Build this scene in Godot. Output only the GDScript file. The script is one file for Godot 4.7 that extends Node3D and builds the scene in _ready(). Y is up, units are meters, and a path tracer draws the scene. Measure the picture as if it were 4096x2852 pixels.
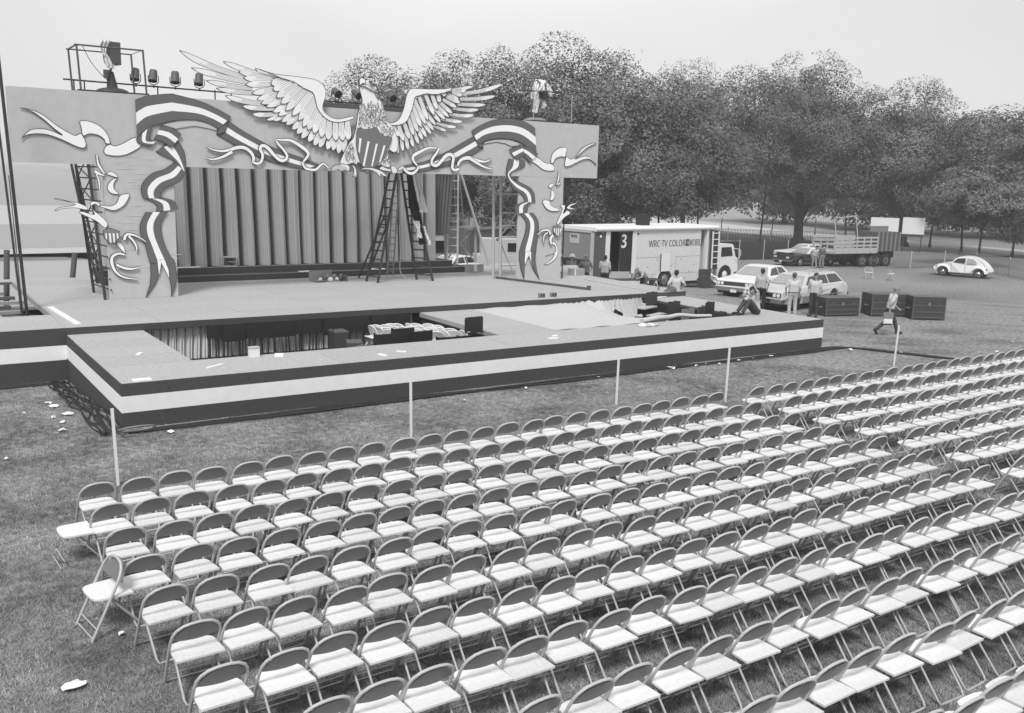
extends Node3D
# An outdoor stage being set up on a lawn: striped stage, eagle arch, rows of folding chairs, vehicles and trees.
const CAM := Vector3(-3.760, 5.108, 19.283)
const ARCH_Z := -11.58
const DECK := 1.095
var M := {}
var used := {}
var rng := RandomNumberGenerator.new()

# ------------------------------------------------------------------ naming and tags
func numbered(n: String) -> String:
	if not used.has(n):
		used[n] = 0
		return n
	used[n] += 1
	return "%s_%03d" % [n, used[n]]

func thing(called: String, label: String, category: String, at := Vector3.ZERO, turn := 0.0, group := "") -> Node3D:
	var o := Node3D.new()
	o.name = numbered(called)
	add_child(o)
	o.position = at
	o.rotation.y = turn
	tag(o, label, category, group)
	return o

func tag(o: Node, label: String, category: String, group := "") -> void:
	o.set_meta("label", label)
	o.set_meta("category", category)
	if group != "":
		o.set_meta("group", group)

func put(called: String, s: SurfaceTool, m: Material, parent: Node = self, smooth := false) -> MeshInstance3D:
	if smooth:
		s.index()
	s.generate_normals()
	var o := MeshInstance3D.new()
	o.mesh = s.commit()
	o.material_override = m
	if parent == self:
		o.name = numbered(called)
		add_child(o)
	else:
		o.name = called
		parent.add_child(o, true)
	return o

func struct(called: String, s: SurfaceTool, m: Material) -> MeshInstance3D:
	var o := put(called, s, m)
	o.set_meta("kind", "structure")
	return o

# ------------------------------------------------------------------ materials (all neutral greys; values are linear base colours)
func g(v: float) -> Color:
	return Color(v, v, v).linear_to_srgb()

func noise_tex(freq: float, lo: float, hi: float, seed_: int, oct := 4, size := 512, bump := false) -> NoiseTexture2D:
	var n := FastNoiseLite.new()
	n.seed = seed_
	n.noise_type = FastNoiseLite.TYPE_SIMPLEX_SMOOTH
	n.frequency = freq
	n.fractal_octaves = oct
	var t := NoiseTexture2D.new()
	t.width = size
	t.height = size
	t.seamless = true
	t.noise = n
	if bump:
		t.as_normal_map = true
		t.bump_strength = 6.0
	else:
		var r := Gradient.new()
		r.set_color(0, g(lo))
		r.set_color(1, g(hi))
		t.color_ramp = r
	return t

func mat(key: String, v: float, rough := 0.7, metal := 0.0) -> StandardMaterial3D:
	var m := StandardMaterial3D.new()
	m.albedo_color = g(v)
	m.roughness = rough
	m.metallic = metal
	M[key] = m
	return m

func grain(key: String, v: float, var_: float, scale_: float, rough := 0.8, freq := 0.02, seed_ := 1) -> StandardMaterial3D:
	# a worn, slightly uneven surface: base grey times a world-space noise
	var m := mat(key, 1.0, rough)
	m.albedo_texture = noise_tex(freq, v * (1.0 - var_), v * (1.0 + var_), seed_)
	m.uv1_triplanar = true
	m.uv1_world_triplanar = true
	m.uv1_scale = Vector3(scale_, scale_, scale_)
	return m

func painted(key: String, rough := 0.75) -> StandardMaterial3D:
	var m := StandardMaterial3D.new()
	m.vertex_color_use_as_albedo = true
	m.roughness = rough
	M[key] = m
	return m

func make_materials() -> void:
	grain("deck", 0.365, 0.14, 0.45, 0.85, 0.03, 3)
	grain("deck_fresh", 0.373, 0.13, 0.45, 0.85, 0.03, 41)
	grain("deck_worn", 0.355, 0.16, 0.45, 0.85, 0.03, 42)
	grain("dark_band_faded", 0.056, 0.16, 0.5, 0.85, 0.03, 43)
	grain("white_band_faded", 0.76, 0.04, 0.3, 0.85, 0.02, 44)
	grain("dust_sheet", 0.47, 0.06, 0.4, 0.95, 0.02, 45)
	grain("white_cloth_band", 0.80, 0.03, 0.3, 0.85, 0.02, 5)
	grain("dark_band", 0.05, 0.14, 0.5, 0.85, 0.03, 6)
	grain("arch_panel", 0.47, 0.05, 0.25, 0.85, 0.02, 7)
	grain("black_cloth", 0.018, 0.4, 0.8, 0.95, 0.03, 8)
	grain("wood", 0.30, 0.25, 1.2, 0.8, 0.03, 9)
	grain("old_wood", 0.10, 0.3, 1.2, 0.85, 0.03, 10)
	grain("white_paint", 0.72, 0.05, 0.4, 0.5, 0.03, 11)
	grain("grimy_white", 0.64, 0.10, 0.5, 0.6, 0.02, 12)
	grain("case_dark", 0.045, 0.35, 1.0, 0.7, 0.03, 13)
	grain("bark", 0.05, 0.4, 1.5, 0.95, 0.04, 14)
	grain("sheet", 0.72, 0.05, 0.5, 0.95, 0.02, 15)
	grain("chair_seat", 0.69, 0.07, 0.9, 0.5, 0.03, 46)
	grain("chair_seat_scuffed", 0.63, 0.12, 1.3, 0.55, 0.03, 47)
	grain("chair_seat_pale", 0.73, 0.08, 0.9, 0.5, 0.03, 48)
	mat("chair_back_shaded", 0.155, 0.5)  # same paint as the seat, darkened so the colour carries the backrest's shade
	mat("chair_tube", 0.42, 0.45)
	mat("black", 0.012, 0.6)
	mat("dark", 0.035, 0.6)
	mat("grey_dark", 0.08, 0.6)
	mat("grey", 0.20, 0.6)
	mat("grey_light", 0.42, 0.6)
	mat("paper", 0.70, 0.9)
	grain("shirt_pale", 0.50, 0.14, 2.5, 0.95, 0.03, 49)
	grain("shirt_grey", 0.40, 0.16, 2.5, 0.95, 0.03, 50)
	mat("steel", 0.30, 0.4, 0.6)
	mat("chrome", 0.62, 0.18, 1.0)
	mat("tyre", 0.018, 0.85)
	mat("skin", 0.30, 0.6)
	mat("hair_dark", 0.02, 0.7)
	mat("hair_light", 0.30, 0.7)
	mat("ink", 0.05, 0.8)
	var cw := mat("car_white", 0.72, 0.3)
	cw.clearcoat_enabled = true
	cw.clearcoat = 0.5
	mat("car_silver", 0.50, 0.3)
	mat("car_dark", 0.02, 0.2)
	mat("glass_dark", 0.02, 0.06)
	mat("glass_light", 0.30, 0.08)
	painted("painted")
	painted("leaf", 0.8)
	M.leaf.backlight_enabled = true
	M.leaf.backlight = g(0.10)
	painted("grass_blade", 0.9)
	var cur := painted("curtain", 0.95)
	cur.rim_enabled = true

# ------------------------------------------------------------------ shape helpers
func st() -> SurfaceTool:
	var s := SurfaceTool.new()
	s.begin(Mesh.PRIMITIVE_TRIANGLES)
	s.set_smooth_group(-1)
	return s

func tri(s: SurfaceTool, a: Vector3, b: Vector3, c: Vector3) -> void:
	s.add_vertex(a)
	s.add_vertex(b)
	s.add_vertex(c)

func quad(s: SurfaceTool, a: Vector3, b: Vector3, c: Vector3, d: Vector3) -> void:
	tri(s, a, b, c)
	tri(s, a, c, d)

func box(s: SurfaceTool, c: Vector3, z: Vector3, b := Basis()) -> void:
	s.set_smooth_group(-1)
	var h := z * 0.5
	var v := []
	for i in 8:
		v.append(c + b * Vector3(h.x if i & 1 else -h.x, h.y if i & 2 else -h.y, h.z if i & 4 else -h.z))
	quad(s, v[0], v[1], v[3], v[2])
	quad(s, v[5], v[4], v[6], v[7])
	quad(s, v[4], v[0], v[2], v[6])
	quad(s, v[1], v[5], v[7], v[3])
	quad(s, v[2], v[3], v[7], v[6])
	quad(s, v[4], v[5], v[1], v[0])

func boxed(called: String, c: Vector3, z: Vector3, m: String, parent: Node = self, turn := 0.0) -> MeshInstance3D:
	var s := st()
	box(s, c, z, Basis(Vector3.UP, turn))
	return put(called, s, M[m], parent)

func bar(s: SurfaceTool, a: Vector3, b: Vector3, w: float, h: float, up := Vector3.UP) -> void:
	var d := (b - a).normalized()
	var x := d.cross(up)
	if x.length() < 0.01:
		x = d.cross(Vector3.RIGHT)
	x = x.normalized()
	box(s, (a + b) * 0.5, Vector3(w, h, a.distance_to(b)), Basis(x, x.cross(d).normalized() * -1.0, -d))

func tube(s: SurfaceTool, pts: Array, r0: float, r1 := -1.0, n := 7, closed := false) -> void:
	s.set_smooth_group(0)
	if r1 < 0.0:
		r1 = r0
	var rings := []
	var cnt := pts.size()
	var prev := Vector3.ZERO
	for i in cnt:
		var d: Vector3
		if closed:
			d = (pts[(i + 1) % cnt] - pts[(i + cnt - 1) % cnt]).normalized()
		else:
			d = (pts[mini(i + 1, cnt - 1)] - pts[maxi(i - 1, 0)]).normalized()
		var x := prev
		if i == 0:
			x = d.cross(Vector3.UP if absf(d.y) < 0.9 else Vector3.RIGHT)
		x = (x - d * x.dot(d)).normalized()
		prev = x
		var y := d.cross(x)
		var r := lerpf(r0, r1, float(i) / maxf(1.0, cnt - 1.0))
		var ring := []
		for k in n:
			var a := TAU * k / n
			ring.append(pts[i] + (x * cos(a) + y * sin(a)) * r)
		rings.append(ring)
	for i in (cnt if closed else cnt - 1):
		var p: Array = rings[i]
		var q: Array = rings[(i + 1) % cnt]
		for k in n:
			var k2 := (k + 1) % n
			quad(s, p[k], p[k2], q[k2], q[k])
	if not closed:
		s.set_smooth_group(-1)
		for k in range(1, n - 1):
			tri(s, rings[0][0], rings[0][k + 1], rings[0][k])
			tri(s, rings[cnt - 1][0], rings[cnt - 1][k], rings[cnt - 1][k + 1])

func ell(s: SurfaceTool, c: Vector3, r: Vector3, na := 10, nb := 6, b := Basis(), from := 0.0, to := 1.0) -> void:
	s.set_smooth_group(0)
	for j in nb:
		var t0 := PI * lerpf(from, to, float(j) / nb)
		var t1 := PI * lerpf(from, to, float(j + 1) / nb)
		for i in na:
			var a0 := TAU * i / na
			var a1 := TAU * (i + 1) / na
			var p := []
			for q in [[t0, a0], [t0, a1], [t1, a1], [t1, a0]]:
				p.append(c + b * (Vector3(sin(q[0]) * cos(q[1]), cos(q[0]), sin(q[0]) * sin(q[1])) * r))
			if j > 0 or from > 0.0:
				tri(s, p[0], p[1], p[2])
			if j < nb - 1 or to < 1.0:
				tri(s, p[0], p[2], p[3])

func disc_drum(s: SurfaceTool, c: Vector3, axis: Vector3, r: float, half: float, n := 18, r_in := 0.0) -> void:
	# a drum (or a ring when r_in > 0) about an axis
	var x := axis.cross(Vector3.UP if absf(axis.y) < 0.9 else Vector3.RIGHT).normalized()
	var y := axis.cross(x)
	for k in n:
		var a := TAU * k / n
		var b := TAU * (k + 1) / n
		var u := x * cos(a) + y * sin(a)
		var v := x * cos(b) + y * sin(b)
		s.set_smooth_group(0)
		quad(s, c + u * r - axis * half, c + v * r - axis * half, c + v * r + axis * half, c + u * r + axis * half)
		s.set_smooth_group(-1)
		for e in [1.0, -1.0]:
			var o: Vector3 = c + axis * half * e
			if r_in > 0.0:
				quad(s, o + u * r_in, o + v * r_in, o + v * r, o + u * r)
			else:
				tri(s, o, o + v * r, o + u * r)
		if r_in > 0.0:
			s.set_smooth_group(0)
			quad(s, c + u * r_in - axis * half, c + v * r_in - axis * half, c + v * r_in + axis * half, c + u * r_in + axis * half)

func prism(s: SurfaceTool, poly: PackedVector2Array, z0: float, z1: float, xf := Transform3D.IDENTITY, col = null) -> void:
	# polygon in x,y pushed from z0 (back) to z1 (front)
	s.set_smooth_group(-1)
	if col != null:
		s.set_color(col)
	var t := Geometry2D.triangulate_polygon(poly)
	for i in range(0, t.size(), 3):
		var a := poly[t[i]]
		var b := poly[t[i + 1]]
		var c := poly[t[i + 2]]
		tri(s, xf * Vector3(a.x, a.y, z1), xf * Vector3(b.x, b.y, z1), xf * Vector3(c.x, c.y, z1))
		tri(s, xf * Vector3(a.x, a.y, z0), xf * Vector3(c.x, c.y, z0), xf * Vector3(b.x, b.y, z0))
	var n := poly.size()
	for i in n:
		var a := poly[i]
		var b := poly[(i + 1) % n]
		quad(s, xf * Vector3(a.x, a.y, z0), xf * Vector3(b.x, b.y, z0), xf * Vector3(b.x, b.y, z1), xf * Vector3(a.x, a.y, z1))

func pv(flat: Array, from := 0) -> PackedVector2Array:
	var p := PackedVector2Array()
	for i in range(from, flat.size() - 1, 2):
		p.append(Vector2(flat[i], flat[i + 1]))
	return p

func smooth2(p: PackedVector2Array, n: int, closed := false) -> PackedVector2Array:
	var q := PackedVector2Array()
	var c := p.size()
	for i in (c if closed else c - 1):
		var a := p[(i - 1 + c) % c] if closed else p[maxi(i - 1, 0)]
		var b := p[i]
		var d := p[(i + 1) % c]
		var e := p[(i + 2) % c] if closed else p[mini(i + 2, c - 1)]
		for k in n:
			q.append(b.cubic_interpolate(d, a, e, float(k) / n))
	if not closed:
		q.append(p[c - 1])
	return q

func smooth3(p: Array, n: int) -> Array:
	var q := []
	for i in p.size() - 1:
		var a: Vector3 = p[maxi(i - 1, 0)]
		var b: Vector3 = p[i]
		var d: Vector3 = p[i + 1]
		var e: Vector3 = p[mini(i + 2, p.size() - 1)]
		for k in n:
			q.append(b.cubic_interpolate(d, a, e, float(k) / n))
	q.append(p[p.size() - 1])
	return q

func ground_y(x: float, z: float) -> float:
	var d := Vector2(x - CAM.x, z - CAM.z)
	var h := -1.05 * smoothstep(44.0, 60.0, d.length()) * smoothstep(2.0, 14.0, x)
	h -= 0.25 * smoothstep(-1.0, -6.0, z) * smoothstep(7.0, -1.0, x)
	return h

func on_ground(x: float, z: float, up := 0.0) -> Vector3:
	return Vector3(x, ground_y(x, z) + up, z)

const ORD := ["first", "second", "third", "fourth", "fifth", "sixth", "seventh", "eighth", "ninth", "tenth", "eleventh", "twelfth", "thirteenth", "fourteenth", "fifteenth", "sixteenth", "seventeenth", "eighteenth", "nineteenth", "twentieth", "twenty-first", "twenty-second", "twenty-third", "twenty-fourth", "twenty-fifth"]
var WING_L := [
	[0.146,4.43,8.64,5.23,8.22,6.46,8.01],
	[0.138,4.77,8.16,5.51,7.98,6.53,7.87],
	[0.125,5.21,7.82,5.8,7.7,6.65,7.69],
	[0.121,5.52,7.61,6.09,7.53,6.85,7.55],
	[0.126,5.79,7.4,6.31,7.25,7,7.22],
	[0.118,6.32,7.12,6.74,7.06,7.36,7.1],
	[0.114,6.63,6.89,6.99,6.86,7.55,6.96],
	[0.085,7.09,6.73,7.44,6.83,7.79,6.97],
	[0.08,7.33,6.73,7.57,6.81,7.87,6.95],
	[0.135,5.76,8.43,6.41,8.22,7.31,8.05],
	[0.108,6.77,8.3,7.18,8.11,7.75,8.05],
	[0.15,6.23,8.17,6.68,8.13,7.13,8.12],
	[0.151,6.38,8,6.82,7.99,7.27,8.02],
	[0.151,6.44,7.8,6.9,7.84,7.37,7.91],
	[0.152,6.64,7.54,7.08,7.64,7.52,7.78],
	[0.153,6.8,7.36,7.23,7.5,7.67,7.68],
	[0.153,6.92,7.24,7.36,7.4,7.8,7.61],
	[0.154,7.1,7.15,7.52,7.33,7.95,7.55],
	[0.155,7.31,6.99,7.71,7.2,8.11,7.46],
	[0.155,7.49,6.9,7.86,7.12,8.24,7.37],
	[0.156,7.59,6.7,7.95,6.94,8.31,7.22],
	[0.156,7.74,6.62,8.06,6.84,8.38,7.11],
	[0.157,7.94,6.48,8.21,6.7,8.48,6.97],
	[0.158,8.1,6.35,8.33,6.57,8.56,6.84],
	[0.158,8.26,6.21,8.47,6.45,8.67,6.73],
	[0.159,8.5,6.11,8.66,6.35,8.82,6.62],
	[0.16,8.7,5.99,8.84,6.25,8.98,6.54],
	[0.16,8.89,5.93,9.01,6.19,9.14,6.49],
	[0.161,9.17,5.87,9.25,6.14,9.33,6.45],
	[0.161,9.37,5.85,9.44,6.12,9.5,6.44],
	[0.162,9.57,5.76,9.62,6.07,9.67,6.42],
	[0.162,9.76,5.81,9.8,6.11,9.84,6.45],
	[0.182,7.26,7.88,7.48,7.95,7.7,8.08],
	[0.183,7.32,7.7,7.6,7.83,7.88,8.01],
	[0.184,7.43,7.47,7.74,7.68,8.06,7.94],
	[0.185,7.58,7.28,7.91,7.55,8.25,7.87],
	[0.185,7.73,7.07,8.08,7.41,8.44,7.8],
	[0.186,7.95,6.92,8.29,7.3,8.63,7.74],
	[0.187,8.16,6.78,8.44,7.16,8.73,7.59],
	[0.188,8.31,6.58,8.54,6.97,8.78,7.41],
	[0.189,8.48,6.49,8.65,6.83,8.83,7.22],
	[0.189,8.69,6.39,8.8,6.7,8.92,7.06],
	[0.19,8.94,6.27,9,6.57,9.06,6.92],
	[0.191,9.19,6.19,9.22,6.49,9.25,6.85],
	[0.192,9.47,6.18,9.46,6.47,9.46,6.81],
	[0.193,9.72,6.19,9.69,6.48,9.67,6.81],
	[0.193,9.93,6.22,9.91,6.51,9.89,6.85]]
var WING_R := [
	[0.113,16.21,8.54,15.41,8.19,14.44,8.07],
	[0.113,15.91,8.09,15.27,7.91,14.37,7.87],
	[0.106,15.48,7.74,14.93,7.68,14.26,7.69],
	[0.1,15.18,7.55,14.71,7.46,14.08,7.53],
	[0.1,14.98,7.34,14.53,7.24,13.94,7.32],
	[0.099,14.5,7.07,14.05,7.06,13.58,7.13],
	[0.093,14.24,6.87,13.84,6.85,13.4,6.97],
	[0.08,13.82,6.71,13.55,6.77,13.26,6.87],
	[0.092,14.92,8.36,14.36,8.21,13.71,8.1],
	[0.117,14.6,8.18,14.39,8.17,14.18,8.18],
	[0.117,14.46,8.01,14.24,8.04,14.03,8.08],
	[0.117,14.3,7.86,14.08,7.91,13.87,7.99],
	[0.117,14.37,7.75,14.08,7.82,13.8,7.91],
	[0.117,14.22,7.57,13.93,7.68,13.64,7.81],
	[0.117,14.05,7.34,13.76,7.52,13.47,7.72],
	[0.116,13.9,7.21,13.6,7.42,13.31,7.66],
	[0.116,13.75,7.11,13.45,7.34,13.16,7.6],
	[0.116,13.56,7,13.27,7.26,12.99,7.54],
	[0.116,13.36,6.89,13.09,7.16,12.82,7.46],
	[0.116,13.28,6.7,13.01,6.99,12.75,7.31],
	[0.116,13.17,6.56,12.93,6.85,12.69,7.17],
	[0.116,12.98,6.45,12.79,6.73,12.59,7.04],
	[0.116,12.83,6.35,12.66,6.62,12.5,6.92],
	[0.116,12.66,6.2,12.53,6.48,12.4,6.78],
	[0.115,12.45,6.08,12.36,6.36,12.27,6.66],
	[0.115,12.24,5.98,12.18,6.26,12.11,6.56],
	[0.115,12.03,5.92,11.99,6.2,11.95,6.5],
	[0.115,11.83,5.83,11.8,6.12,11.77,6.44],
	[0.114,11.64,5.85,11.62,6.13,11.6,6.43],
	[0.14,13.96,8.18,13.94,8.16,13.92,8.18],
	[0.14,13.64,7.93,13.66,7.99,13.67,8.09],
	[0.14,13.5,7.7,13.46,7.83,13.42,8],
	[0.14,13.39,7.45,13.28,7.69,13.17,7.95],
	[0.139,13.28,7.24,13.09,7.57,12.91,7.92],
	[0.139,13.02,7.05,12.83,7.44,12.65,7.86],
	[0.139,12.93,6.9,12.69,7.31,12.46,7.74],
	[0.139,12.75,6.79,12.57,7.14,12.4,7.52],
	[0.139,12.62,6.61,12.47,6.94,12.32,7.31],
	[0.139,12.45,6.49,12.34,6.78,12.22,7.1],
	[0.139,12.28,6.36,12.17,6.63,12.06,6.93],
	[0.138,12.05,6.28,11.94,6.54,11.83,6.83],
	[0.138,11.88,6.44,11.73,6.59,11.58,6.78]]
var EAGLE_ARM := [
	[7.6,8.07,7.18,8.2,6.77,8.31,7.36,8.2,8.02,8.18,8.7,8.14,8.97,8.03,9.1,7.86,9.12,7.61,9.01,7.3,9.07,7.1,9.35,6.93,9.66,6.92,10.1,7.04,10.1,6.92,9.61,6.78,9.24,6.81,8.96,7,8.8,7.23,8.73,7.51,8.64,7.7,8.34,7.81,8.02,7.98],
	[11.38,6.89,11.62,6.89,11.82,7,11.96,7.22,12.06,7.52,12.13,7.83,12.24,8.03,12.4,8.11,12.99,8.13,13.64,8.18,13.93,8.24,13.93,8.13,13.35,7.95,12.93,7.95,12.65,7.86,12.48,7.8,12.4,7.49,12.27,7.15,12.13,6.93,11.89,6.82,11.55,6.78]]
var EAGLE_BODY := [
	[10.29,8.22,10.36,8.32,10.47,8.31,10.55,8.25,10.68,8.29,10.81,8.2,10.95,8.07,11,7.97,10.95,7.91,11.05,7.72,11.18,7.53,11.26,7.3,11.33,7.01,11.48,6.87,11.62,6.72,11.76,6.43,11.82,6.16,11.77,5.92,11.62,5.85,11.48,5.94,11.42,5.82,11.45,5.55,11.52,5.37,11.28,5.33,11.15,5.42,10.94,5.35,10.48,5.34,10.28,5.48,10.22,5.39,10.05,5.44,9.86,5.38,9.63,5.4,9.6,5.49,9.73,5.76,9.86,6,9.96,6.15,10.09,6.3,10.17,6.56,10.22,6.77,10.26,7.06,10.31,7.27,10.42,7.47,10.42,7.62,10.36,7.82,10.31,8.02]]
var EAGLE_BEAK := [
	[10.3,8.21,10.36,8.31,10.46,8.31,10.55,8.24,10.53,8.11,10.44,8.12,10.36,8.06,10.32,8.01],
	[10.42,8.08,10.59,8.1,10.75,7.98,10.91,7.92,10.99,7.95,10.95,7.86,10.75,7.91,10.62,7.97,10.49,8.03,10.37,8,10.36,8.02]]
var EAGLE_EYE := [
	[10.72,8.11,10.8,8.14,10.85,8.1,10.81,8.05,10.75,8.06],
	[10.67,8.23,10.78,8.19,10.9,8.06,10.86,8.05,10.75,8.14,10.65,8.18]]
var EAGLE_CHEST := [
	[0.07,10.36,7.32,10.36,7.39,10.37,7.48],
	[0.07,10.48,7.33,10.48,7.4,10.49,7.49],
	[0.07,10.62,7.34,10.63,7.41,10.63,7.5],
	[0.07,10.74,7.34,10.74,7.42,10.75,7.51],
	[0.07,10.86,7.35,10.87,7.43,10.88,7.51],
	[0.07,11.01,7.36,11.02,7.44,11.02,7.52],
	[0.071,11.17,7.37,11.18,7.45,11.18,7.53],
	[0.07,10.42,7.24,10.42,7.31,10.43,7.4],
	[0.07,10.55,7.24,10.56,7.32,10.56,7.41],
	[0.07,10.65,7.25,10.66,7.33,10.67,7.41],
	[0.07,10.81,7.26,10.81,7.34,10.82,7.42],
	[0.07,10.93,7.27,10.93,7.34,10.94,7.43],
	[0.071,11.06,7.27,11.06,7.35,11.07,7.44],
	[0.071,11.19,7.28,11.2,7.36,11.2,7.45],
	[0.07,10.34,7.14,10.35,7.22,10.35,7.31],
	[0.07,10.52,7.15,10.52,7.23,10.53,7.32],
	[0.07,10.65,7.16,10.66,7.24,10.66,7.33],
	[0.07,10.79,7.17,10.79,7.25,10.8,7.33],
	[0.07,10.93,7.18,10.93,7.25,10.94,7.34],
	[0.071,11.03,7.18,11.04,7.26,11.05,7.35],
	[0.071,11.18,7.19,11.19,7.27,11.19,7.36],
	[0.07,10.4,7.06,10.4,7.14,10.41,7.22],
	[0.07,10.55,7.07,10.55,7.14,10.56,7.23],
	[0.07,10.7,7.08,10.7,7.15,10.71,7.24],
	[0.07,10.84,7.08,10.85,7.16,10.85,7.25],
	[0.071,10.94,7.09,10.95,7.17,10.96,7.26],
	[0.071,11.12,7.1,11.12,7.18,11.13,7.27],
	[0.071,11.27,7.11,11.27,7.19,11.28,7.28],
	[0.07,10.34,6.97,10.35,7.05,10.35,7.13],
	[0.07,10.47,6.98,10.48,7.05,10.48,7.14],
	[0.07,10.63,6.99,10.64,7.06,10.65,7.15],
	[0.07,10.76,6.99,10.77,7.07,10.78,7.16],
	[0.071,10.96,7,10.96,7.08,10.97,7.17],
	[0.071,11.1,7.01,11.11,7.09,11.12,7.18],
	[0.071,11.24,7.02,11.25,7.1,11.25,7.18],
	[0.07,10.37,6.88,10.37,6.96,10.38,7.05],
	[0.07,10.55,6.89,10.56,6.97,10.57,7.06],
	[0.07,10.69,6.9,10.69,6.98,10.7,7.07],
	[0.071,10.86,6.91,10.87,6.99,10.87,7.07],
	[0.071,11.01,6.92,11.02,6.99,11.03,7.08],
	[0.071,11.15,6.93,11.16,7,11.16,7.09],
	[0.071,11.3,6.93,11.31,7.01,11.32,7.1],
	[0.07,10.33,6.79,10.34,6.87,10.34,6.96],
	[0.07,10.48,6.8,10.48,6.88,10.49,6.97],
	[0.07,10.62,6.81,10.63,6.89,10.64,6.97],
	[0.071,10.79,6.82,10.8,6.89,10.8,6.98],
	[0.071,10.98,6.83,10.98,6.9,10.99,6.99],
	[0.071,11.1,6.83,11.1,6.91,11.11,7],
	[0.071,11.26,6.84,11.26,6.92,11.27,7.01],
	[0.07,10.37,6.71,10.38,6.78,10.39,6.87],
	[0.07,10.52,6.72,10.52,6.79,10.53,6.88],
	[0.071,10.69,6.72,10.7,6.8,10.71,6.89],
	[0.071,10.85,6.73,10.86,6.81,10.87,6.9],
	[0.071,11.01,6.74,11.02,6.82,11.03,6.91],
	[0.071,11.21,6.75,11.22,6.83,11.23,6.92],
	[0.071,11.34,6.76,11.35,6.83,11.35,6.92],
	[0.077,11.24,6.53,11.28,6.62,11.31,6.71],
	[0.078,11.34,6.44,11.38,6.53,11.41,6.62],
	[0.077,11.14,6.52,11.18,6.61,11.21,6.7],
	[0.078,11.41,6.53,11.45,6.63,11.48,6.72],
	[0.078,11.51,6.45,11.55,6.54,11.58,6.63],
	[0.076,9.89,5.85,9.93,5.94,9.96,6.03],
	[0.076,9.98,5.94,10.02,6.03,10.06,6.12],
	[0.076,10.05,5.8,10.09,5.89,10.12,5.98],
	[0.076,9.92,5.7,9.96,5.79,9.99,5.88],
	[0.076,9.79,5.67,9.83,5.76,9.86,5.85],
	[0.077,10.02,5.62,10.05,5.71,10.09,5.8],
	[0.076,9.87,5.56,9.91,5.65,9.94,5.73],
	[0.076,9.76,5.55,9.8,5.64,9.83,5.73],
	[0.077,10.08,5.47,10.12,5.56,10.15,5.65],
	[0.078,11.24,5.54,11.28,5.63,11.31,5.72],
	[0.078,11.34,5.66,11.38,5.75,11.42,5.85],
	[0.078,11.21,5.42,11.25,5.51,11.28,5.6],
	[0.078,11.38,5.48,11.42,5.58,11.45,5.67]]
var EAGLE_LEAF := [
	[10.91,7.89,11.01,7.75,11.06,7.61,11,7.66,10.91,7.77],
	[10.99,7.94,11.1,8.06,11.15,8.08,11.1,7.98],
	[11.11,7.93,11.28,8.06,11.45,8.12,11.35,8.01,11.18,7.92],
	[11.18,7.91,11.41,8.03,11.65,8.02,11.45,7.96,11.21,7.88],
	[11.08,7.84,11.25,7.88,11.38,7.88,11.21,7.84],
	[11.03,7.78,11.18,7.73,11.25,7.63,11.11,7.68]]
var EAGLE_CLAW := [
	[9.25,5.24,9.36,5.35,9.5,5.38,9.63,5.42,9.79,5.41,9.94,5.35,9.95,5.23,9.89,5.14,9.76,5.2,9.63,5.15,9.5,5.21,9.38,5.15,9.28,5.16],
	[9.6,5.36,9.73,5.4,9.87,5.38,9.94,5.26,9.86,5.19,9.79,5.29,9.66,5.31],
	[10,5.38,10.09,5.37,10.18,5.24,10.2,5.06,10.15,4.9,10.12,5.02,10.02,4.95,10.08,5.12,10.07,5.27],
	[9.78,5.08,9.91,5.17,9.97,5.16,9.86,5.07],
	[10.33,5.27,10.61,5.32,10.91,5.29,11.18,5.19,11.37,5.02,11.18,5.04,11.1,5.1,11.1,4.96,10.91,5.15,10.64,5.24,10.41,5.23],
	[11.04,5.29,11.15,5.39,11.28,5.33,11.49,5.28,11.52,5.2,11.28,5.21,11.11,5.24],
	[11.48,5.37,11.62,5.4,11.74,5.28,11.71,5.14,11.55,5.13,11.52,5.22],
	[11.74,5.27,11.9,5.41,11.98,5.41,11.97,5.3,11.79,5.24]]
var EAGLE_SHIELD := [
	[10.24,6.64,10.48,6.61,10.75,6.64,10.95,6.7,11.08,6.52,11.28,6.41,11.54,6.39,11.48,6.15,11.35,5.87,11.15,5.57,10.91,5.35,10.68,5.15,10.56,5.1,10.48,5.22,10.35,5.45,10.25,5.72,10.19,6.01,10.19,6.3]]
var SHIELD_STRIPE := [
	[10.29,6.31,10.38,6.28,10.3,5.76,10.25,5.86],
	[10.6,6.22,10.68,6.19,10.48,5.34,10.41,5.37],
	[10.91,6.14,10.99,6.13,10.79,5.36,10.73,5.36],
	[11.21,6.1,11.28,6.08,11.2,5.81,11.11,5.55,11.02,5.47]]
var RIB_L_HEAD := [
	[3.06,7.09,3.06,5.97,3.22,7.16,3.2,6.16,3.43,7.24,3.46,6.34,4.07,7.34,4.04,6.54,4.24,7.33,4.21,6.57,5.02,7.17,4.79,6.62,5.55,6.96,5.22,6.54,5.94,6.77,5.56,6.38]]
var RIB_L_SWAG := [
	[5.89,6.61,5.48,6.22,6.26,6.38,5.75,6.07,6.67,6.17,6.1,5.89,7.18,5.92,6.7,5.62,7.52,5.79,7.07,5.47,8.25,5.58,7.7,5.3,8.94,5.36,8.38,5.19]]
var RIB_R_HEAD := [
	[14.93,6.74,15.24,6.26,15.32,6.97,15.57,6.46,15.94,7.21,16.04,6.54,16.71,7.29,16.61,6.55,17.33,7.2,17.19,6.43,17.8,6.99,17.9,6]]
var RIB_R_SWAG := [
	[15.01,6.55,15.44,6.16,14.48,6.27,14.91,5.88,13.95,5.99,14.11,5.53,13.06,5.61,12.88,5.23,12.05,5.39,12.09,5.15]]
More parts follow.
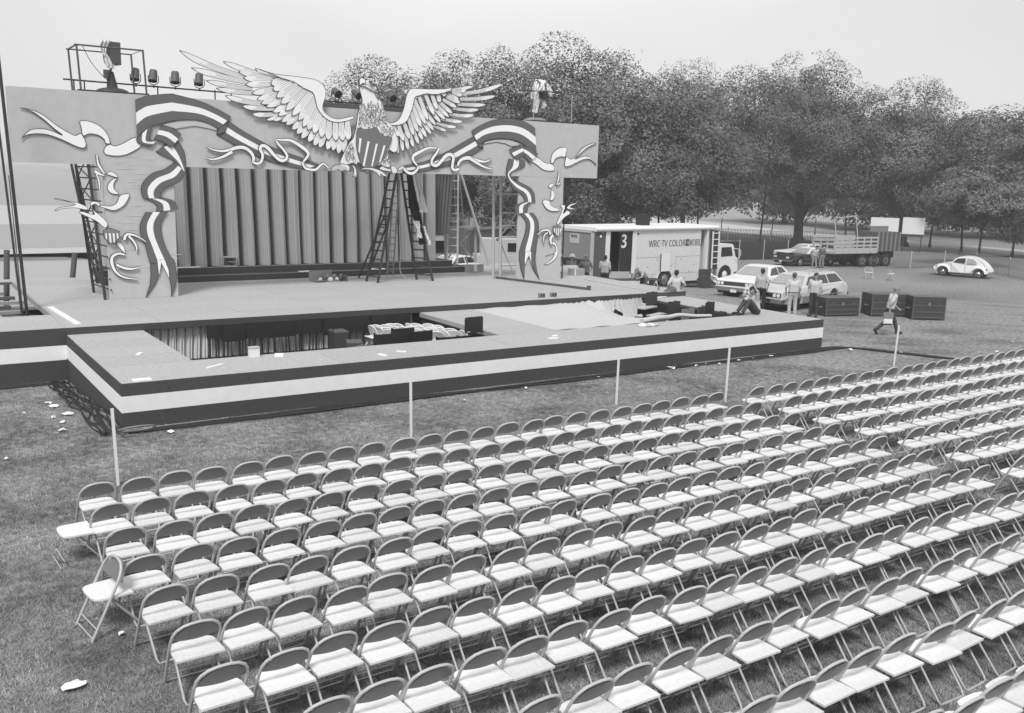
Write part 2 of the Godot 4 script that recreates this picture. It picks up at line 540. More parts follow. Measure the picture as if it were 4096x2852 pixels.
var RIB_L_LEG := [
	[3.52,6.42,3.04,5.96,3.4,5.95,3.11,5.83,3.63,5.98,3.46,5.74],
	[3.77,6.38,3.55,5.98,4.11,6.32,3.81,5.91,4.37,6.13,4.06,5.74],
	[4.25,5.96,3.61,5.62,4.43,5.65,3.79,5.5,4.47,5.25,4.15,5.32,4.47,4.98,4.4,4.99],
	[4.15,5.29,4.45,5,3.86,5.08,4.27,4.72,3.46,4.92,3.86,4.53,3.18,4.64,3.7,4.37,3.12,4.4,3.66,4.28,3.17,4.17,3.67,4.2],
	[3.21,4.18,3.67,4.22,3.54,4,4.06,4.1,3.55,3.77,4.19,3.85],
	[3.23,3.76,3.86,3.76,3.06,3.42,3.65,3.45,3.04,3.11,3.65,3.05,3.16,2.74,3.8,2.57,3.28,2.19,4.04,2.13]]
var RIB_R_LEG := [
	[17.96,6.02,17.59,5.69,17.53,6.24,17.36,5.89,17.22,6.31,17.25,5.96],
	[17.15,6.34,17.33,5.99,16.91,6.26,17.13,5.89,16.6,6.14,16.96,5.78],
	[16.64,5.81,17.34,5.77,16.55,5.49,17.32,5.51,16.53,5.25,16.75,5.28,16.62,5,16.82,5.06,16.91,4.67,17.22,4.9,17.24,4.49,17.64,4.73,17.39,4.33,17.85,4.5,17.43,4.19,17.91,4.16],
	[17.41,4.19,17.7,4.15,16.99,4.03,17.55,4.03,16.98,3.72,17.53,3.78],
	[17.2,3.73,17.82,3.76,17.48,3.46,18.05,3.49,17.53,3.19,18.12,3.19,17.46,2.86,18.08,2.78,17.31,2.46,18.02,2.34,17.23,2.15,18.01,2.12]]
var TAIL_DARK := [
	[3.28,2.3,3.52,2.27,3.52,1.76,3.44,1.56,3.31,1.36,3.09,1.07,3.24,1.49,3.28,1.8],
	[3.71,2.29,4,2.29,4.1,1.74,4.01,1.39,3.88,1.06,3.88,1.43,3.84,1.66,3.82,1.97],
	[17.24,2.25,17.5,2.25,17.47,1.88,17.5,1.71,17.5,1.11,17.32,1.54,17.22,1.95],
	[17.75,2.24,18.01,2.24,18.01,1.9,18.1,1.48,18.25,1.1,17.94,1.49,17.78,1.87]]
var TAIL_WHITE := [
	[3.49,2.28,3.62,2.28,3.6,2.11,3.52,1.76],
	[3.56,2.28,3.71,2.28,3.82,1.97,3.84,1.66,3.7,1.98],
	[17.5,2.25,17.73,2.24,17.68,2.08,17.57,1.94,17.5,1.71,17.47,1.88],
	[17.62,2.25,17.77,2.24,17.78,1.87,17.92,1.52,17.75,1.87]]
var UNDERSIDE := [
	[3.78,6.42,4.17,6.52,4.84,6.6,5.37,6.53,5.36,6.38,4.83,6.43,4.24,6.31],
	[4.21,6.57,4.79,6.62,5.22,6.54,5.52,6.41,5.48,6.32,5.17,6.38,4.83,6.43,4.44,6.38,4.2,6.29],
	[15.49,6.39,16.04,6.53,16.61,6.54,17.15,6.41,17.07,6.3,16.74,6.26,16.45,6.36,16.05,6.4,15.47,6.3]]
var FOLD := [
	[5.93,6.76,5.86,6.61,5.76,6.3,5.55,6.19,5.47,6.24,5.56,6.41,5.76,6.54,5.83,6.6],
	[14.93,6.74,15.08,6.44,15.26,6.18,15.45,6.16,15.43,6.32,15.21,6.34],
	[3.61,5.59,3.91,5.86,4.03,5.71,3.98,5.55,3.74,5.5]]
var STREAMER := [
	[-0.1,6.68,0.14,6.67,0.49,6.54,0.88,6.23,1.18,6.05,1.34,5.99,1.48,6.06,1.57,5.92,1.62,5.74,1.58,5.64,1.46,5.62,1.27,5.69,0.95,5.84,0.59,5.96,0.25,5.97,0.02,5.91,-0.1,5.8,-0.02,5.94,0.15,6.09,0.42,6.14,0.69,6.1,0.97,5.98,0.76,6.15,0.48,6.41,0.18,6.61],
	[1.47,6.39,1.62,6.43,1.86,6.38,2.09,6.24,2.23,6.05,2.29,5.85,2.26,5.77,2.14,5.79,2.12,5.89,1.96,6.01,1.72,6.04,1.57,5.97,1.51,6.04,1.5,6.19],
	[2.14,5.69,2.28,5.77,2.43,5.73,2.69,5.84,3.02,6.01,3.19,5.78,2.97,5.59,2.67,5.45,2.39,5.42,2.17,5.45,2.09,5.53],
	[20.85,6.56,20.6,6.55,20.15,6.34,19.81,5.98,19.54,5.9,19.36,6,19.28,5.68,19.33,5.59,19.55,5.62,19.91,5.77,20.26,5.9,20.59,5.9,20.9,5.69,20.77,5.87,20.49,6.02,20.17,6.02,19.79,5.9,20.16,6.2,20.42,6.38],
	[19.37,6.33,19.08,6.33,18.78,6.18,18.63,5.97,18.62,5.69,18.75,5.73,18.83,5.87,19.09,5.97,19.29,5.96,19.35,6.13],
	[17.97,5.91,18.32,5.72,18.62,5.69,18.8,5.56,18.79,5.42,18.55,5.39,18.24,5.44,17.89,5.64,17.59,5.77,17.71,5.97]]
var THIN_L := [
	[0.02,0.103,0.084,5.12,5.82,5.32,5.73,5.59,5.69,5.84,5.73,6.12,5.82,6.35,5.82,6.55,5.69,6.64,5.52,6.62,5.37],
	[0.02,0.059,0.098,5.09,5.47,5.31,5.42,5.63,5.51,5.94,5.68],
	[0.066,0.106,0.061,6.61,5.38,6.75,5.33,6.88,5.4,6.94,5.61,6.86,5.8,6.93,5.91,7.1,5.86,7.33,5.62,7.52,5.47,7.68,5.47,7.77,5.61,7.63,5.83,7.47,5.99,7.4,6.11],
	[0.036,0.113,0.046,7.4,6.13,7.58,6.12,7.88,6.12,8.17,5.99,8.45,5.8,8.5,5.66,8.36,5.48,8.3,5.4],
	[0.062,0.078,0.042,8.29,5.42,8.38,5.24,8.57,5.19,8.77,5.2,8.94,5.35,9.05,5.39,9.21,5.27]]
var THIN_R := [
	[0.02,0.13,0.072,15.82,5.79,15.55,5.67,15.23,5.69,14.8,5.78,14.53,5.73,14.38,5.6,14.34,5.48],
	[0.02,0.079,0.112,15.87,5.41,15.55,5.45,15.19,5.59,14.88,5.75],
	[0.083,0.122,0.071,14.38,5.37,14.19,5.32,14.09,5.4,14.11,5.59,14.13,5.79,13.99,5.88,13.8,5.81,13.58,5.58,13.4,5.46,13.23,5.52,13.25,5.69,13.43,5.92,13.52,6.08],
	[0.038,0.119,0.05,13.43,6.08,13.1,6.08,12.7,5.91,12.46,5.76,12.48,5.6,12.63,5.44],
	[0.063,0.095,0.076,12.68,5.41,12.59,5.26,12.43,5.16,12.23,5.19,12.05,5.36]]
var ORN_L := [
	[2.13,4.89,2.25,4.97,2.39,4.91,2.47,4.78,2.3,4.82],
	[2.29,4.73,2.44,4.78,2.34,4.62,2.34,4.45,2.47,4.3,2.27,4.3,2.15,4.41,2.15,4.56],
	[2.5,4.27,2.76,4.3,2.69,4.09,2.54,3.91,2.3,3.8,2.08,3.85,1.88,3.93,1.97,3.96,2.2,3.94,2.37,4.03],
	[0.65,4.13,0.77,4.15,1.04,4.08,1.33,4.02,1.55,3.9,1.53,3.81,1.22,3.87,0.89,3.85,0.69,3.78,0.67,3.82,0.84,3.9,1.22,3.97,0.95,4.07],
	[1.64,4.04,1.75,4.08,1.9,4.03,1.88,3.9,1.78,3.99,1.65,3.93],
	[1.63,3.9,1.76,3.78,2.01,3.55,2.1,3.39,2.01,3.27,1.8,3.46,1.59,3.58,1.32,3.72,1.38,3.78,1.68,3.69,1.73,3.72],
	[2.31,2.8,2.43,2.85,2.54,2.69,2.56,2.48,2.42,2.63]]
var ORN_R := [
	[18.53,4.81,18.69,4.93,18.8,4.88,18.66,4.73],
	[18.68,4.64,18.81,4.61,18.86,4.41,18.76,4.26,18.63,4.27,18.67,4.44],
	[18.28,4.25,18.57,4.25,18.71,4.04,19.09,3.92,19.1,3.85,18.8,3.82,18.5,3.9,18.33,4.07],
	[19.15,4.04,19.32,4.09,19.41,4.01,19.32,3.73,19.53,3.87,19.67,3.73,19.41,3.59,19.08,3.29,19.01,3.35,19.11,3.56,19.27,3.9],
	[19.48,3.99,19.73,4.13,20.1,4.18,19.82,4.08,19.65,3.99,20.01,3.91,19.61,3.9],
	[18.88,4.88,19.05,4.97,19.13,4.95,19.03,4.85,18.93,4.83],
	[18.68,2.53,18.85,2.62,19.03,2.49,19.12,2.28,19.05,1.97,18.72,1.74,18.46,1.71,18.8,1.88,18.94,2.12,18.49,2.04,18.87,2.13,19.02,2.25,18.94,2.46]]
var ORN_THIN := [
	[0.029,0.065,0.041,1.89,5.45,1.91,5.2,1.98,5.05,2.07,4.9],
	[0.077,0.071,0.024,1.81,4.96,1.93,4.89,2.07,4.84],
	[0.036,0.047,0.03,1.85,4.88,1.91,4.65,1.91,4.41],
	[0.049,0.086,0.024,2.53,2.46,2.36,2.5,2.18,2.41,2.15,2.21,2.24,1.96,2.47,1.77,2.87,1.69],
	[0.062,0.068,0.025,2.28,2.16,2.51,2.05,2.74,2.02,2.94,2.06],
	[0.08,0.061,0.018,2.54,2.92,2.61,3.07,2.79,3.07,2.99,2.98,3.18,2.84],
	[0.062,0.056,0.025,2.67,3.03,2.81,2.87,2.89,2.68,2.87,2.57],
	[0.027,0.067,0.034,18.99,5.41,18.99,5.15,18.9,4.88],
	[0.021,0.068,0.082,18.02,2.9,18.28,3.07,18.58,3.07,18.67,2.91],
	[0.061,0.055,0.02,18.54,2.98,18.37,2.88,18.32,2.57],
	[0.103,0.117,0.069,18.8,2.88,18.68,2.74,18.73,2.52]]
var SMALL_SHIELD := [
	[1.93,3.22,2.14,3.29,2.42,3.18,2.38,2.97,2.23,2.8,2.08,2.84,1.95,2.97],
	[18.76,3.24,18.95,3.26,19.17,3.23,19.16,2.98,19.01,2.82,18.86,2.89,18.77,3.05]]
var SMALL_STRIPE := [
	[1.99,3.12,2.04,3.12,2.03,2.93,2,2.97],
	[2.09,3.12,2.15,3.12,2.16,2.83,2.11,2.85],
	[2.2,3.12,2.26,3.12,2.26,2.86,2.22,2.83],
	[2.31,3.12,2.36,3.12,2.37,2.98,2.33,2.94],
	[18.79,3.15,18.85,3.15,18.87,2.96,18.82,3],
	[18.9,3.15,18.95,3.15,18.98,2.87,18.93,2.89],
	[19,3.15,19.05,3.15,19.06,2.87,19.02,2.86],
	[19.09,3.15,19.15,3.15,19.14,2.99,19.11,2.94]]

# ------------------------------------------------------------------ the scene
func _ready() -> void:
	var cam := Camera3D.new()
	cam.name = "camera"
	cam.position = CAM
	cam.rotation = Vector3(-0.187281, -0.592886, 0.026914)
	cam.fov = 41.36
	cam.near = 0.1
	cam.far = 2500.0
	add_child(cam)
	cam.current = true
	var we := WorldEnvironment.new()
	we.name = "world_environment"
	var env := Environment.new()
	env.background_mode = Environment.BG_SKY
	var sky := Sky.new()
	var sm := ProceduralSkyMaterial.new()
	sm.sky_top_color = g(0.335)
	sm.sky_horizon_color = g(0.405)
	sm.sky_curve = 0.12
	sm.ground_bottom_color = g(0.16)
	sm.ground_horizon_color = g(0.30)
	sm.sky_cover = noise_tex(0.005, 0.0, 0.30, 77, 4, 1024)
	sm.sky_cover_modulate = Color(1, 1, 1, 0.6)
	sky.sky_material = sm
	env.sky = sky
	env.background_energy_multiplier = 1.0
	env.tonemap_mode = Environment.TONE_MAPPER_LINEAR
	env.tonemap_exposure = 2.0
	env.sdfgi_enabled = true
	env.ssao_enabled = true
	env.ssil_enabled = true
	env.fog_enabled = true
	env.fog_density = 0.0010
	env.fog_light_color = g(0.50)
	we.environment = env
	add_child(we)
	var sun := DirectionalLight3D.new()
	sun.name = "sun"
	sun.light_energy = 0.5
	sun.light_angular_distance = 14.0
	sun.light_color = Color(1.0, 1.0, 1.0)
	sun.shadow_enabled = true
	add_child(sun)
	sun.look_at_from_position(Vector3(-9, 18, 10), Vector3.ZERO)
	rng.seed = 11
	make_materials()
	build_ground()
	build_trees()
	build_stage()
	build_arch()
	build_stage_things()
	build_pit_things()
	build_vehicles()
	build_background()
	build_people()
	build_chairs()
	build_litter()
	build_grass()

# ------------------------------------------------------------------ ground, road, trees
func build_ground() -> void:
	var n1 := FastNoiseLite.new()
	n1.seed = 5
	n1.frequency = 0.55
	n1.fractal_octaves = 4
	var n2 := FastNoiseLite.new()
	n2.seed = 9
	n2.frequency = 0.06
	var gm := painted("grass_ground", 0.95)
	gm.albedo_texture = noise_tex(0.011, 0.105, 0.36, 21, 6, 1024)
	gm.normal_enabled = true
	gm.normal_texture = noise_tex(0.03, 0, 1, 22, 6, 512, true)
	gm.normal_scale = 0.8
	gm.uv1_triplanar = true
	gm.uv1_world_triplanar = true
	gm.uv1_scale = Vector3(0.4, 0.4, 0.4)
	var s := st()
	s.set_smooth_group(0)
	var rad := [0.0, 1.5, 3.0]
	while rad[rad.size() - 1] < 60.0:
		rad.append(rad[rad.size() - 1] + 0.6)
	while rad[rad.size() - 1] < 1500.0:
		rad.append(rad[rad.size() - 1] * 1.12)
	var na := 150
	var cols := []
	var pts := []
	for r in rad:
		var row := []
		var crow := []
		for k in na + 1:
			var a := TAU * k / na
			var x: float = CAM.x + r * cos(a)
			var z: float = CAM.z + r * sin(a)
			row.append(Vector3(x, ground_y(x, z), z))
			var c := 1.0 + 0.85 * n1.get_noise_2d(x, z) + 0.4 * n2.get_noise_2d(x, z)
			crow.append(Color(c, c, c))
		pts.append(row)
		cols.append(crow)
	for i in rad.size() - 1:
		for k in na:
			for q in [[i, k], [i, k + 1], [i + 1, k + 1], [i, k], [i + 1, k + 1], [i + 1, k]]:
				s.set_color(cols[q[0]][q[1]])
				s.add_vertex(pts[q[0]][q[1]])
	struct("ground", s, gm)
	# pale concrete road climbing behind the trees on the right, with a kerb line
	var road := grain("road", 0.46, 0.08, 0.3, 0.9, 0.03, 31)
	s = st()
	var near := [Vector3(84, 0, -30), Vector3(85.3, 0, -54.7), Vector3(88.2, 0, -68.7), Vector3(92, 0, -90), Vector3(97, 0, -130)]
	var far := [Vector3(97, 0, -30), Vector3(99.9, 0, -67), Vector3(105.5, 0, -85.3), Vector3(112, 0, -110), Vector3(120, 0, -150)]
	for i in 4:
		for p in [near[i], far[i], far[i + 1], near[i], far[i + 1], near[i + 1]]:
			s.add_vertex(p + Vector3(0, -1.02, 0))
	struct("road", s, road)
	s = st()
	quad(s, Vector3(100.5, -1.03, -66), Vector3(230, -1.03, -90), Vector3(260, -1.03, -260), Vector3(112, -1.03, -112))
	struct("hill_lawn", s, grain("hill_lawn", 0.27, 0.12, 0.3, 0.95, 0.03, 35))
	# open gravel yard and a road beyond the left end of the stage
	s = st()
	quad(s, Vector3(-60, 0.006, -42), Vector3(22, 0.006, -36), Vector3(22, 0.006, -18), Vector3(-60, 0.006, -18))
	struct("gravel_yard", s, grain("gravel", 0.33, 0.15, 0.4, 0.95, 0.05, 32))
	s = st()
	quad(s, Vector3(-90, 0.012, -43), Vector3(30, 0.012, -47), Vector3(30, 0.012, -43.0), Vector3(-90, 0.012, -38.5))
	struct("road", s, grain("pale_road", 0.40, 0.06, 0.3, 0.9, 0.03, 33))
	s = st()
	quad(s, Vector3(-160, 0.02, -110), Vector3(60, 0.02, -118), Vector3(60, 0.02, -74), Vector3(-160, 0.02, -68))
	struct("parade_ground", s, M.pale_road)
	s = st()
	quad(s, Vector3(-160, 0.016, -73.9), Vector3(60, 0.016, -73.9), Vector3(60, 0.016, -47.2), Vector3(-160, 0.016, -43.4))
	struct("dry_lawn", s, grain("dry_lawn", 0.29, 0.12, 0.3, 0.95, 0.03, 34))
	s = st()
	quad(s, Vector3(-900, 0.016, -1100), Vector3(150, 0.016, -1100), Vector3(60, 0.016, -118.5), Vector3(-160, 0.016, -110.5))
	struct("far_lawn", s, M.dry_lawn)

func tree(label: String, x: float, z: float, h: float, rx: float, base: float, tr: float, seed_: int, tone := 0.06, count := 36000, lean := 0.0, group := "trees behind the vehicles", leaf := 0.205) -> void:
	var r := RandomNumberGenerator.new()
	r.seed = seed_
	var y0 := ground_y(x, z)
	h *= 0.955
	rx *= 1.18
	count = int(count * 1.3)
	var t := thing("tree", label, "tree", Vector3(x, y0, z), 0.0, group)
	var s := st()
	var top := Vector3(lean * h * 0.3, h * 0.66, 0)
	var mid := Vector3(lean * h * 0.1, h * 0.3, r.randf_range(-0.3, 0.3))
	tube(s, smooth3([Vector3(0, -0.3, 0), Vector3(0, 0.6, 0), mid, top], 4), tr, tr * 0.3, 9)
	tube(s, [Vector3(0, -0.3, 0), Vector3(0, 0.5, 0)], tr * 1.6, tr * 0.95, 9)
	if tr > 0.55:
		for e in [1.0, -1.0]:
			tube(s, smooth3([Vector3(0, h * 0.13, 0), Vector3(e * 0.9 * tr, h * 0.19, 0.2), Vector3(e * 2.6, h * 0.30, 0.4 * e), Vector3(e * rx * 0.6, h * 0.48, 0.8 * e)], 4), tr * 0.62, tr * 0.16, 8)
	put("trunk", s, M.bark, t, true)
	# limbs reaching into the crown
	var cy := lerpf(base, h, 0.42)
	var limbs := st()
	for i in 22:
		var a := i * 2.39996
		var e := r.randf_range(-0.25, 0.95)
		var dir := Vector3(cos(a) * cos(e), sin(e), sin(a) * cos(e))
		var tip := Vector3(lean * cy * 0.35, cy, 0) + dir * Vector3(rx, (h - cy) if e > 0.0 else (cy - base), rx) * r.randf_range(0.6, 0.93)
		var from := mid.lerp(top, clampf(0.2 + 0.7 * e, 0.0, 1.0))
		tube(limbs, smooth3([from, from.lerp(tip, 0.5) + Vector3(0, 0.4, 0), tip], 3), tr * 0.26, tr * 0.03, 5)
	put("limbs", limbs, M.bark, t, true)
	# leaves fill a lumpy crown, thinning to open sprays at its edge
	var nz := FastNoiseLite.new()
	nz.seed = seed_
	nz.noise_type = FastNoiseLite.TYPE_SIMPLEX_SMOOTH
	nz.frequency = 0.24
	nz.fractal_octaves = 3
	var env := FastNoiseLite.new()
	env.seed = seed_ + 7
	env.frequency = 0.11
	env.fractal_octaves = 2
	var vs := PackedVector3Array()
	var ns := PackedVector3Array()
	var cs := PackedColorArray()
	vs.resize(count * 6)
	ns.resize(count * 6)
	cs.resize(count * 6)
	var k := 0
	var tries := 0
	while k < count * 6 and tries < count * 4:
		tries += 1
		var dir := Vector3(r.randfn(), r.randfn(), r.randfn()).normalized()
		var tt := pow(r.randf(), 0.36) * 1.08
		var hh := (h - cy) if dir.y > 0.0 else (cy - base)
		var lump := 1.0 + 0.42 * env.get_noise_3d(dir.x * 9.0, dir.y * 9.0, dir.z * 9.0)
		var p := Vector3(lean * cy * 0.35, cy, 0) + dir * Vector3(rx, hh, rx) * tt * lump
		var nn := nz.get_noise_3d(p.x, p.y * 1.35, p.z)
		if nn < lerpf(-0.30, 0.0, tt * tt * tt) or (tt * lump > 1.12):
			continue
		var l := leaf * r.randf_range(0.5, 1.2) * lerpf(1.0, 0.62, tt * tt)
		var n := (dir * 0.75 + Vector3(r.randfn() * 0.55, 0.45 + r.randfn() * 0.5, r.randfn() * 0.55)).normalized()
		var u := Vector3(r.randfn(), r.randfn(), r.randfn())
		u = (u - n * u.dot(n)).normalized() * l
		var w := n.cross(u) * 0.5
		var v: float = minf(tone * 1.2 * (0.8 + 1.5 * nn) * r.randf_range(0.72, 1.28), 0.22)
		var col := Color(v, v, v)
		var q0 := p - u
		var q1 := p + w
		var q2 := p + u
		var q3 := p - w
		vs[k] = q0
		vs[k + 1] = q1
		vs[k + 2] = q2
		vs[k + 3] = q0
		vs[k + 4] = q2
		vs[k + 5] = q3
		for e in 6:
			ns[k + e] = n
			cs[k + e] = col
		k += 6
	vs.resize(k)
	ns.resize(k)
	cs.resize(k)
	var arr := []
	arr.resize(Mesh.ARRAY_MAX)
	arr[Mesh.ARRAY_VERTEX] = vs
	arr[Mesh.ARRAY_NORMAL] = ns
	arr[Mesh.ARRAY_COLOR] = cs
	var am := ArrayMesh.new()
	am.add_surface_from_arrays(Mesh.PRIMITIVE_TRIANGLES, arr)
	var mi := MeshInstance3D.new()
	mi.mesh = am
	mi.material_override = M.leaf
	mi.name = "crown"
	t.add_child(mi, true)

func build_trees() -> void:
	var G := "trees behind the vehicles"
	# label, bearing given as a place on the ground, height, crown radius, lowest leaves, trunk radius
	tree("round-topped leafy tree above and right of the eagle's head, behind the stage", 37.8, -68.4, 17.4, 5.0, 2.0, 0.135, 201, 0.085, 36000)
	tree("small bushy tree at the left edge of the tree mass, above the eagle's left wing", 34.5, -69.9, 14.2, 2.7, 2.5, 0.135, 202, 0.085, 12000)
	tree("feathery-topped tree behind the inner part of the eagle's right wing", 36.2, -54.4, 15.6, 4.6, 1.5, 0.135, 203, 0.095, 34000)
	tree("tall slender-topped tree rising behind the eagle's right wing", 41.2, -57.6, 17.5, 4.2, 1.5, 0.135, 204, 0.09, 32000)
	tree("tree behind the tip of the eagle's right wing", 40.7, -49.1, 17.0, 5.0, 1.2, 0.45, 205, 0.130, 36000)
	tree("tallest tree of the mass, directly above the covered lamp", 45.8, -48.3, 18.2, 5.6, 1.2, 0.135, 206, 0.095, 40000)
	tree("broad tree hanging over the television van's left end", 46.2, -41.8, 17.3, 5.6, 2.6, 0.5, 207, 0.130, 42000)
	tree("wide low-branched tree sloping down over the television van's roof", 50.4, -39.6, 14.3, 5.6, 2.8, 0.135, 208, 0.095, 40000)
	tree("lower leafy tree filling the dip between the two tall tree groups", 57.3, -42.0, 12.6, 4.8, 4.0, 0.135, 209, 0.085, 28000)
	tree("tree behind the forked elm, its top showing to the left of the elm's", 72.5, -60.0, 20.0, 5.4, 4.5, 0.4, 210, 0.130, 34000)
	tree("large elm with a thick forked trunk standing right of the van's cab", 75.0, -50.6, 19.2, 6.6, 5.6, 0.135, 211, 0.095, 42000)
	tree("tall elm with an airy top, behind the stake truck's empty rack", 79.9, -49.6, 20.4, 5.6, 4.4, 0.7, 212, 0.135, 38000)
	tree("elm with a narrow top right of the airy one, over the stake truck", 84.0, -46.6, 17.0, 5.0, 4.0, 0.135, 213, 0.095, 32000)
	tree("elm whose trunk stands between the two white boards, with an open leafy top", 87.4, -42.0, 17.6, 5.2, 3.4, 0.65, 214, 0.135, 34000)
	tree("dense elm right of the white boards, a step lower than its neighbour", 89.4, -40.0, 15.0, 4.8, 2.8, 0.135, 215, 0.09, 30000)
	tree("leafy tree behind the small pale car, branches close to the ground", 86.2, -34.5, 13.4, 5.4, 2.2, 0.135, 216, 0.095, 36000)
	tree("bushy tree at the right edge of the picture", 85.6, -29.0, 14.2, 5.0, 1.8, 0.135, 217, 0.09, 32000)
	tree("slender young tree with a thin trunk on the lawn behind the small pale car", 70.3, -23.5, 9.0, 3.2, 3.4, 0.15, 218, 0.130, 14000)
	tree("low dark tree behind the van, under the taller crowns", 58.0, -58.0, 12.0, 6.0, 1.0, 0.135, 219, 0.08, 30000)
	tree("far tree on the hill beyond the road, behind the second elm trunk", 118.0, -84.0, 18.0, 9.0, 0.8, 0.4, 221, 0.130, 24000, 0.0, "trees behind the vehicles", 0.45)
	tree("far tree beyond the road, behind the left white board", 118.0, -66.0, 17.0, 9.0, 0.6, 0.135, 222, 0.09, 24000, 0.0, "trees behind the vehicles", 0.45)
	tree("far tree beyond the road, behind the right white board", 120.0, -50.0, 17.0, 9.0, 0.5, 0.135, 223, 0.09, 24000, 0.0, "trees behind the vehicles", 0.45)
	tree("far tree closing the view beyond the small pale car", 118.0, -36.0, 16.0, 9.0, 0.4, 0.135, 224, 0.09, 24000, 0.0, "trees behind the vehicles", 0.45)
	for q in [[40.8, -137.0, "left of three far treetops above the header, under the eagle's wing tips", 231], [44.6, -146.0, "middle of three far treetops above the header, under the eagle's wing tips", 232], [46.4, -141.0, "right of three far treetops above the header, under the eagle's wing tips", 233]]:
		tree(q[2], q[0], q[1], 17.6, 3.2, 3.0, 0.4, q[3], 0.10, 12000, 0.0, "far trees above the header", 0.45)

# ------------------------------------------------------------------ the stage
func slab(called: String, x0: float, x1: float, z0: float, z1: float, top: float, thick: float, m: String, parent: Node) -> void:
	boxed(called, Vector3((x0 + x1) * 0.5, top - thick * 0.5, (z0 + z1) * 0.5), Vector3(x1 - x0, thick, z1 - z0), m, parent)

func sheets(x0: float, x1: float, z0: float, z1: float, top: float, seed_: int, parent: Node) -> void:
	# plywood sheets laid edge to edge on the frame, with fine joints
	var r := RandomNumberGenerator.new()
	r.seed = seed_
	var nx := maxi(1, int(round((x1 - x0) / 2.44)))
	var nz := maxi(1, int(round((z1 - z0) / 1.22)))
	var w := (x1 - x0) / nx
	var d := (z1 - z0) / nz
	for i in nx:
		for j in nz:
			boxed("plywood_sheet", Vector3(x0 + (i + 0.5) * w, top - 0.009 + r.randf_range(-0.0015, 0.0015), z0 + (j + 0.5) * d), Vector3(w - 0.008, 0.018, d - 0.008), ["deck", "deck_fresh", "deck_worn"][r.randi() % 3], parent)

func lengths(called: String, a: Vector3, b: Vector3, n: int, h: float, thick: float, kinds: Array, parent: Node) -> void:
	# a band of cloth made of several lengths, each a little different in tone
	for i in n:
		var p := a.lerp(b, (i + 0.5) / n)
		var l := a.distance_to(b) / n
		boxed(called, p, Vector3(l if absf(b.x - a.x) > 0.1 else thick, h, l if absf(b.z - a.z) > 0.1 else thick), kinds[(i * 2 + int(h * 100)) % kinds.size()], parent)

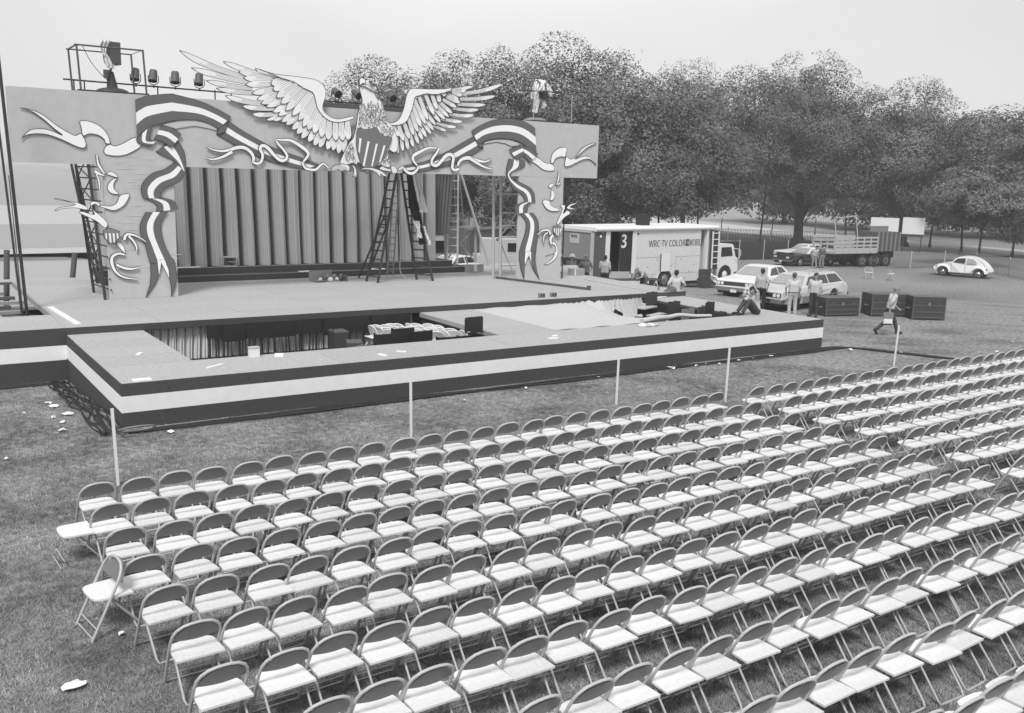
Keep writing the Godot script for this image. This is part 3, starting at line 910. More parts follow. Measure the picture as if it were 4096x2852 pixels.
func build_stage() -> void:
	var t := thing("main_stage", "wide raised main stage with a pale plywood deck under the eagle arch", "stage", Vector3.ZERO)
	slab("frame", 0.0, 21.3, -18.3, -6.42, DECK - 0.02, 0.08, "old_wood", t)
	sheets(0.0, 21.3, -18.3, -6.42, DECK, 401, t)
	slab("frame", -9.0, 0.0, -8.9, -6.42, DECK - 0.02, 0.08, "old_wood", t)
	sheets(-9.0, 0.0, -8.9, -6.42, DECK, 402, t)
	slab("frame", -9.0, 0.0, -18.3, -17.5, DECK - 0.02, 0.08, "old_wood", t)
	sheets(-9.0, 0.0, -18.3, -17.5, DECK, 403, t)
	boxed("fascia_board", Vector3(10.65, 1.0055, -6.40), Vector3(21.32, 0.172, 0.035), "dark_band", t)
	boxed("dark_band", Vector3(-4.51, 0.877, -6.40), Vector3(8.98, 0.43, 0.035), "dark_band", t)
	boxed("white_band", Vector3(-4.51, 0.476, -6.395), Vector3(8.98, 0.368, 0.035), "white_cloth_band", t)
	boxed("dark_band", Vector3(-4.51, -0.03, -6.40), Vector3(8.98, 0.64, 0.035), "dark_band", t)
	boxed("edge_board", Vector3(21.32, 1.0, -12.36), Vector3(0.035, 0.17, 11.86), "dark_band", t)
	for x in [12.6, 20.0, 21.1]:
		boxed("leg", Vector3(x, 0.49, -6.62), Vector3(0.22 if x > 19.0 else 0.1, 0.98, 0.12), "grey_dark", t)
	for i in 7:
		boxed("leg", Vector3(2.0 + i * 2.6, 0.45, -10.2), Vector3(0.1, 1.05, 0.1), "old_wood", t)
	boxed("pit_edge", Vector3(0.02, 1.03, -13.2), Vector3(0.06, 0.16, 8.6), "wood", t)
	# runway: front, left, middle and right walkways
	t = thing("runway", "low runway in front of the stage, banded dark, white and dark", "runway", Vector3.ZERO)
	slab("frame", 0.0, 21.18, -1.78, 0.0, 0.92 - 0.02, 0.06, "old_wood", t)
	sheets(0.0, 21.18, -1.78, 0.0, 0.92, 404, t)
	slab("frame", 0.0, 1.85, -6.38, -1.785, 0.92 - 0.02, 0.06, "old_wood", t)
	sheets(0.0, 1.85, -6.38, -1.785, 0.92, 405, t)
	slab("frame", 10.05, 11.93, -6.38, -1.785, 0.92 - 0.02, 0.06, "old_wood", t)
	sheets(10.05, 11.93, -6.38, -1.785, 0.92, 406, t)
	slab("frame", 19.35, 21.18, -8.2, -1.785, 0.918 - 0.02, 0.06, "old_wood", t)
	sheets(19.35, 21.18, -8.2, -1.785, 0.918, 407, t)
	lengths("dark_band", Vector3(-0.01, 0.79, 0.0), Vector3(21.19, 0.79, 0.0), 7, 0.258, 0.03, ["dark_band", "dark_band_faded"], t)
	lengths("white_band", Vector3(-0.015, 0.497, 0.006), Vector3(21.195, 0.497, 0.006), 5, 0.332, 0.03, ["white_cloth_band", "white_band_faded"], t)
	lengths("dark_band", Vector3(-0.01, 0.155, 0.0), Vector3(21.19, 0.155, 0.0), 6, 0.355, 0.03, ["dark_band_faded", "dark_band"], t)
	boxed("dark_band", Vector3(-0.0, 0.79, -3.2), Vector3(0.03, 0.258, 6.38), "dark_band", t)
	boxed("white_band", Vector3(-0.006, 0.497, -3.195), Vector3(0.03, 0.332, 6.40), "white_cloth_band", t)
	boxed("dark_band", Vector3(-0.0, 0.03, -3.2), Vector3(0.03, 0.605, 6.38), "dark_band", t)
	boxed("dark_band", Vector3(21.19, 0.79, -4.0), Vector3(0.03, 0.258, 8.0), "dark_band", t)
	boxed("white_band", Vector3(21.196, 0.497, -3.995), Vector3(0.03, 0.332, 8.02), "white_cloth_band", t)
	boxed("dark_band", Vector3(21.19, 0.155, -4.0), Vector3(0.03, 0.355, 8.0), "dark_band", t)
	boxed("inner_skirt", Vector3(10.06, 0.4, -4.05), Vector3(0.03, 0.86, 4.5), "black_cloth", t)
	boxed("inner_skirt", Vector3(5.95, 0.4, -1.80), Vector3(8.2, 0.86, 0.03), "black_cloth", t)
	boxed("inner_skirt", Vector3(15.65, 0.4, -1.80), Vector3(7.4, 0.86, 0.03), "black_cloth", t)
	boxed("inner_skirt", Vector3(19.33, 0.4, -4.5), Vector3(0.03, 0.86, 5.4), "black_cloth", t)
	boxed("edge_batten", Vector3(10.02, 0.86, -4.05), Vector3(0.06, 0.12, 4.5), "wood", t)

func xyz(p: Vector2, z: float) -> Vector3:
	return Vector3(p.x, p.y, z)

const LINE := Color(0.09, 0.09, 0.09)
const INK := Color(0.05, 0.05, 0.05)
const PAINT_DARK := Color(0.115, 0.115, 0.115)
const PAINT_WHITE := Color(0.84, 0.84, 0.84)

func outlined(called: String, poly: PackedVector2Array, z: float, col: Color, parent: Node, line := 0.02) -> MeshInstance3D:
	var s := st()
	var inner := Geometry2D.offset_polygon(poly, -line)
	prism(s, poly, z - 0.02, z, Transform3D.IDENTITY, INK)
	for q in inner:
		if not Geometry2D.is_polygon_clockwise(q) or inner.size() == 1:
			prism(s, q, z - 0.001, z + 0.007, Transform3D.IDENTITY, col)
	return put(called, s, M.painted, parent)

func ribbon(flat: Array, z: float, parent: Node) -> void:
	var a := PackedVector2Array()
	var b := PackedVector2Array()
	for i in range(0, flat.size(), 4):
		a.append(Vector2(flat[i], flat[i + 1]))
		b.append(Vector2(flat[i + 2], flat[i + 3]))
	a = smooth2(a, 6)
	b = smooth2(b, 6)
	var n := a.size()
	var s := st()
	s.set_color(INK)
	for i in n:
		if i == n - 1:
			break
		var o := []
		for k in [i, i + 1]:
			var d := (a[k] - b[k]).normalized() * 0.02
			o.append(a[k] + d)
			o.append(b[k] - d)
		quad(s, xyz(o[0], z), xyz(o[2], z), xyz(o[3], z), xyz(o[1], z))
		quad(s, xyz(o[0], z - 0.02), xyz(o[1], z - 0.02), xyz(o[3], z - 0.02), xyz(o[2], z - 0.02))
		quad(s, xyz(o[0], z), xyz(o[0], z - 0.02), xyz(o[2], z - 0.02), xyz(o[2], z))
		quad(s, xyz(o[1], z), xyz(o[3], z), xyz(o[3], z - 0.02), xyz(o[1], z - 0.02))
	put("backing", s, M.painted, parent)
	var cut := [0.0, 0.32, 0.64, 1.0]
	for j in 3:
		s = st()
		s.set_color(PAINT_WHITE if j == 1 else PAINT_DARK)
		for i in n - 1:
			quad(s, xyz(a[i].lerp(b[i], cut[j]), z + 0.006), xyz(a[i + 1].lerp(b[i + 1], cut[j]), z + 0.006), xyz(a[i + 1].lerp(b[i + 1], cut[j + 1]), z + 0.006), xyz(a[i].lerp(b[i], cut[j + 1]), z + 0.006))
		put("white_stripe" if j == 1 else "dark_stripe", s, M.painted, parent)

func thin(d: Array, z: float, parent: Node) -> void:
	var c := smooth2(pv(d, 3), 5)
	var n := c.size()
	var l := PackedVector2Array()
	var r := PackedVector2Array()
	for i in n:
		var f := float(i) / (n - 1)
		var w: float = lerpf(d[0], d[1], f * 2.0) if f < 0.5 else lerpf(d[1], d[2], f * 2.0 - 1.0)
		var t := (c[mini(i + 1, n - 1)] - c[maxi(i - 1, 0)]).normalized().orthogonal()
		l.append(c[i] + t * w * 0.5)
		r.append(c[i] - t * w * 0.5)
	var s := st()
	for e in 2:
		var zz := z + 0.006 * e
		s.set_color(PAINT_WHITE if e == 1 else INK)
		for i in n - 1:
			var g0 := (l[i] - r[i]).normalized() * (0.0 if e == 1 else 0.022)
			var g1 := (l[i + 1] - r[i + 1]).normalized() * (0.0 if e == 1 else 0.022)
			quad(s, xyz(l[i] + g0, zz), xyz(l[i + 1] + g1, zz), xyz(r[i + 1] - g1, zz), xyz(r[i] - g0, zz))
			if e == 0:
				quad(s, xyz(l[i] + g0, zz), xyz(l[i] + g0, zz - 0.015), xyz(l[i + 1] + g1, zz - 0.015), xyz(l[i + 1] + g1, zz))
				quad(s, xyz(r[i] - g0, zz), xyz(r[i + 1] - g1, zz), xyz(r[i + 1] - g1, zz - 0.015), xyz(r[i] - g0, zz - 0.015))
	put("streamer", s, M.painted, parent)

func feather(d: Array, z: float, parent: Node, tone := 0.72, called := "feather", line := 0.017) -> void:
	var w: float = d[0] * (1.38 if called == "feather" else 1.0)
	var p := pv(d, 1)
	var n := 9
	var c := PackedVector2Array()
	for i in n + 1:
		var t := float(i) / n
		c.append(p[0].lerp(p[1], t).lerp(p[1].lerp(p[2], t), t))
	var sides := [[], []]
	for e in 2:
		for i in n + 1:
			var t := float(i) / n
			var tg := (c[mini(i + 1, n)] - c[maxi(i - 1, 0)]).normalized()
			var ww := w * 0.5 * minf(1.0, pow(t / 0.3, 0.55)) * (1.0 - 0.35 * t) + (line if e == 0 else 0.0)
			if e == 1 and i == 0:
				ww = 0.0
			sides[e].append([c[i] + tg.orthogonal() * ww - (tg * 0.03 if i == 0 and e == 0 else Vector2.ZERO), c[i] - tg.orthogonal() * ww - (tg * 0.03 if i == 0 and e == 0 else Vector2.ZERO)])
	var s := st()
	for e in 2:
		var zz := z + 0.004 * e
		s.set_color(Color(tone, tone, tone) if e == 1 else LINE)
		for i in n:
			var a: Array = sides[e][i]
			var b: Array = sides[e][i + 1]
			quad(s, xyz(a[0], zz), xyz(b[0], zz), xyz(b[1], zz), xyz(a[1], zz))
			if e == 0:
				quad(s, xyz(a[0], zz), xyz(a[0], zz - 0.012), xyz(b[0], zz - 0.012), xyz(b[0], zz))
				quad(s, xyz(a[1], zz), xyz(b[1], zz), xyz(b[1], zz - 0.012), xyz(a[1], zz - 0.012))
	# brush-drawn barbs
	s.set_color(Color(0.42, 0.42, 0.42))
	for off in [-0.28, 0.02, 0.27]:
		for i in range(3 if off < 0.0 else 4, n):
			var q := []
			for k in [i, i + 1]:
				var a: Array = sides[1][k]
				var m: Vector2 = a[0].lerp(a[1], 0.5 + off)
				var hw: Vector2 = 0.007 * (a[0] - a[1]).normalized()
				q.append(m + hw)
				q.append(m - hw)
			quad(s, xyz(q[0], z + 0.006), xyz(q[2], z + 0.006), xyz(q[3], z + 0.006), xyz(q[1], z + 0.006))
	put(called, s, M.painted, parent)

func build_arch() -> void:
	var t := thing("proscenium_arch", "pale cloth-covered arch with two legs and a long header over the stage", "stage arch", Vector3(0, 0, 0))
	boxed("header_panel", Vector3(10.3, 6.215, ARCH_Z - 0.05), Vector3(21.4, 2.11, 0.09), "arch_panel", t)
	boxed("leg_panel", Vector3(3.08, 3.126, ARCH_Z - 0.05), Vector3(2.06, 4.058, 0.088), "arch_panel", t)
	boxed("leg_panel", Vector3(18.23, 3.126, ARCH_Z - 0.05), Vector3(2.14, 4.058, 0.088), "arch_panel", t)
	for y in [5.25, 7.18]:
		boxed("batten", Vector3(10.3, y, ARCH_Z - 0.13), Vector3(21.2, 0.09, 0.06), "wood", t)
	# wrinkles pulled into the cloth of the left leg
	var s := st()
	var r := RandomNumberGenerator.new()
	r.seed = 44
	for i in 34:
		var y := r.randf_range(1.3, 5.5)
		var x := r.randf_range(2.15, 3.6)
		var l := r.randf_range(0.3, 0.9)
		if y > 5.0:
			x -= 0.2
		tube(s, smooth3([Vector3(x, y, ARCH_Z - 0.014), Vector3(x + l * 0.5, y + r.randf_range(-0.03, 0.03), ARCH_Z - 0.004), Vector3(x + l, y + r.randf_range(-0.04, 0.04), ARCH_Z - 0.014)], 4), 0.009, 0.009, 6)
	put("cloth_wrinkles", s, M.arch_panel, t, true).set_meta("kind", "stuff")
	# striped garlands
	t = thing("striped_garland", "striped ribbon garland arching over the left half of the header, down to the eagle", "ribbon", Vector3.ZERO, 0.0, "")
	for i in 2:
		outlined("ribbon_underside", pv(UNDERSIDE[i]), ARCH_Z + 0.015 + 0.004 * i, Color(0.5, 0.5, 0.5), t, 0.008)
	ribbon(RIB_L_SWAG[0], ARCH_Z + 0.03, t)
	ribbon(RIB_L_HEAD[0], ARCH_Z + 0.045, t)
	outlined("ribbon_fold", pv(FOLD[0]), ARCH_Z + 0.06, PAINT_DARK, t)
	t = thing("striped_garland", "striped ribbon garland arching over the right half of the header, below the covered lamp", "ribbon", Vector3.ZERO)
	outlined("ribbon_underside", pv(UNDERSIDE[2]), ARCH_Z + 0.015, Color(0.5, 0.5, 0.5), t)
	ribbon(RIB_R_SWAG[0], ARCH_Z + 0.03, t)
	ribbon(RIB_R_HEAD[0], ARCH_Z + 0.045, t)
	outlined("ribbon_fold", pv(FOLD[1]), ARCH_Z + 0.06, PAINT_DARK, t)
	t = thing("hanging_ribbon", "long striped ribbon with a forked end winding down the arch's left leg", "ribbon", Vector3.ZERO)
	outlined("ribbon_fold", pv(FOLD[2]), ARCH_Z + 0.022, PAINT_DARK, t)
	for i in RIB_L_LEG.size():
		ribbon(RIB_L_LEG[i], ARCH_Z + [0.062, 0.075, 0.03, 0.05, 0.03, 0.05][i], t)
	for i in [0, 1]:
		outlined("ribbon_tail", pv(TAIL_DARK[i]), ARCH_Z + 0.032 + 0.012 * i, PAINT_DARK, t, 0.02)
		outlined("ribbon_tail_stripe", pv(TAIL_WHITE[i]), ARCH_Z + 0.056 + 0.01 * i, PAINT_WHITE, t, 0.006)
	t = thing("hanging_ribbon", "long striped ribbon with a forked end winding down the arch's right leg", "ribbon", Vector3.ZERO)
	for i in RIB_R_LEG.size():
		ribbon(RIB_R_LEG[i], ARCH_Z + [0.062, 0.078, 0.03, 0.05, 0.03][i], t)
	for i in [2, 3]:
		outlined("ribbon_tail", pv(TAIL_DARK[i]), ARCH_Z + 0.032 + 0.012 * (i - 2), PAINT_DARK, t, 0.02)
		outlined("ribbon_tail_stripe", pv(TAIL_WHITE[i]), ARCH_Z + 0.056 + 0.01 * (i - 2), PAINT_WHITE, t, 0.006)
	# white streamers
	var lab := ["forked white streamer cut-out at the far left end of the header", "forked white streamer cut-out at the right end of the header"]
	for k in 2:
		t = thing("white_streamer", lab[k], "streamer", Vector3.ZERO)
		for i in 3:
			outlined("streamer_fold", smooth2(pv(STREAMER[k * 3 + i]), 3, true), ARCH_Z + 0.02 + 0.012 * (2 - i), PAINT_WHITE, t)
	lab = ["thin curling white streamer over the garland left of the eagle", "thin curling white streamer over the garland right of the eagle"]
	for k in 2:
		t = thing("curling_streamer", lab[k], "streamer", Vector3.ZERO)
		var src: Array = THIN_L if k == 0 else THIN_R
		for i in src.size():
			thin(src[i], ARCH_Z + 0.075 + 0.009 * i, t)
	# small scrolls and shields on the legs
	lab = ["white scroll ornament with a small striped shield on the arch's left leg", "white scroll ornament with a small striped shield on the arch's right leg"]
	for k in 2:
		t = thing("scroll_ornament", lab[k], "ornament", Vector3.ZERO)
		var o: Array = ORN_L if k == 0 else ORN_R
		for i in o.size():
			outlined("scroll", smooth2(pv(o[i]), 3, true), ARCH_Z + 0.02 + 0.009 * (i % 3), PAINT_WHITE, t, 0.016)
		for i in (range(0, 7) if k == 0 else range(7, 11)):
			thin(ORN_THIN[i], ARCH_Z + 0.05 + 0.004 * i, t)
		outlined("small_shield", pv(SMALL_SHIELD[k]), ARCH_Z + 0.11, Color(0.2, 0.2, 0.2), t, 0.018)
		for i in 4:
			outlined("shield_stripe", pv(SMALL_STRIPE[k * 4 + i]), ARCH_Z + 0.128, PAINT_WHITE, t, 0.001)
	build_eagle()

func jitter(d: Array, r: RandomNumberGenerator) -> Array:
	var o := d.duplicate()
	o[0] = d[0] * r.randf_range(0.45, 0.95)
	for i in [1, 5]:
		o[i] += r.randf_range(-0.05, 0.05)
	for i in [2, 6]:
		o[i] += r.randf_range(-0.06, 0.06)
	return o

func build_eagle() -> void:
	var t := thing("eagle_cutout", "huge painted eagle cut-out with spread wings and a striped shield over the arch", "eagle", Vector3.ZERO)
	var z := ARCH_Z + 0.10
	var wings := [WING_L, WING_R]
	var e2 := RandomNumberGenerator.new()
	e2.seed = 8
	for k in 2:
		var wd: Array = wings[k]
		for i in wd.size():
			feather(wd[i], z + 0.0016 * i, t, e2.randf_range(0.74, 0.84))
		outlined("wing_shoulder", smooth2(pv(EAGLE_ARM[k]), 2, true), z + 0.085, Color(0.83, 0.83, 0.83), t, 0.02)
	outlined("body", smooth2(pv(EAGLE_BODY[0]), 2, true), z + 0.10, Color(0.80, 0.80, 0.80), t, 0.02)
	for i in EAGLE_CHEST.size():
		feather(jitter(EAGLE_CHEST[i], e2), z + 0.112 + 0.0006 * i, t, e2.randf_range(0.74, 0.84), "breast_feather", 0.006)
	for i in 2:
		outlined("beak", pv(EAGLE_BEAK[i]), z + 0.145 + 0.012 * i, Color(0.84, 0.84, 0.84), t, 0.02)
		outlined("eye", pv(EAGLE_EYE[i]), z + 0.155 + 0.012 * i, Color(0.4 - 0.3 * i, 0.4 - 0.3 * i, 0.4 - 0.3 * i), t, 0.012)
	for i in EAGLE_LEAF.size():
		outlined("olive_leaf", pv(EAGLE_LEAF[i]), z + 0.145 + 0.006 * i, Color(0.32, 0.32, 0.32) if i < 3 else Color(0.5, 0.5, 0.5), t, 0.012)
	for i in EAGLE_CLAW.size():
		outlined("claw" if i in [0, 1, 5, 6] else "scroll", smooth2(pv(EAGLE_CLAW[i]), 2, true), z + 0.145 + 0.006 * i, Color(0.72, 0.72, 0.72) if i != 0 else Color(0.5, 0.5, 0.5), t, 0.018)
	var sh := outlined("shield", smooth2(pv(EAGLE_SHIELD[0]), 2, true), z + 0.155, Color(0.16, 0.16, 0.16), t, 0.018)
	for i in 4:
		outlined("white_stripe", pv(SHIELD_STRIPE[i]), z + 0.17, PAINT_WHITE, sh, 0.004)

# ------------------------------------------------------------------ things on and over the stage
func ladder(t: Node, a0: Vector3, a1: Vector3, b0: Vector3, b1: Vector3, n: int, m: String, w := 0.055) -> void:
	# two rails a0>a1 and b0>b1 with n rungs between
	var s := st()
	bar(s, a0, a1, w, w * 0.7, Vector3.BACK)
	put("rail", s, M[m], t)
	s = st()
	bar(s, b0, b1, w, w * 0.7, Vector3.BACK)
	put("rail", s, M[m], t)
	for i in n:
		var f := (i + 0.7) / n
		s = st()
		tube(s, [a0.lerp(a1, f), b0.lerp(b1, f)], w * 0.36, -1.0, 5)
		put("rung", s, M[m], t)

func pole(t: Node, called: String, a: Vector3, b: Vector3, r: float, m: String) -> void:
	var s := st()
	tube(s, [a, b], r, -1.0, 7)
	put(called, s, M[m], t)

func drape(called: String, pts: Array, wid: float, m: String, t: Node, seed_ := 1) -> void:
	# a hanging, crumpled length of cloth along a line
	var r := RandomNumberGenerator.new()
	r.seed = seed_
	var c := smooth3(pts, 6)
	var s := st()
	s.set_smooth_group(0)
	var rows := []
	for i in c.size():
		var f := float(i) / (c.size() - 1)
		var row := []
		for k in 9:
			var u := k / 8.0 - 0.5
			var w := wid * (0.75 + 0.25 * sin(f * 9.0 + seed_))
			row.append(c[i] + Vector3(u * w, r.randf_range(-0.02, 0.02), 0.09 * sin(k * 1.9 + f * 4.0) + r.randf_range(-0.02, 0.02)))
		rows.append(row)
	for i in rows.size() - 1:
		for k in 8:
			quad(s, rows[i][k], rows[i + 1][k], rows[i + 1][k + 1], rows[i][k + 1])
	put(called, s, M[m], t, true)

func pleated(called: String, x0: float, x1: float, y0: float, y1: float, z: float, pitch: float, depth: float, base: float, m: String, t: Node, seed_: int, lean := 0.0, ribs := 9, groove := 0.13) -> MeshInstance3D:
	var r := RandomNumberGenerator.new()
	r.seed = seed_
	var s := st()
	s.set_smooth_group(0)
	var per := 40
	var n := int(round((x1 - x0) / pitch))
	var cols := []
	for i in n:
		var sh := r.randf_range(-0.06, 0.06)
		var amp := r.randf_range(0.8, 1.15)
		for k in per:
			var u := float(k) / per
			var zz := depth * amp * pow(maxf(0.0, sin(PI * clampf((u - groove) / (1.0 - groove), 0.0, 1.0))), 0.6)
			zz += 0.03 * sin(u * 17.0 + i)
			if u < groove:
				zz = -depth * 2.5
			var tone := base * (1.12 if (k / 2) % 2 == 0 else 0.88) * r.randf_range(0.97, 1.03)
			cols.append([x0 + (i + u) * pitch + sh * pitch * sin(PI * u), zz, tone])
	var rows := 10
	for i in cols.size() - 1:
		for j in rows:
			var q := []
			for e in [[i, j], [i + 1, j], [i + 1, j + 1], [i, j], [i + 1, j + 1], [i, j + 1]]:
				var c: Array = cols[e[0]]
				var f := float(e[1]) / rows
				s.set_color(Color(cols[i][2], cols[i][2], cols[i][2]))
				s.add_vertex(Vector3(c[0] + lean * (1.0 - f) + 0.012 * sin(f * 4.0 + i * 0.02), lerpf(y0, y1, f), z + c[1] * 1.0))
	return put(called, s, M[m], t, true)

func can_light(label: String, p: Vector3, tilt: float, turn: float, group: String) -> void:
	var t := thing("can_light", label, "stage light", p, turn, group)
	var ax := Vector3(0, -cos(tilt), sin(tilt))
	var s := st()
	tube(s, [-ax * 0.16, -ax * 0.10, ax * 0.10, ax * 0.2], 0.115, 0.145, 12)
	put("housing", s, M.grey_dark, t, true)
	s = st()
	disc_drum(s, ax * 0.205, ax, 0.13, 0.006, 14)
	put("lens", s, M.black, t)
	s = st()
	tube(s, smooth3([Vector3(-0.16, 0, 0), Vector3(-0.15, -0.22, -0.02), Vector3(0, -0.30, -0.03), Vector3(0.15, -0.22, -0.02), Vector3(0.16, 0, 0)], 4), 0.014, -1.0, 5)
	put("yoke", s, M.dark, t)
	s = st()
	tube(s, [Vector3(0, -0.29, -0.03), Vector3(0, -0.40, -0.03)], 0.02, -1.0, 6)
	put("clamp", s, M.dark, t)

func build_stage_things() -> void:
	# curtain, steps
	var t := thing("stage_curtain", "tall pale striped curtain in deep folds across the back of the stage", "curtain", Vector3.ZERO)
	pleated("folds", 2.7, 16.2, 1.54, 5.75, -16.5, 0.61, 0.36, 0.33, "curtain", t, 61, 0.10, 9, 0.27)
	pole(t, "curtain_rail", Vector3(2.4, 5.78, -16.5), Vector3(17.6, 5.78, -16.5), 0.04, "dark")
	t = thing("side_curtain", "narrow gathered dark curtain at the right end of the stage curtain", "curtain", Vector3.ZERO)
	pleated("folds", 16.35, 17.35, 2.6, 5.75, -16.9, 0.16, 0.07, 0.12, "curtain", t, 62, -0.2, 3, 0.3)
	boxed("riser", Vector3(9.9, DECK + 0.1125, -16.05), Vector3(14.6, 0.225, 1.6), "dark", self).set_meta("label", "long low black platform step nearest the stage floor, under the curtain")
	get_child(get_child_count() - 1).set_meta("category", "platform")
	boxed("riser", Vector3(9.6, DECK + 0.34, -16.5), Vector3(14.2, 0.225, 1.25), "dark", self).set_meta("label", "upper long black platform step at the foot of the stage curtain")
	get_child(get_child_count() - 1).set_meta("category", "platform")
	for i in 2:
		tag(boxed("edge_strip", Vector3(9.7, DECK + 0.23 + 0.225 * i, -15.27 - 0.62 * i), Vector3(14.0, 0.012, 0.05), "wood"), ["pale wooden edging along the lower black step", "pale wooden edging along the upper black step"][i], "edging")
	# big A-frame of ladders with a dark cloth and a pale sheet hung over it
	t = thing("tall_ladder", "tall dark wooden stepladder standing on the stage, its head under the eagle's tail", "ladder", Vector3.ZERO)
	ladder(t, Vector3(11.52, DECK, -13.4), Vector3(12.58, 5.9, -13.25), Vector3(11.68, DECK, -12.75), Vector3(12.74, 5.9, -13.05), 15, "dark", 0.08)
	ladder(t, Vector3(13.62, DECK, -13.3), Vector3(12.74, 5.9, -13.2), Vector3(14.0, DECK, -12.7), Vector3(12.92, 5.9, -13.0), 15, "dark", 0.08)
	t = thing("leaning_ladder", "shorter dark ladder leaning inside the left legs of the tall stepladder", "ladder", Vector3.ZERO)
	ladder(t, Vector3(11.75, DECK, -14.6), Vector3(12.35, 3.5, -13.6), Vector3(12.0, DECK, -14.4), Vector3(12.55, 3.5, -13.5), 8, "dark", 0.06)
	t = thing("extension_ladder", "narrow pale ladder upright in the middle of the tall stepladder", "ladder", Vector3.ZERO)
	ladder(t, Vector3(12.72, DECK + 0.1, -14.1), Vector3(12.68, 4.9, -13.4), Vector3(12.98, DECK + 0.1, -14.1), Vector3(12.90, 4.9, -13.4), 14, "grey", 0.05)
	t = thing("draped_cloth", "dark crumpled cloth hanging over the right side of the tall stepladder", "cloth", Vector3.ZERO)
	drape("cloth", [Vector3(12.9, 5.8, -12.9), Vector3(13.05, 4.9, -12.85), Vector3(13.2, 4.0, -12.8), Vector3(13.42, 3.3, -12.75), Vector3(13.55, 2.5, -12.7)], 0.5, "black_cloth", t, 3)
	t = thing("draped_sheet", "pale crumpled sheet hanging beside the dark cloth on the tall stepladder", "sheet", Vector3.ZERO)
	drape("sheet", [Vector3(13.25, 5.7, -12.7), Vector3(13.3, 5.0, -12.65), Vector3(13.42, 4.4, -12.6), Vector3(13.55, 3.72, -12.6)], 0.34, "sheet", t, 5)
	drape("sheet", [Vector3(13.2, 3.4, -12.62), Vector3(13.3, 3.0, -12.6), Vector3(13.36, 2.75, -12.6)], 0.28, "sheet", t, 7)
	drape("sheet", [Vector3(13.5, 3.2, -12.6), Vector3(13.62, 2.85, -12.55), Vector3(13.76, 2.5, -12.5)], 0.14, "sheet", t, 9)
	t = thing("hanging_rope", "thin pale rope trailing down to the stage from the tall ladder", "rope", Vector3.ZERO)
	var s := st()
	tube(s, smooth3([Vector3(13.0, 3.2, -13.6), Vector3(13.1, 2.2, -13.7), Vector3(13.15, 1.4, -13.8), Vector3(13.35, DECK + 0.02, -13.7)], 5), 0.012, -1.0, 5)
	put("strand", s, M.paper, t)
	# wooden stepladders and table behind the gap in the curtain
	t = thing("pale_stepladder", "pale wooden stepladder behind the gap right of the curtain", "ladder", Vector3.ZERO)
	ladder(t, Vector3(17.25, DECK, -17.3), Vector3(17.56, 5.7, -17.6), Vector3(17.74, DECK, -17.2), Vector3(17.94, 5.7, -17.6), 13, "grey_light", 0.07)
	ladder(t, Vector3(18.3, DECK, -18.1), Vector3(17.75, 5.7, -17.7), Vector3(18.8, DECK, -18.1), Vector3(18.0, 5.7, -17.7), 13, "grey", 0.05)
	t = thing("leaning_pole", "long pale timber leaning steeply right of the pale stepladder", "timber", Vector3.ZERO)
	pole(t, "shaft", Vector3(19.62, DECK, -17.5), Vector3(18.02, 5.4, -17.6), 0.055, "grey_light")
	t = thing("work_table", "high wooden work bench cluttered with tools beside the pale stepladder", "bench", Vector3.ZERO)
	boxed("top", Vector3(18.4, 2.85, -18.25), Vector3(1.9, 0.08, 0.7), "wood", t)
	for x in [17.6, 19.2]:
		s = st()
		bar(s, Vector3(x, DECK - 0.1, -18.0), Vector3(x + 0.05, 2.82, -18.2), 0.08, 0.08, Vector3.BACK)
		put("leg", s, M.wood, t)
	for q in [[17.65, 1.3, 19.15, 2.75], [19.2, 1.3, 17.7, 2.75]]:
		s = st()
		bar(s, Vector3(q[0], q[1], -18.15), Vector3(q[2], q[3], -18.15), 0.06, 0.05, Vector3.BACK)
		put("brace", s, M.wood, t)
	for i in 6:
		tag(boxed("tool_box", Vector3(17.75 + i * 0.26, 2.89 + 0.1 + 0.03 * (i % 3), -18.2 + 0.08 * (i % 2)), Vector3(0.2, 0.2 + 0.06 * (i % 3), 0.25), ["grey", "wood", "grey_light"][i % 3], self, i * 0.5), "small %s box on the high bench, %s from the ladder" % [["grey", "wooden", "pale"][i % 3], ORD[i]], "box", "boxes on the work bench")
	# scaffold tower behind the right leg
	t = thing("scaffold_tower", "pale scaffold tower with ladder rungs behind the arch's right leg", "scaffold", Vector3.ZERO)
	for p in [[16.72, -12.62], [17.06, -12.62], [17.6, -14.0], [18.9, -14.0], [18.9, -12.62]]:
		pole(t, "upright", Vector3(p[0], DECK, p[1]), Vector3(p[0] - 0.12, 6.9, p[1]), 0.062 if p[0] < 17.5 else 0.04, "grey_light")
	for y in [1.6, 2.75, 3.2, 3.7, 4.45]:
		pole(t, "rung", Vector3(17.02, y, -12.64), Vector3(18.9, y, -12.64), 0.035, "grey_light")
	for q in [[17.1, 2.6, 18.6, 4.5], [17.05, 3.6, 18.6, 2.4], [17.1, 2.7, 17.9, 1.2]]:
		pole(t, "brace", Vector3(q[0], q[1], -12.9), Vector3(q[2], q[3], -12.9), 0.03, "grey_light")
	pole(t, "brace", Vector3(17.1, 2.6, -13.0), Vector3(18.3, 3.4, -13.0), 0.05, "black")
	t = thing("rung_pole", "thin dark climbing pole with short rungs against the outer edge of the arch's right leg", "pole", Vector3.ZERO)
	pole(t, "shaft", Vector3(19.42, DECK, -11.62), Vector3(19.42, 5.1, -11.62), 0.028, "black")
	for i in 11:
		pole(t, "rung", Vector3(19.2, 1.35 + 0.3 * i, -11.66), Vector3(19.42, 1.35 + 0.3 * i, -11.62), 0.02, "black")
	t = thing("floor_rail", "long dark metal rail lying on the deck beside the arch's right leg", "rail", Vector3.ZERO)
	s = st()
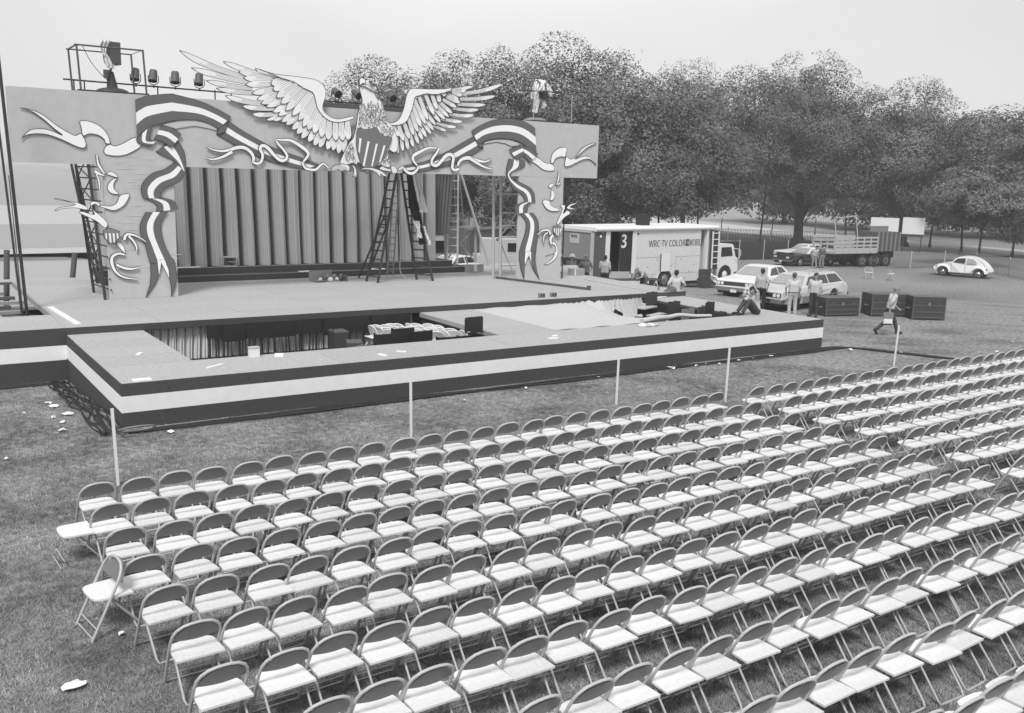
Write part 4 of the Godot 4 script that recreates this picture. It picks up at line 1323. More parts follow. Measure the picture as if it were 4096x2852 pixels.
	bar(s, Vector3(16.84, DECK + 0.045, -12.58), Vector3(17.95, DECK + 0.045, -8.05), 0.08, 0.08)
	put("beam", s, M.grey_dark, t)
	boxed("end_stop", Vector3(17.96, DECK + 0.08, -8.0), Vector3(0.12, 0.16, 0.1), "grey_dark", t)
	# scaffold tower on the left leg
	t = thing("lattice_tower", "dark lattice tower leaning beside the arch's left leg", "scaffold", Vector3.ZERO)
	var lt := [[Vector3(2.5, DECK, -16.0), Vector3(1.66, 6.9, -16.2)], [Vector3(1.92, DECK, -13.4), Vector3(1.46, 6.9, -13.4)], [Vector3(1.9, DECK, -11.5), Vector3(1.56, 6.9, -11.75)], [Vector3(2.62, DECK, -16.0), Vector3(1.80, 6.9, -16.2)]]
	for q in lt:
		pole(t, "upright", q[0], q[1], 0.045, "dark")
	for i in 13:
		var f := 0.05 + i * 0.058
		var a: Vector3 = lt[1][0].lerp(lt[1][1], f)
		var b: Vector3 = lt[2][0].lerp(lt[2][1], f)
		pole(t, "rung", a, b + Vector3(0.22, 0, 0), 0.022, "dark")
		if i % 2 == 0:
			pole(t, "brace", a, lt[2][0].lerp(lt[2][1], f + 0.11), 0.02, "dark")
			pole(t, "brace", lt[2][0].lerp(lt[2][1], f), lt[0][0].lerp(lt[0][1], f + 0.1), 0.02, "dark")
	# lighting platforms and rail above the header
	t = thing("lighting_cage", "open metal pipe cage on a platform above the left end of the header", "cage", Vector3.ZERO)
	var zf := -11.9
	var zb := -13.3
	for p in [[1.56, zf], [3.42, zf], [1.56, zb], [3.38, zb]]:
		pole(t, "post", Vector3(p[0] + 0.06, 7.28, p[1]), Vector3(p[0], 8.62, p[1]), 0.03, "grey_dark")
	pole(t, "top_pipe", Vector3(1.5, 8.6, zf), Vector3(3.45, 8.6, zf), 0.026, "grey_dark")
	pole(t, "top_pipe", Vector3(1.5, 8.6, zb), Vector3(3.4, 8.6, zb), 0.022, "grey_dark")
	pole(t, "top_pipe", Vector3(1.56, 8.6, zf), Vector3(1.56, 8.6, zb), 0.026, "grey_dark")
	pole(t, "top_pipe", Vector3(3.40, 8.6, zf), Vector3(3.38, 8.6, zb), 0.014, "grey_light")
	boxed("platform", Vector3(2.55, 7.30, -12.5), Vector3(2.0, 0.07, 1.3), "dark", t)
	t = thing("follow_spot", "dark follow spot on a pedestal with a square hood inside the pipe cage", "stage light", Vector3(2.62, 7.335, -12.5))
	s = st()
	ell(s, Vector3(0, 0, 0), Vector3(0.5, 0.16, 0.4), 14, 6, Basis(), 0.0, 0.5)
	put("base", s, M.dark, t, true)
	s = st()
	tube(s, [Vector3(0, 0.1, 0), Vector3(-0.04, 0.62, 0)], 0.17, 0.09, 10)
	put("pedestal", s, M.dark, t, true)
	s = st()
	tube(s, [Vector3(-0.17, 0.42, 0.06), Vector3(-0.15, 0.66, 0.06)], 0.09, 0.1, 10)
	put("motor", s, M.grey_dark, t, true)
	boxed("hood", Vector3(0.06, 1.16, 0.0), Vector3(0.34, 0.66, 0.34), "grey_dark", t, 0.25)
	pole(t, "stem", Vector3(-0.04, 0.6, 0), Vector3(0.02, 0.9, 0), 0.04, "grey")
	t = thing("plastic_wrap", "torn pale plastic sheet trailing off the hooded follow spot", "plastic sheet", Vector3.ZERO)
	drape("film", [Vector3(2.45, 8.85, -12.3), Vector3(2.38, 8.6, -12.3), Vector3(2.45, 8.35, -12.3), Vector3(2.58, 8.05, -12.3)], 0.26, "sheet", t, 13)
	t = thing("rail_cable", "thin cable sagging from the top of the pipe cage to the follow spot", "cable", Vector3.ZERO)
	s = st()
	tube(s, smooth3([Vector3(1.75, 8.58, -12.0), Vector3(1.95, 8.2, -12.1), Vector3(2.2, 7.9, -12.2), Vector3(2.5, 7.65, -12.4)], 5), 0.01, -1.0, 5)
	put("strand", s, M.grey_dark, t)
	t = thing("light_rail", "long horizontal pipe for lights running behind the header's top edge", "pipe", Vector3.ZERO)
	pole(t, "pipe", Vector3(1.4, 7.72, -13.5), Vector3(14.2, 7.58, -13.5), 0.026, "dark")
	for x in [1.7, 2.0, 4.2, 6.05, 6.6, 9.8, 10.6, 11.6, 12.9, 14.1]:
		pole(t, "post", Vector3(x, 7.2, -13.5), Vector3(x, 7.72, -13.5), 0.022, "dark")
	boxed("back_board", Vector3(11.5, 7.35, -13.4), Vector3(5.4, 0.42, 0.05), "grey_dark", t)
	var xs := [3.52, 4.07, 4.76, 5.53, 10.38, 11.17, 12.58]
	var labs := ["first of four can lights left of the eagle, next to the pipe cage", "second can light right of the pipe cage, against the sky", "third can light right of the pipe cage, against the sky", "fourth can light from the pipe cage, touching the eagle's wing tips", "can light left of the eagle's neck, against the trees", "can light half hidden behind the eagle's head", "can light right of the eagle's head, beside the olive leaves"]
	for i in 7:
		can_light(labs[i], Vector3(xs[i], 8.04 if i < 4 else 7.95, -13.47), 0.35 if i < 4 else 1.1, [-0.5, -0.6, -0.3, -0.5, 0.1, 0.2, 0.0][i], "can lights on the pipe behind the header")
	# right covered lamp
	t = thing("lamp_platform", "small dark railed platform on the header's right part, under the covered lamp", "platform", Vector3.ZERO)
	boxed("board", Vector3(18.9, 7.30, -12.4), Vector3(2.0, 0.08, 1.2), "dark", t)
	for x in [18.0, 19.85]:
		pole(t, "post", Vector3(x, 7.3, -11.95), Vector3(x, 8.42, -11.95), 0.014, "grey_light")
	pole(t, "rail", Vector3(17.3, 8.40, -11.95), Vector3(18.5, 8.47, -11.95), 0.02, "black")
	pole(t, "rail", Vector3(18.4, 8.47, -11.95), Vector3(19.85, 8.42, -11.95), 0.02, "black")
	t = thing("covered_lamp", "follow spot wrapped in a white sheet on the right platform", "stage light", Vector3(18.5, 7.34, -12.4))
	s = st()
	ell(s, Vector3(-0.1, 0, 0), Vector3(0.5, 0.14, 0.4), 14, 6, Basis(), 0.0, 0.5)
	put("base", s, M.grey, t, true)
	pole(t, "stem", Vector3(-0.02, 0.1, 0), Vector3(0.02, 0.75, 0), 0.04, "grey_dark")
	s = st()
	disc_drum(s, Vector3(0.1, 1.0, 0.16), Vector3(0.1, -0.1, 1).normalized(), 0.16, 0.18, 14)
	put("lamp_housing", s, M.dark, t)
	drape("cover_sheet", [Vector3(0.06, 1.58, -0.12), Vector3(0.08, 1.25, -0.24), Vector3(0.1, 0.85, -0.22)], 0.8, "sheet", t, 27)
	drape("cover_sheet", [Vector3(0.0, 1.60, -0.1), Vector3(-0.2, 1.46, 0.12), Vector3(-0.3, 1.15, 0.22), Vector3(-0.26, 0.85, 0.25), Vector3(-0.3, 0.55, 0.25), Vector3(-0.28, 0.32, 0.25)], 0.34, "sheet", t, 29)
	drape("cover_sheet", [Vector3(0.02, 1.60, -0.1), Vector3(0.0, 1.52, 0.22), Vector3(-0.06, 1.32, 0.34), Vector3(-0.12, 1.1, 0.36)], 0.4, "sheet", t, 31)
	drape("cover_sheet", [Vector3(0.05, 1.59, -0.1), Vector3(0.26, 1.47, 0.1), Vector3(0.42, 1.22, 0.18), Vector3(0.5, 0.98, 0.14)], 0.34, "sheet", t, 33)
	drape("cover_sheet", [Vector3(0.1, 0.78, 0.2), Vector3(0.16, 0.62, 0.22), Vector3(0.1, 0.48, 0.2)], 0.24, "sheet", t, 35)
	drape("cover_tail", [Vector3(-0.26, 0.95, 0.25), Vector3(-0.22, 0.62, 0.25), Vector3(-0.27, 0.3, 0.25)], 0.22, "sheet", t, 23)
	# clutter on the deck
	t = thing("waste_pile", "open cardboard box spilling crumpled paper and wire, mid-stage", "box", Vector3(10.3, DECK, -14.0))
	boxed("box_side", Vector3(-0.25, 0.2, -0.3), Vector3(0.95, 0.38, 0.03), "wood", t, 0.1)
	boxed("flap", Vector3(-0.45, 0.05, 0.1), Vector3(0.5, 0.03, 0.4), "grey", t, 0.4)
	boxed("box_side", Vector3(0.5, 0.12, 0.1), Vector3(0.03, 0.22, 0.5), "old_wood", t, 0.2)
	for i in 9:
		s = st()
		ell(s, Vector3(-0.35 + 0.1 * i, 0.08 + 0.05 * (i % 3), 0.05 * (i % 4)), Vector3(0.12, 0.07 + 0.03 * (i % 2), 0.1), 6, 4, Basis.from_euler(Vector3(i, i * 2.0, i)))
		put("crumpled_paper", s, M[["paper", "grey_dark", "grey"][i % 3]], t)
	t = thing("wooden_crate", "small open wooden crate on the black steps at the curtain's foot", "crate", Vector3(7.2, DECK + 0.455, -16.15), -0.25)
	for q in [[0, 0.015, 0, 0.5, 0.03, 0.4], [0, 0.345, 0, 0.5, 0.03, 0.4], [0, 0.18, -0.185, 0.5, 0.3, 0.03], [-0.235, 0.18, 0, 0.03, 0.3, 0.4], [0.235, 0.18, 0.1, 0.03, 0.3, 0.2], [0.1, 0.18, 0, 0.3, 0.02, 0.36]]:
		boxed("board", Vector3(q[0], q[1], q[2]), Vector3(q[3], q[4], q[5]), "wood", t)
	t = thing("carton", "pale cardboard carton tied with paper at the right end of the black steps", "carton", Vector3(17.35, DECK, -15.2), 0.2)
	boxed("body", Vector3(0, 0.16, 0), Vector3(0.75, 0.32, 0.5), "wood", t)
	boxed("paper_wrap", Vector3(-0.1, 0.2, 0.26), Vector3(0.2, 0.3, 0.03), "paper", t, 0.1)
	boxed("flap", Vector3(0.1, 0.34, 0.05), Vector3(0.55, 0.02, 0.4), "paper", t, 0.3)
	for i in 3:
		tag(boxed("flat_paper", Vector3([9.9, 13.0, 5.6][i], DECK + [0.24, 0.24, 0.475][i], [-15.45, -15.5, -16.0][i]), Vector3([0.5, 0.6, 0.9][i], 0.02, 0.25), "paper", self, [0.1, -0.3, 0.05][i]), ["white paper lying on the lower black step, mid-stage", "white paper on the lower black step beside the tall ladder", "white board lying on the upper black step at its left end"][i], "paper")
	for i in 2:
		t = thing("socket_box", ["small dark socket box on the deck edge, the left of the pair", "small dark socket box on the deck edge, the right of the pair"][i], "socket box", Vector3(15.0 + 0.5 * i, DECK, -6.85))
		boxed("body", Vector3(0, 0.075, 0), Vector3(0.22, 0.15, 0.12), "grey", t)
		for k in 2:
			boxed("socket", Vector3(-0.05 + 0.1 * k, 0.08, 0.062), Vector3(0.07, 0.1, 0.006), "dark", t)
	tag(boxed("loose_board", Vector3(0.27, DECK + 0.02, -8.55), Vector3(0.16, 0.035, 3.5), "paper", self, 0.045), "long pale board lying on the deck at the left pit's corner", "board")
	tag(boxed("edge_plank", Vector3(20.02, DECK + 0.015, -9.0), Vector3(0.16, 0.03, 3.9), "grey_light", self, -0.047), "long pale plank lying along the stage's right edge", "board")
	tag(boxed("small_block", Vector3(20.5, DECK + 0.08, -7.0), Vector3(0.06, 0.16, 0.06), "grey"), "small wooden block upright on the stage's front right corner", "block")
	t = thing("carton", "pale square carton standing on the stage's right edge near the van", "carton", Vector3(20.9, DECK, -12.6))
	boxed("body", Vector3(0, 0.14, 0), Vector3(0.6, 0.28, 0.4), "wood", t)
	boxed("label_panel", Vector3(-0.2, 0.14, 0.202), Vector3(0.05, 0.26, 0.01), "paper", t)
	# left pit in the main stage: masts, lumber
	t = thing("mast", "thin dark pipe mast rising from the left pit, the left of two", "mast", Vector3.ZERO)
	pole(t, "pipe", Vector3(-0.52, 0.0, -10.0), Vector3(-0.95, 9.0, -10.0), 0.032, "dark")
	t = thing("mast", "thicker dark pipe mast with a rope rising from the left pit, the right of two", "mast", Vector3.ZERO)
	pole(t, "pipe", Vector3(-0.36, 0.0, -10.4), Vector3(-0.68, 8.6, -10.4), 0.045, "dark")
	pole(t, "rope", Vector3(-0.48, 0.0, -10.3), Vector3(-0.62, 4.8, -10.3), 0.014, "grey_dark")
	for i in 2:
		t = thing("fence_post", ["short dark timber post at the back of the left pit", "short dark timber post on the stage's back edge near the lattice tower"][i], "post", [Vector3(-0.1, 0, -18.7), Vector3(2.05, DECK - 0.1, -18.25)][i])
		pole(t, "shaft", Vector3(0, 0, 0), Vector3(0.14, 2.1 - i * 1.1, 0), 0.1, "old_wood")
	for i in 9:
		tag(boxed("timber", Vector3(-0.5 - 0.25 * (i % 3), 0.35 + 0.07 * i, -10.6 - 0.62 * i), Vector3(1.1, 0.10, 0.16), "wood" if i % 2 == 0 else "old_wood", self, 0.15 * (i % 3) - 0.1), "sawn timber lying across the left pit, %s from the front" % ORD[i], "timber", "timbers in the left pit")
	tag(boxed("long_timber", Vector3(-0.95, 0.62, -12.0), Vector3(0.12, 0.14, 5.0), "wood", self, 0.05), "long pale timber lying lengthways in the left pit", "timber")
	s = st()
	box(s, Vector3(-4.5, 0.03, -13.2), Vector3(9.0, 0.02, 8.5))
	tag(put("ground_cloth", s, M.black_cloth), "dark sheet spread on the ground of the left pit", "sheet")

func build_pit_things() -> void:
	var t := thing("pit_curtain", "pale pleated skirting curtain under the stage front in the left pit", "curtain", Vector3.ZERO)
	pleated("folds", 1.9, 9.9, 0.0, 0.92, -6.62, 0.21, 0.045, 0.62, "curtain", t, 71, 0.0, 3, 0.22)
	var r := RandomNumberGenerator.new()
	r.seed = 72
	var x := 3.48
	for i in 9:
		var w: float = [0.42, 0.62, 0.66, 0.8, 0.86, 0.7, 0.8, 0.75, 0.62][i]
		var hgt: float = [0.36, 0.48, 0.44, 0.46, 0.42, 0.5, 0.46, 0.52, 0.5][i]
		t = thing("music_desk", "black panel music desk under the stage front, left pit, %s from the left" % ORD[i], "music desk", Vector3(x + w * 0.5, 0, -6.36 + 0.05 * (i % 2)), r.randf_range(-0.05, 0.05), "music desks in a row under the stage front")
		boxed("panel", Vector3(0, 0.94 - hgt * 0.5, 0), Vector3(w * 0.99, hgt, 0.03), "black", t)
		for k in 2:
			pole(t, "leg", Vector3((k - 0.5) * w * 0.55, 0, -0.02), Vector3((k - 0.5) * w * 0.55, 0.6, -0.02), 0.022, "black")
		x += w
	for i in 6:
		var p: Vector3 = [Vector3(7.35, 0, -3.2), Vector3(8.05, 0, -3.55), Vector3(8.5, 0, -3.3), Vector3(9.0, 0, -2.75), Vector3(9.35, 0, -2.5), Vector3(9.75, 0, -2.9)][i]
		t = thing("music_desk", ["black music desk at the left front of the stacked chairs in the left pit", "tallest black music desk in front of the stacked chairs in the left pit", "black music desk right of the tallest one, before the stacked chairs", "low black music desk by the runway's front strip, before the stacked chairs", "low black music desk under the upright black stand in the left pit", "low black music desk at the right end of the left pit"][i], "music desk", p, 0.1 * (i % 3) - 0.1, "music desks in front of the stacked chairs")
		var hh: float = [0.42, 0.5, 0.45, 0.35, 0.34, 0.36][i]
		boxed("panel", Vector3(0, 0.5 + hh * 0.5 - 0.02 * i, 0), Vector3(0.6, hh, 0.03), "black", t)
		boxed("side", Vector3(-0.29, 0.5 + hh * 0.5 - 0.02 * i, -0.12), Vector3(0.03, hh * 0.96, 0.2), "black", t)
		pole(t, "leg", Vector3(0, 0, 0), Vector3(0, 0.55, 0), 0.03, "black")
	var fl := st()  # black sheets added so both pit floors look deep in shade
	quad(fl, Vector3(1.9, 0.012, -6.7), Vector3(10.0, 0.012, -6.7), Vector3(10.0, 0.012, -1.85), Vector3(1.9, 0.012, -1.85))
	tag(put("pit_shade_sheet", fl, M.black_cloth), "black sheet added to darken the floor of the left pit under the chairs", "cloth")
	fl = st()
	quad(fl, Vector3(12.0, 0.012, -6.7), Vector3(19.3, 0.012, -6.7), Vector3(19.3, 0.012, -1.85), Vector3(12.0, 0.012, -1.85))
	tag(put("pit_shade_sheet", fl, M.black_cloth), "black sheet added to darken the floor of the right pit under the dust sheet", "cloth")
	for i in 12:
		var mx := 3.9 + i * 0.33 + r.randf_range(-0.08, 0.08)
		t = thing("microphone_stand", "thin black stand in the left pit before the pale skirting, %s from the left" % ORD[i], "stand", Vector3(mx, 0.012, -5.7 + r.randf_range(-0.35, 0.35)), 0.0, "thin black stands in the left pit")
		pole(t, "stem", Vector3.ZERO, Vector3(r.randf_range(-0.03, 0.03), r.randf_range(0.75, 1.0), 0), 0.018, "black")
		var base_s := st()
		disc_drum(base_s, Vector3(0, 0.015, 0), Vector3.UP, 0.13, 0.015, 12)
		put("foot", base_s, M.black, t)
	for i in 7:
		var hb: Vector3 = [Vector3(5.3, 0, -2.5), Vector3(6.0, 0, -2.3), Vector3(6.5, 0, -2.9), Vector3(4.6, 0, -3.0), Vector3(6.9, 0, -4.3), Vector3(7.0, 0, -5.6), Vector3(8.6, 0, -5.9)][i]
		t = thing("equipment_case", ["low black case by the front edge of the left pit, nearest its middle", "grey case right of the lowest black case in the left pit", "dark case left of the white chairs' front end", "small dark case by itself on the left pit's floor", "tall dark case touching the left end of the white chairs", "dark case behind the white chairs' left end", "dark case behind the white chairs, under the stage front"][i], "case", hb, 0.3 * i, "equipment cases in the left pit")
		boxed("body", Vector3(0, 0.22 + 0.05 * (i % 3), 0), Vector3(0.55, 0.42 + 0.1 * (i % 3), 0.4), ["black", "grey_dark", "case_dark"][i % 3], t)
		boxed("lid", Vector3(0, 0.46 + 0.1 * (i % 3), 0), Vector3(0.57, 0.05, 0.42), "grey_dark", t)
	t = thing("music_stand", "upright black rectangular music stand beside the middle walkway", "music stand", Vector3(9.6, 0, -2.45), 0.12)
	s_box_round(t, "desk", Vector3(0, 1.14, 0), Vector3(0.62, 0.42, 0.03), 0.05, "black")
	boxed("ledge", Vector3(0, 0.93, 0.05), Vector3(0.58, 0.02, 0.08), "black", t)
	pole(t, "stem", Vector3(0, 0, 0), Vector3(0, 1.0, 0), 0.025, "black")
	boxed("lamp_clip", Vector3(-0.22, 0.955, 0.06), Vector3(0.07, 0.03, 0.03), "grey_light", t)
	# white cloth over the right pit
	t = thing("white_cloth", "large white dust sheet spread over the right pit and swagged up at the stage front", "dust sheet", Vector3.ZERO)
	var s := st()
	s.set_smooth_group(0)
	var nu := 90
	var nv := 16
	var grid := []
	for i in nu + 1:
		var xx := 11.96 + (19.4 - 11.96) * i / nu
		var bot: Vector3
		var ks := [[11.96, 0.915, -1.83], [15.2, 0.915, -1.83], [15.9, 0.90, -2.5], [16.6, 0.62, -4.0], [17.15, 0.2, -5.3], [17.45, 0.45, -6.0], [17.75, 0.7, -6.2], [18.05, 0.25, -5.9], [18.4, 0.12, -5.8], [18.8, 0.3, -6.0], [19.0, 0.55, -6.15], [19.4, 0.74, -6.25]]
		for k in ks.size() - 1:
			if xx >= ks[k][0] and xx <= ks[k + 1][0] + 0.001:
				var f: float = smoothstep(0.0, 1.0, (xx - ks[k][0]) / (ks[k + 1][0] - ks[k][0]))
				bot = Vector3(xx, lerpf(ks[k][1], ks[k + 1][1], f), lerpf(ks[k][2], ks[k + 1][2], f))
		var topv := Vector3(xx if xx < 16.6 else lerpf(xx, 17.9, 0.25), 0.925, -6.36)
		var row := []
		for j in nv + 1:
			var f := float(j) / nv
			var p := topv.lerp(bot, f)
			var flatness := clampf((xx - 15.0) / 1.6, 0.0, 1.0)
			p.y -= 0.10 * sin(PI * f) * (1.0 - flatness) + 0.12 * sin(PI * f) * flatness
			p.y += flatness * 0.07 * sin(xx * 27.0 + f * 2.0) + 0.012 * sin(xx * 5.0 + f * 9.0)
			p.z += flatness * 0.10 * sin(xx * 27.0 + f * 2.5)
			row.append(p)
		grid.append(row)
	for i in nu:
		for j in nv:
			quad(s, grid[i][j], grid[i + 1][j], grid[i + 1][j + 1], grid[i][j + 1])
	put("sheet", s, M.dust_sheet, t, true)
	s = st()
	tube(s, smooth3([Vector3(15.2, 0.96, -1.9), Vector3(15.9, 1.0, -2.0), Vector3(16.5, 0.97, -2.15), Vector3(17.0, 1.0, -2.2), Vector3(17.6, 0.95, -2.1), Vector3(18.2, 0.94, -2.0)], 6), 0.09, 0.05, 8)
	put("rolled_edge", s, M.dust_sheet, t, true)
	t = thing("cloth_bundle", "crumpled pale cloth bundle on the runway's front strip beside the dust sheet", "cloth", Vector3(14.9, 0.92, -1.3))
	for i in 4:
		s = st()
		ell(s, Vector3(0.14 * i - 0.2, 0.03, 0.04 * (i % 2)), Vector3(0.16, 0.07 - 0.01 * i, 0.12), 8, 5, Basis(Vector3.UP, i))
		put("fold", s, M.grey_light if i % 2 else M.sheet, t, true)
	t = thing("portable_steps", "low wooden steps with pale treads at the right end of the white dust sheet", "steps", Vector3(18.7, 0.0, -4.6), 0.35)
	for i in 3:
		boxed("tread", Vector3(0.1 * i, 0.34 + 0.2 * i, -0.42 * i), Vector3(0.95, 0.04, 0.3), "grey_light", t)
		boxed("riser", Vector3(0.1 * i, 0.22 + 0.2 * i, -0.14 - 0.42 * i), Vector3(0.9, 0.2, 0.03), "black", t)
	boxed("stringer", Vector3(-0.4, 0.25, -0.4), Vector3(0.04, 0.45, 1.2), "old_wood", t)
	boxed("stringer", Vector3(0.5, 0.25, -0.4), Vector3(0.04, 0.45, 1.2), "old_wood", t)
	var bx := [[18.75, 0.5, -3.6, 0.5, 0.42, "grey"], [19.05, 0.42, -4.6, 0.55, 0.62, "dark"], [19.15, 0.52, -3.3, 0.62, 0.5, "grey_dark"], [18.2, 0.3, -2.6, 0.6, 0.5, "dark"], [19.0, 0.36, -2.4, 0.6, 0.6, "dark"], [19.05, 0.62, -2.9, 0.5, 0.6, "black"], [17.6, 0.25, -2.5, 0.6, 0.45, "dark"], [19.0, 0.62, -5.7, 0.5, 0.62, "dark"]]
	var bl := ["grey desk nearest the portable steps in the right pit", "tall dark desk behind the grey one in the right pit", "mid-grey desk leaning in the middle of the right pit", "low dark desk at the front of the right pit", "dark desk by the runway's front strip in the right pit", "black desk at the right corner of the right pit", "low dark desk right of the rolled cloth in the right pit", "dark desk under the stage's front right leg"]
	for i in 8:
		var q: Array = bx[i]
		t = thing("music_desk", bl[i], "music desk", Vector3(q[0], 0, q[2]), 0.2 * (i % 3) - 0.2, "music desks in the right pit")
		boxed("panel", Vector3(0, q[1] + q[4] * 0.5, 0), Vector3(q[3], q[4], 0.04), q[5], t)
		boxed("side", Vector3(q[3] * 0.5, q[1] + q[4] * 0.5, -0.14), Vector3(0.04, q[4] * 0.95, 0.26), q[5], t)
		boxed("foot", Vector3(0, q[1] * 0.5, -0.1), Vector3(0.1, q[1], 0.1), "black", t)
	t = thing("jacket_heap", "dark jacket and paper lying on the runway behind the right pit", "jacket", Vector3(20.6, 0.92, -6.6))
	for i in 3:
		s = st()
		ell(s, Vector3(0.1 * i, 0.12 + 0.05 * i, 0), Vector3(0.2, 0.14, 0.16), 8, 5, Basis(Vector3.UP, i))
		put("fold", s, M.grey_dark, t, true)
	boxed("paper", Vector3(-0.6, 0.02, 0.2), Vector3(0.6, 0.02, 0.3), "paper", t, 0.3)

func s_box_round(t: Node, called: String, c: Vector3, z: Vector3, rad: float, m: String) -> void:
	var p := PackedVector2Array()
	for q in [[1, 1, 0.0], [-1, 1, PI / 2], [-1, -1, PI], [1, -1, PI * 1.5]]:
		for k in 4:
			var a: float = q[2] + PI / 2 * k / 3.0
			p.append(Vector2(c.x + q[0] * (z.x * 0.5 - rad) + cos(a) * rad, c.y + q[1] * (z.y * 0.5 - rad) + sin(a) * rad))
	var s := st()
	prism(s, p, c.z - z.z * 0.5, c.z + z.z * 0.5)
	put(called, s, M[m], t)

# ------------------------------------------------------------------ chairs
func chair_model(called: String, label: String) -> Node3D:
	# origin on the ground under the rear edge of the seat; faces -z
	var t := thing(called, label, "chair")
	var s := st()
	# inverted U frame
	var pts := []
	for q in [[-0.235, 0.0], [-0.235, 0.25], [-0.235, 0.45], [-0.234, 0.56], [-0.222, 0.64], [-0.19, 0.70], [-0.13, 0.742], [-0.06, 0.757], [0.0, 0.76]]:
		pts.append(Vector3(q[0] * 1.045, q[1], -0.06 - 0.5 * (0.76 - q[1])))
	for i in range(7, -1, -1):
		pts.append(Vector3(-pts[i].x, pts[i].y, pts[i].z))
	tube(s, pts, 0.0165, -1.0, 7)
	put("frame", s, M.chair_tube, t, true)
	# back panel, bowed backwards between the tubes
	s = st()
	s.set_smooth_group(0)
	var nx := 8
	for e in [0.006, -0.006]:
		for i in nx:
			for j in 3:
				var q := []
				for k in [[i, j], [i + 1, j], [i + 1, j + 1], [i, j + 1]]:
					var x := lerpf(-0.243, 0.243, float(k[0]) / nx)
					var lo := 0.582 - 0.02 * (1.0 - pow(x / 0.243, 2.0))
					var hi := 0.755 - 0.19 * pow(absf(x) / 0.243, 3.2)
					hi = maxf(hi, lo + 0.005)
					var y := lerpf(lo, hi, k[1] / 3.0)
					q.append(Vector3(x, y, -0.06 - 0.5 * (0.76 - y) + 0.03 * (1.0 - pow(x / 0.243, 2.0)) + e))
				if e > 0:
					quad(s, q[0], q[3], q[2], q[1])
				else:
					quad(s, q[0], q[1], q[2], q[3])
	put("backrest", s, M.chair_back_shaded, t, true)
	# seat: straight at the back, rounded at the front
	var p := PackedVector2Array([Vector2(-0.24, 0.01), Vector2(0.24, 0.01), Vector2(0.23, -0.28), Vector2(0.216, -0.335), Vector2(0.178, -0.374), Vector2(0.09, -0.39), Vector2(-0.09, -0.39), Vector2(-0.178, -0.374), Vector2(-0.216, -0.335), Vector2(-0.23, -0.28)])
	s = st()
	prism(s, p, 0.415, 0.437, Transform3D(Basis(Vector3.RIGHT, Vector3.BACK, Vector3.UP), Vector3.ZERO))
	put("seat", s, M.chair_seat, t)
	# rear leg loop
	s = st()
	tube(s, [Vector3(-0.2, 0.405, -0.22), Vector3(-0.198, 0.06, 0.07), Vector3(-0.185, 0.014, 0.105), Vector3(-0.15, 0.012, 0.108), Vector3(0.15, 0.012, 0.108), Vector3(0.185, 0.014, 0.105), Vector3(0.198, 0.06, 0.07), Vector3(0.2, 0.405, -0.22)], 0.013, -1.0, 6)
	put("rear_leg", s, M.chair_tube, t, true)
	s = st()
	tube(s, [Vector3(-0.243, 0.12, -0.38), Vector3(0.243, 0.12, -0.38)], 0.009, -1.0, 5)
	tube(s, [Vector3(-0.243, 0.03, -0.425), Vector3(0.243, 0.03, -0.425)], 0.009, -1.0, 5)
	put("crossbar", s, M.chair_tube, t, true)
	return t

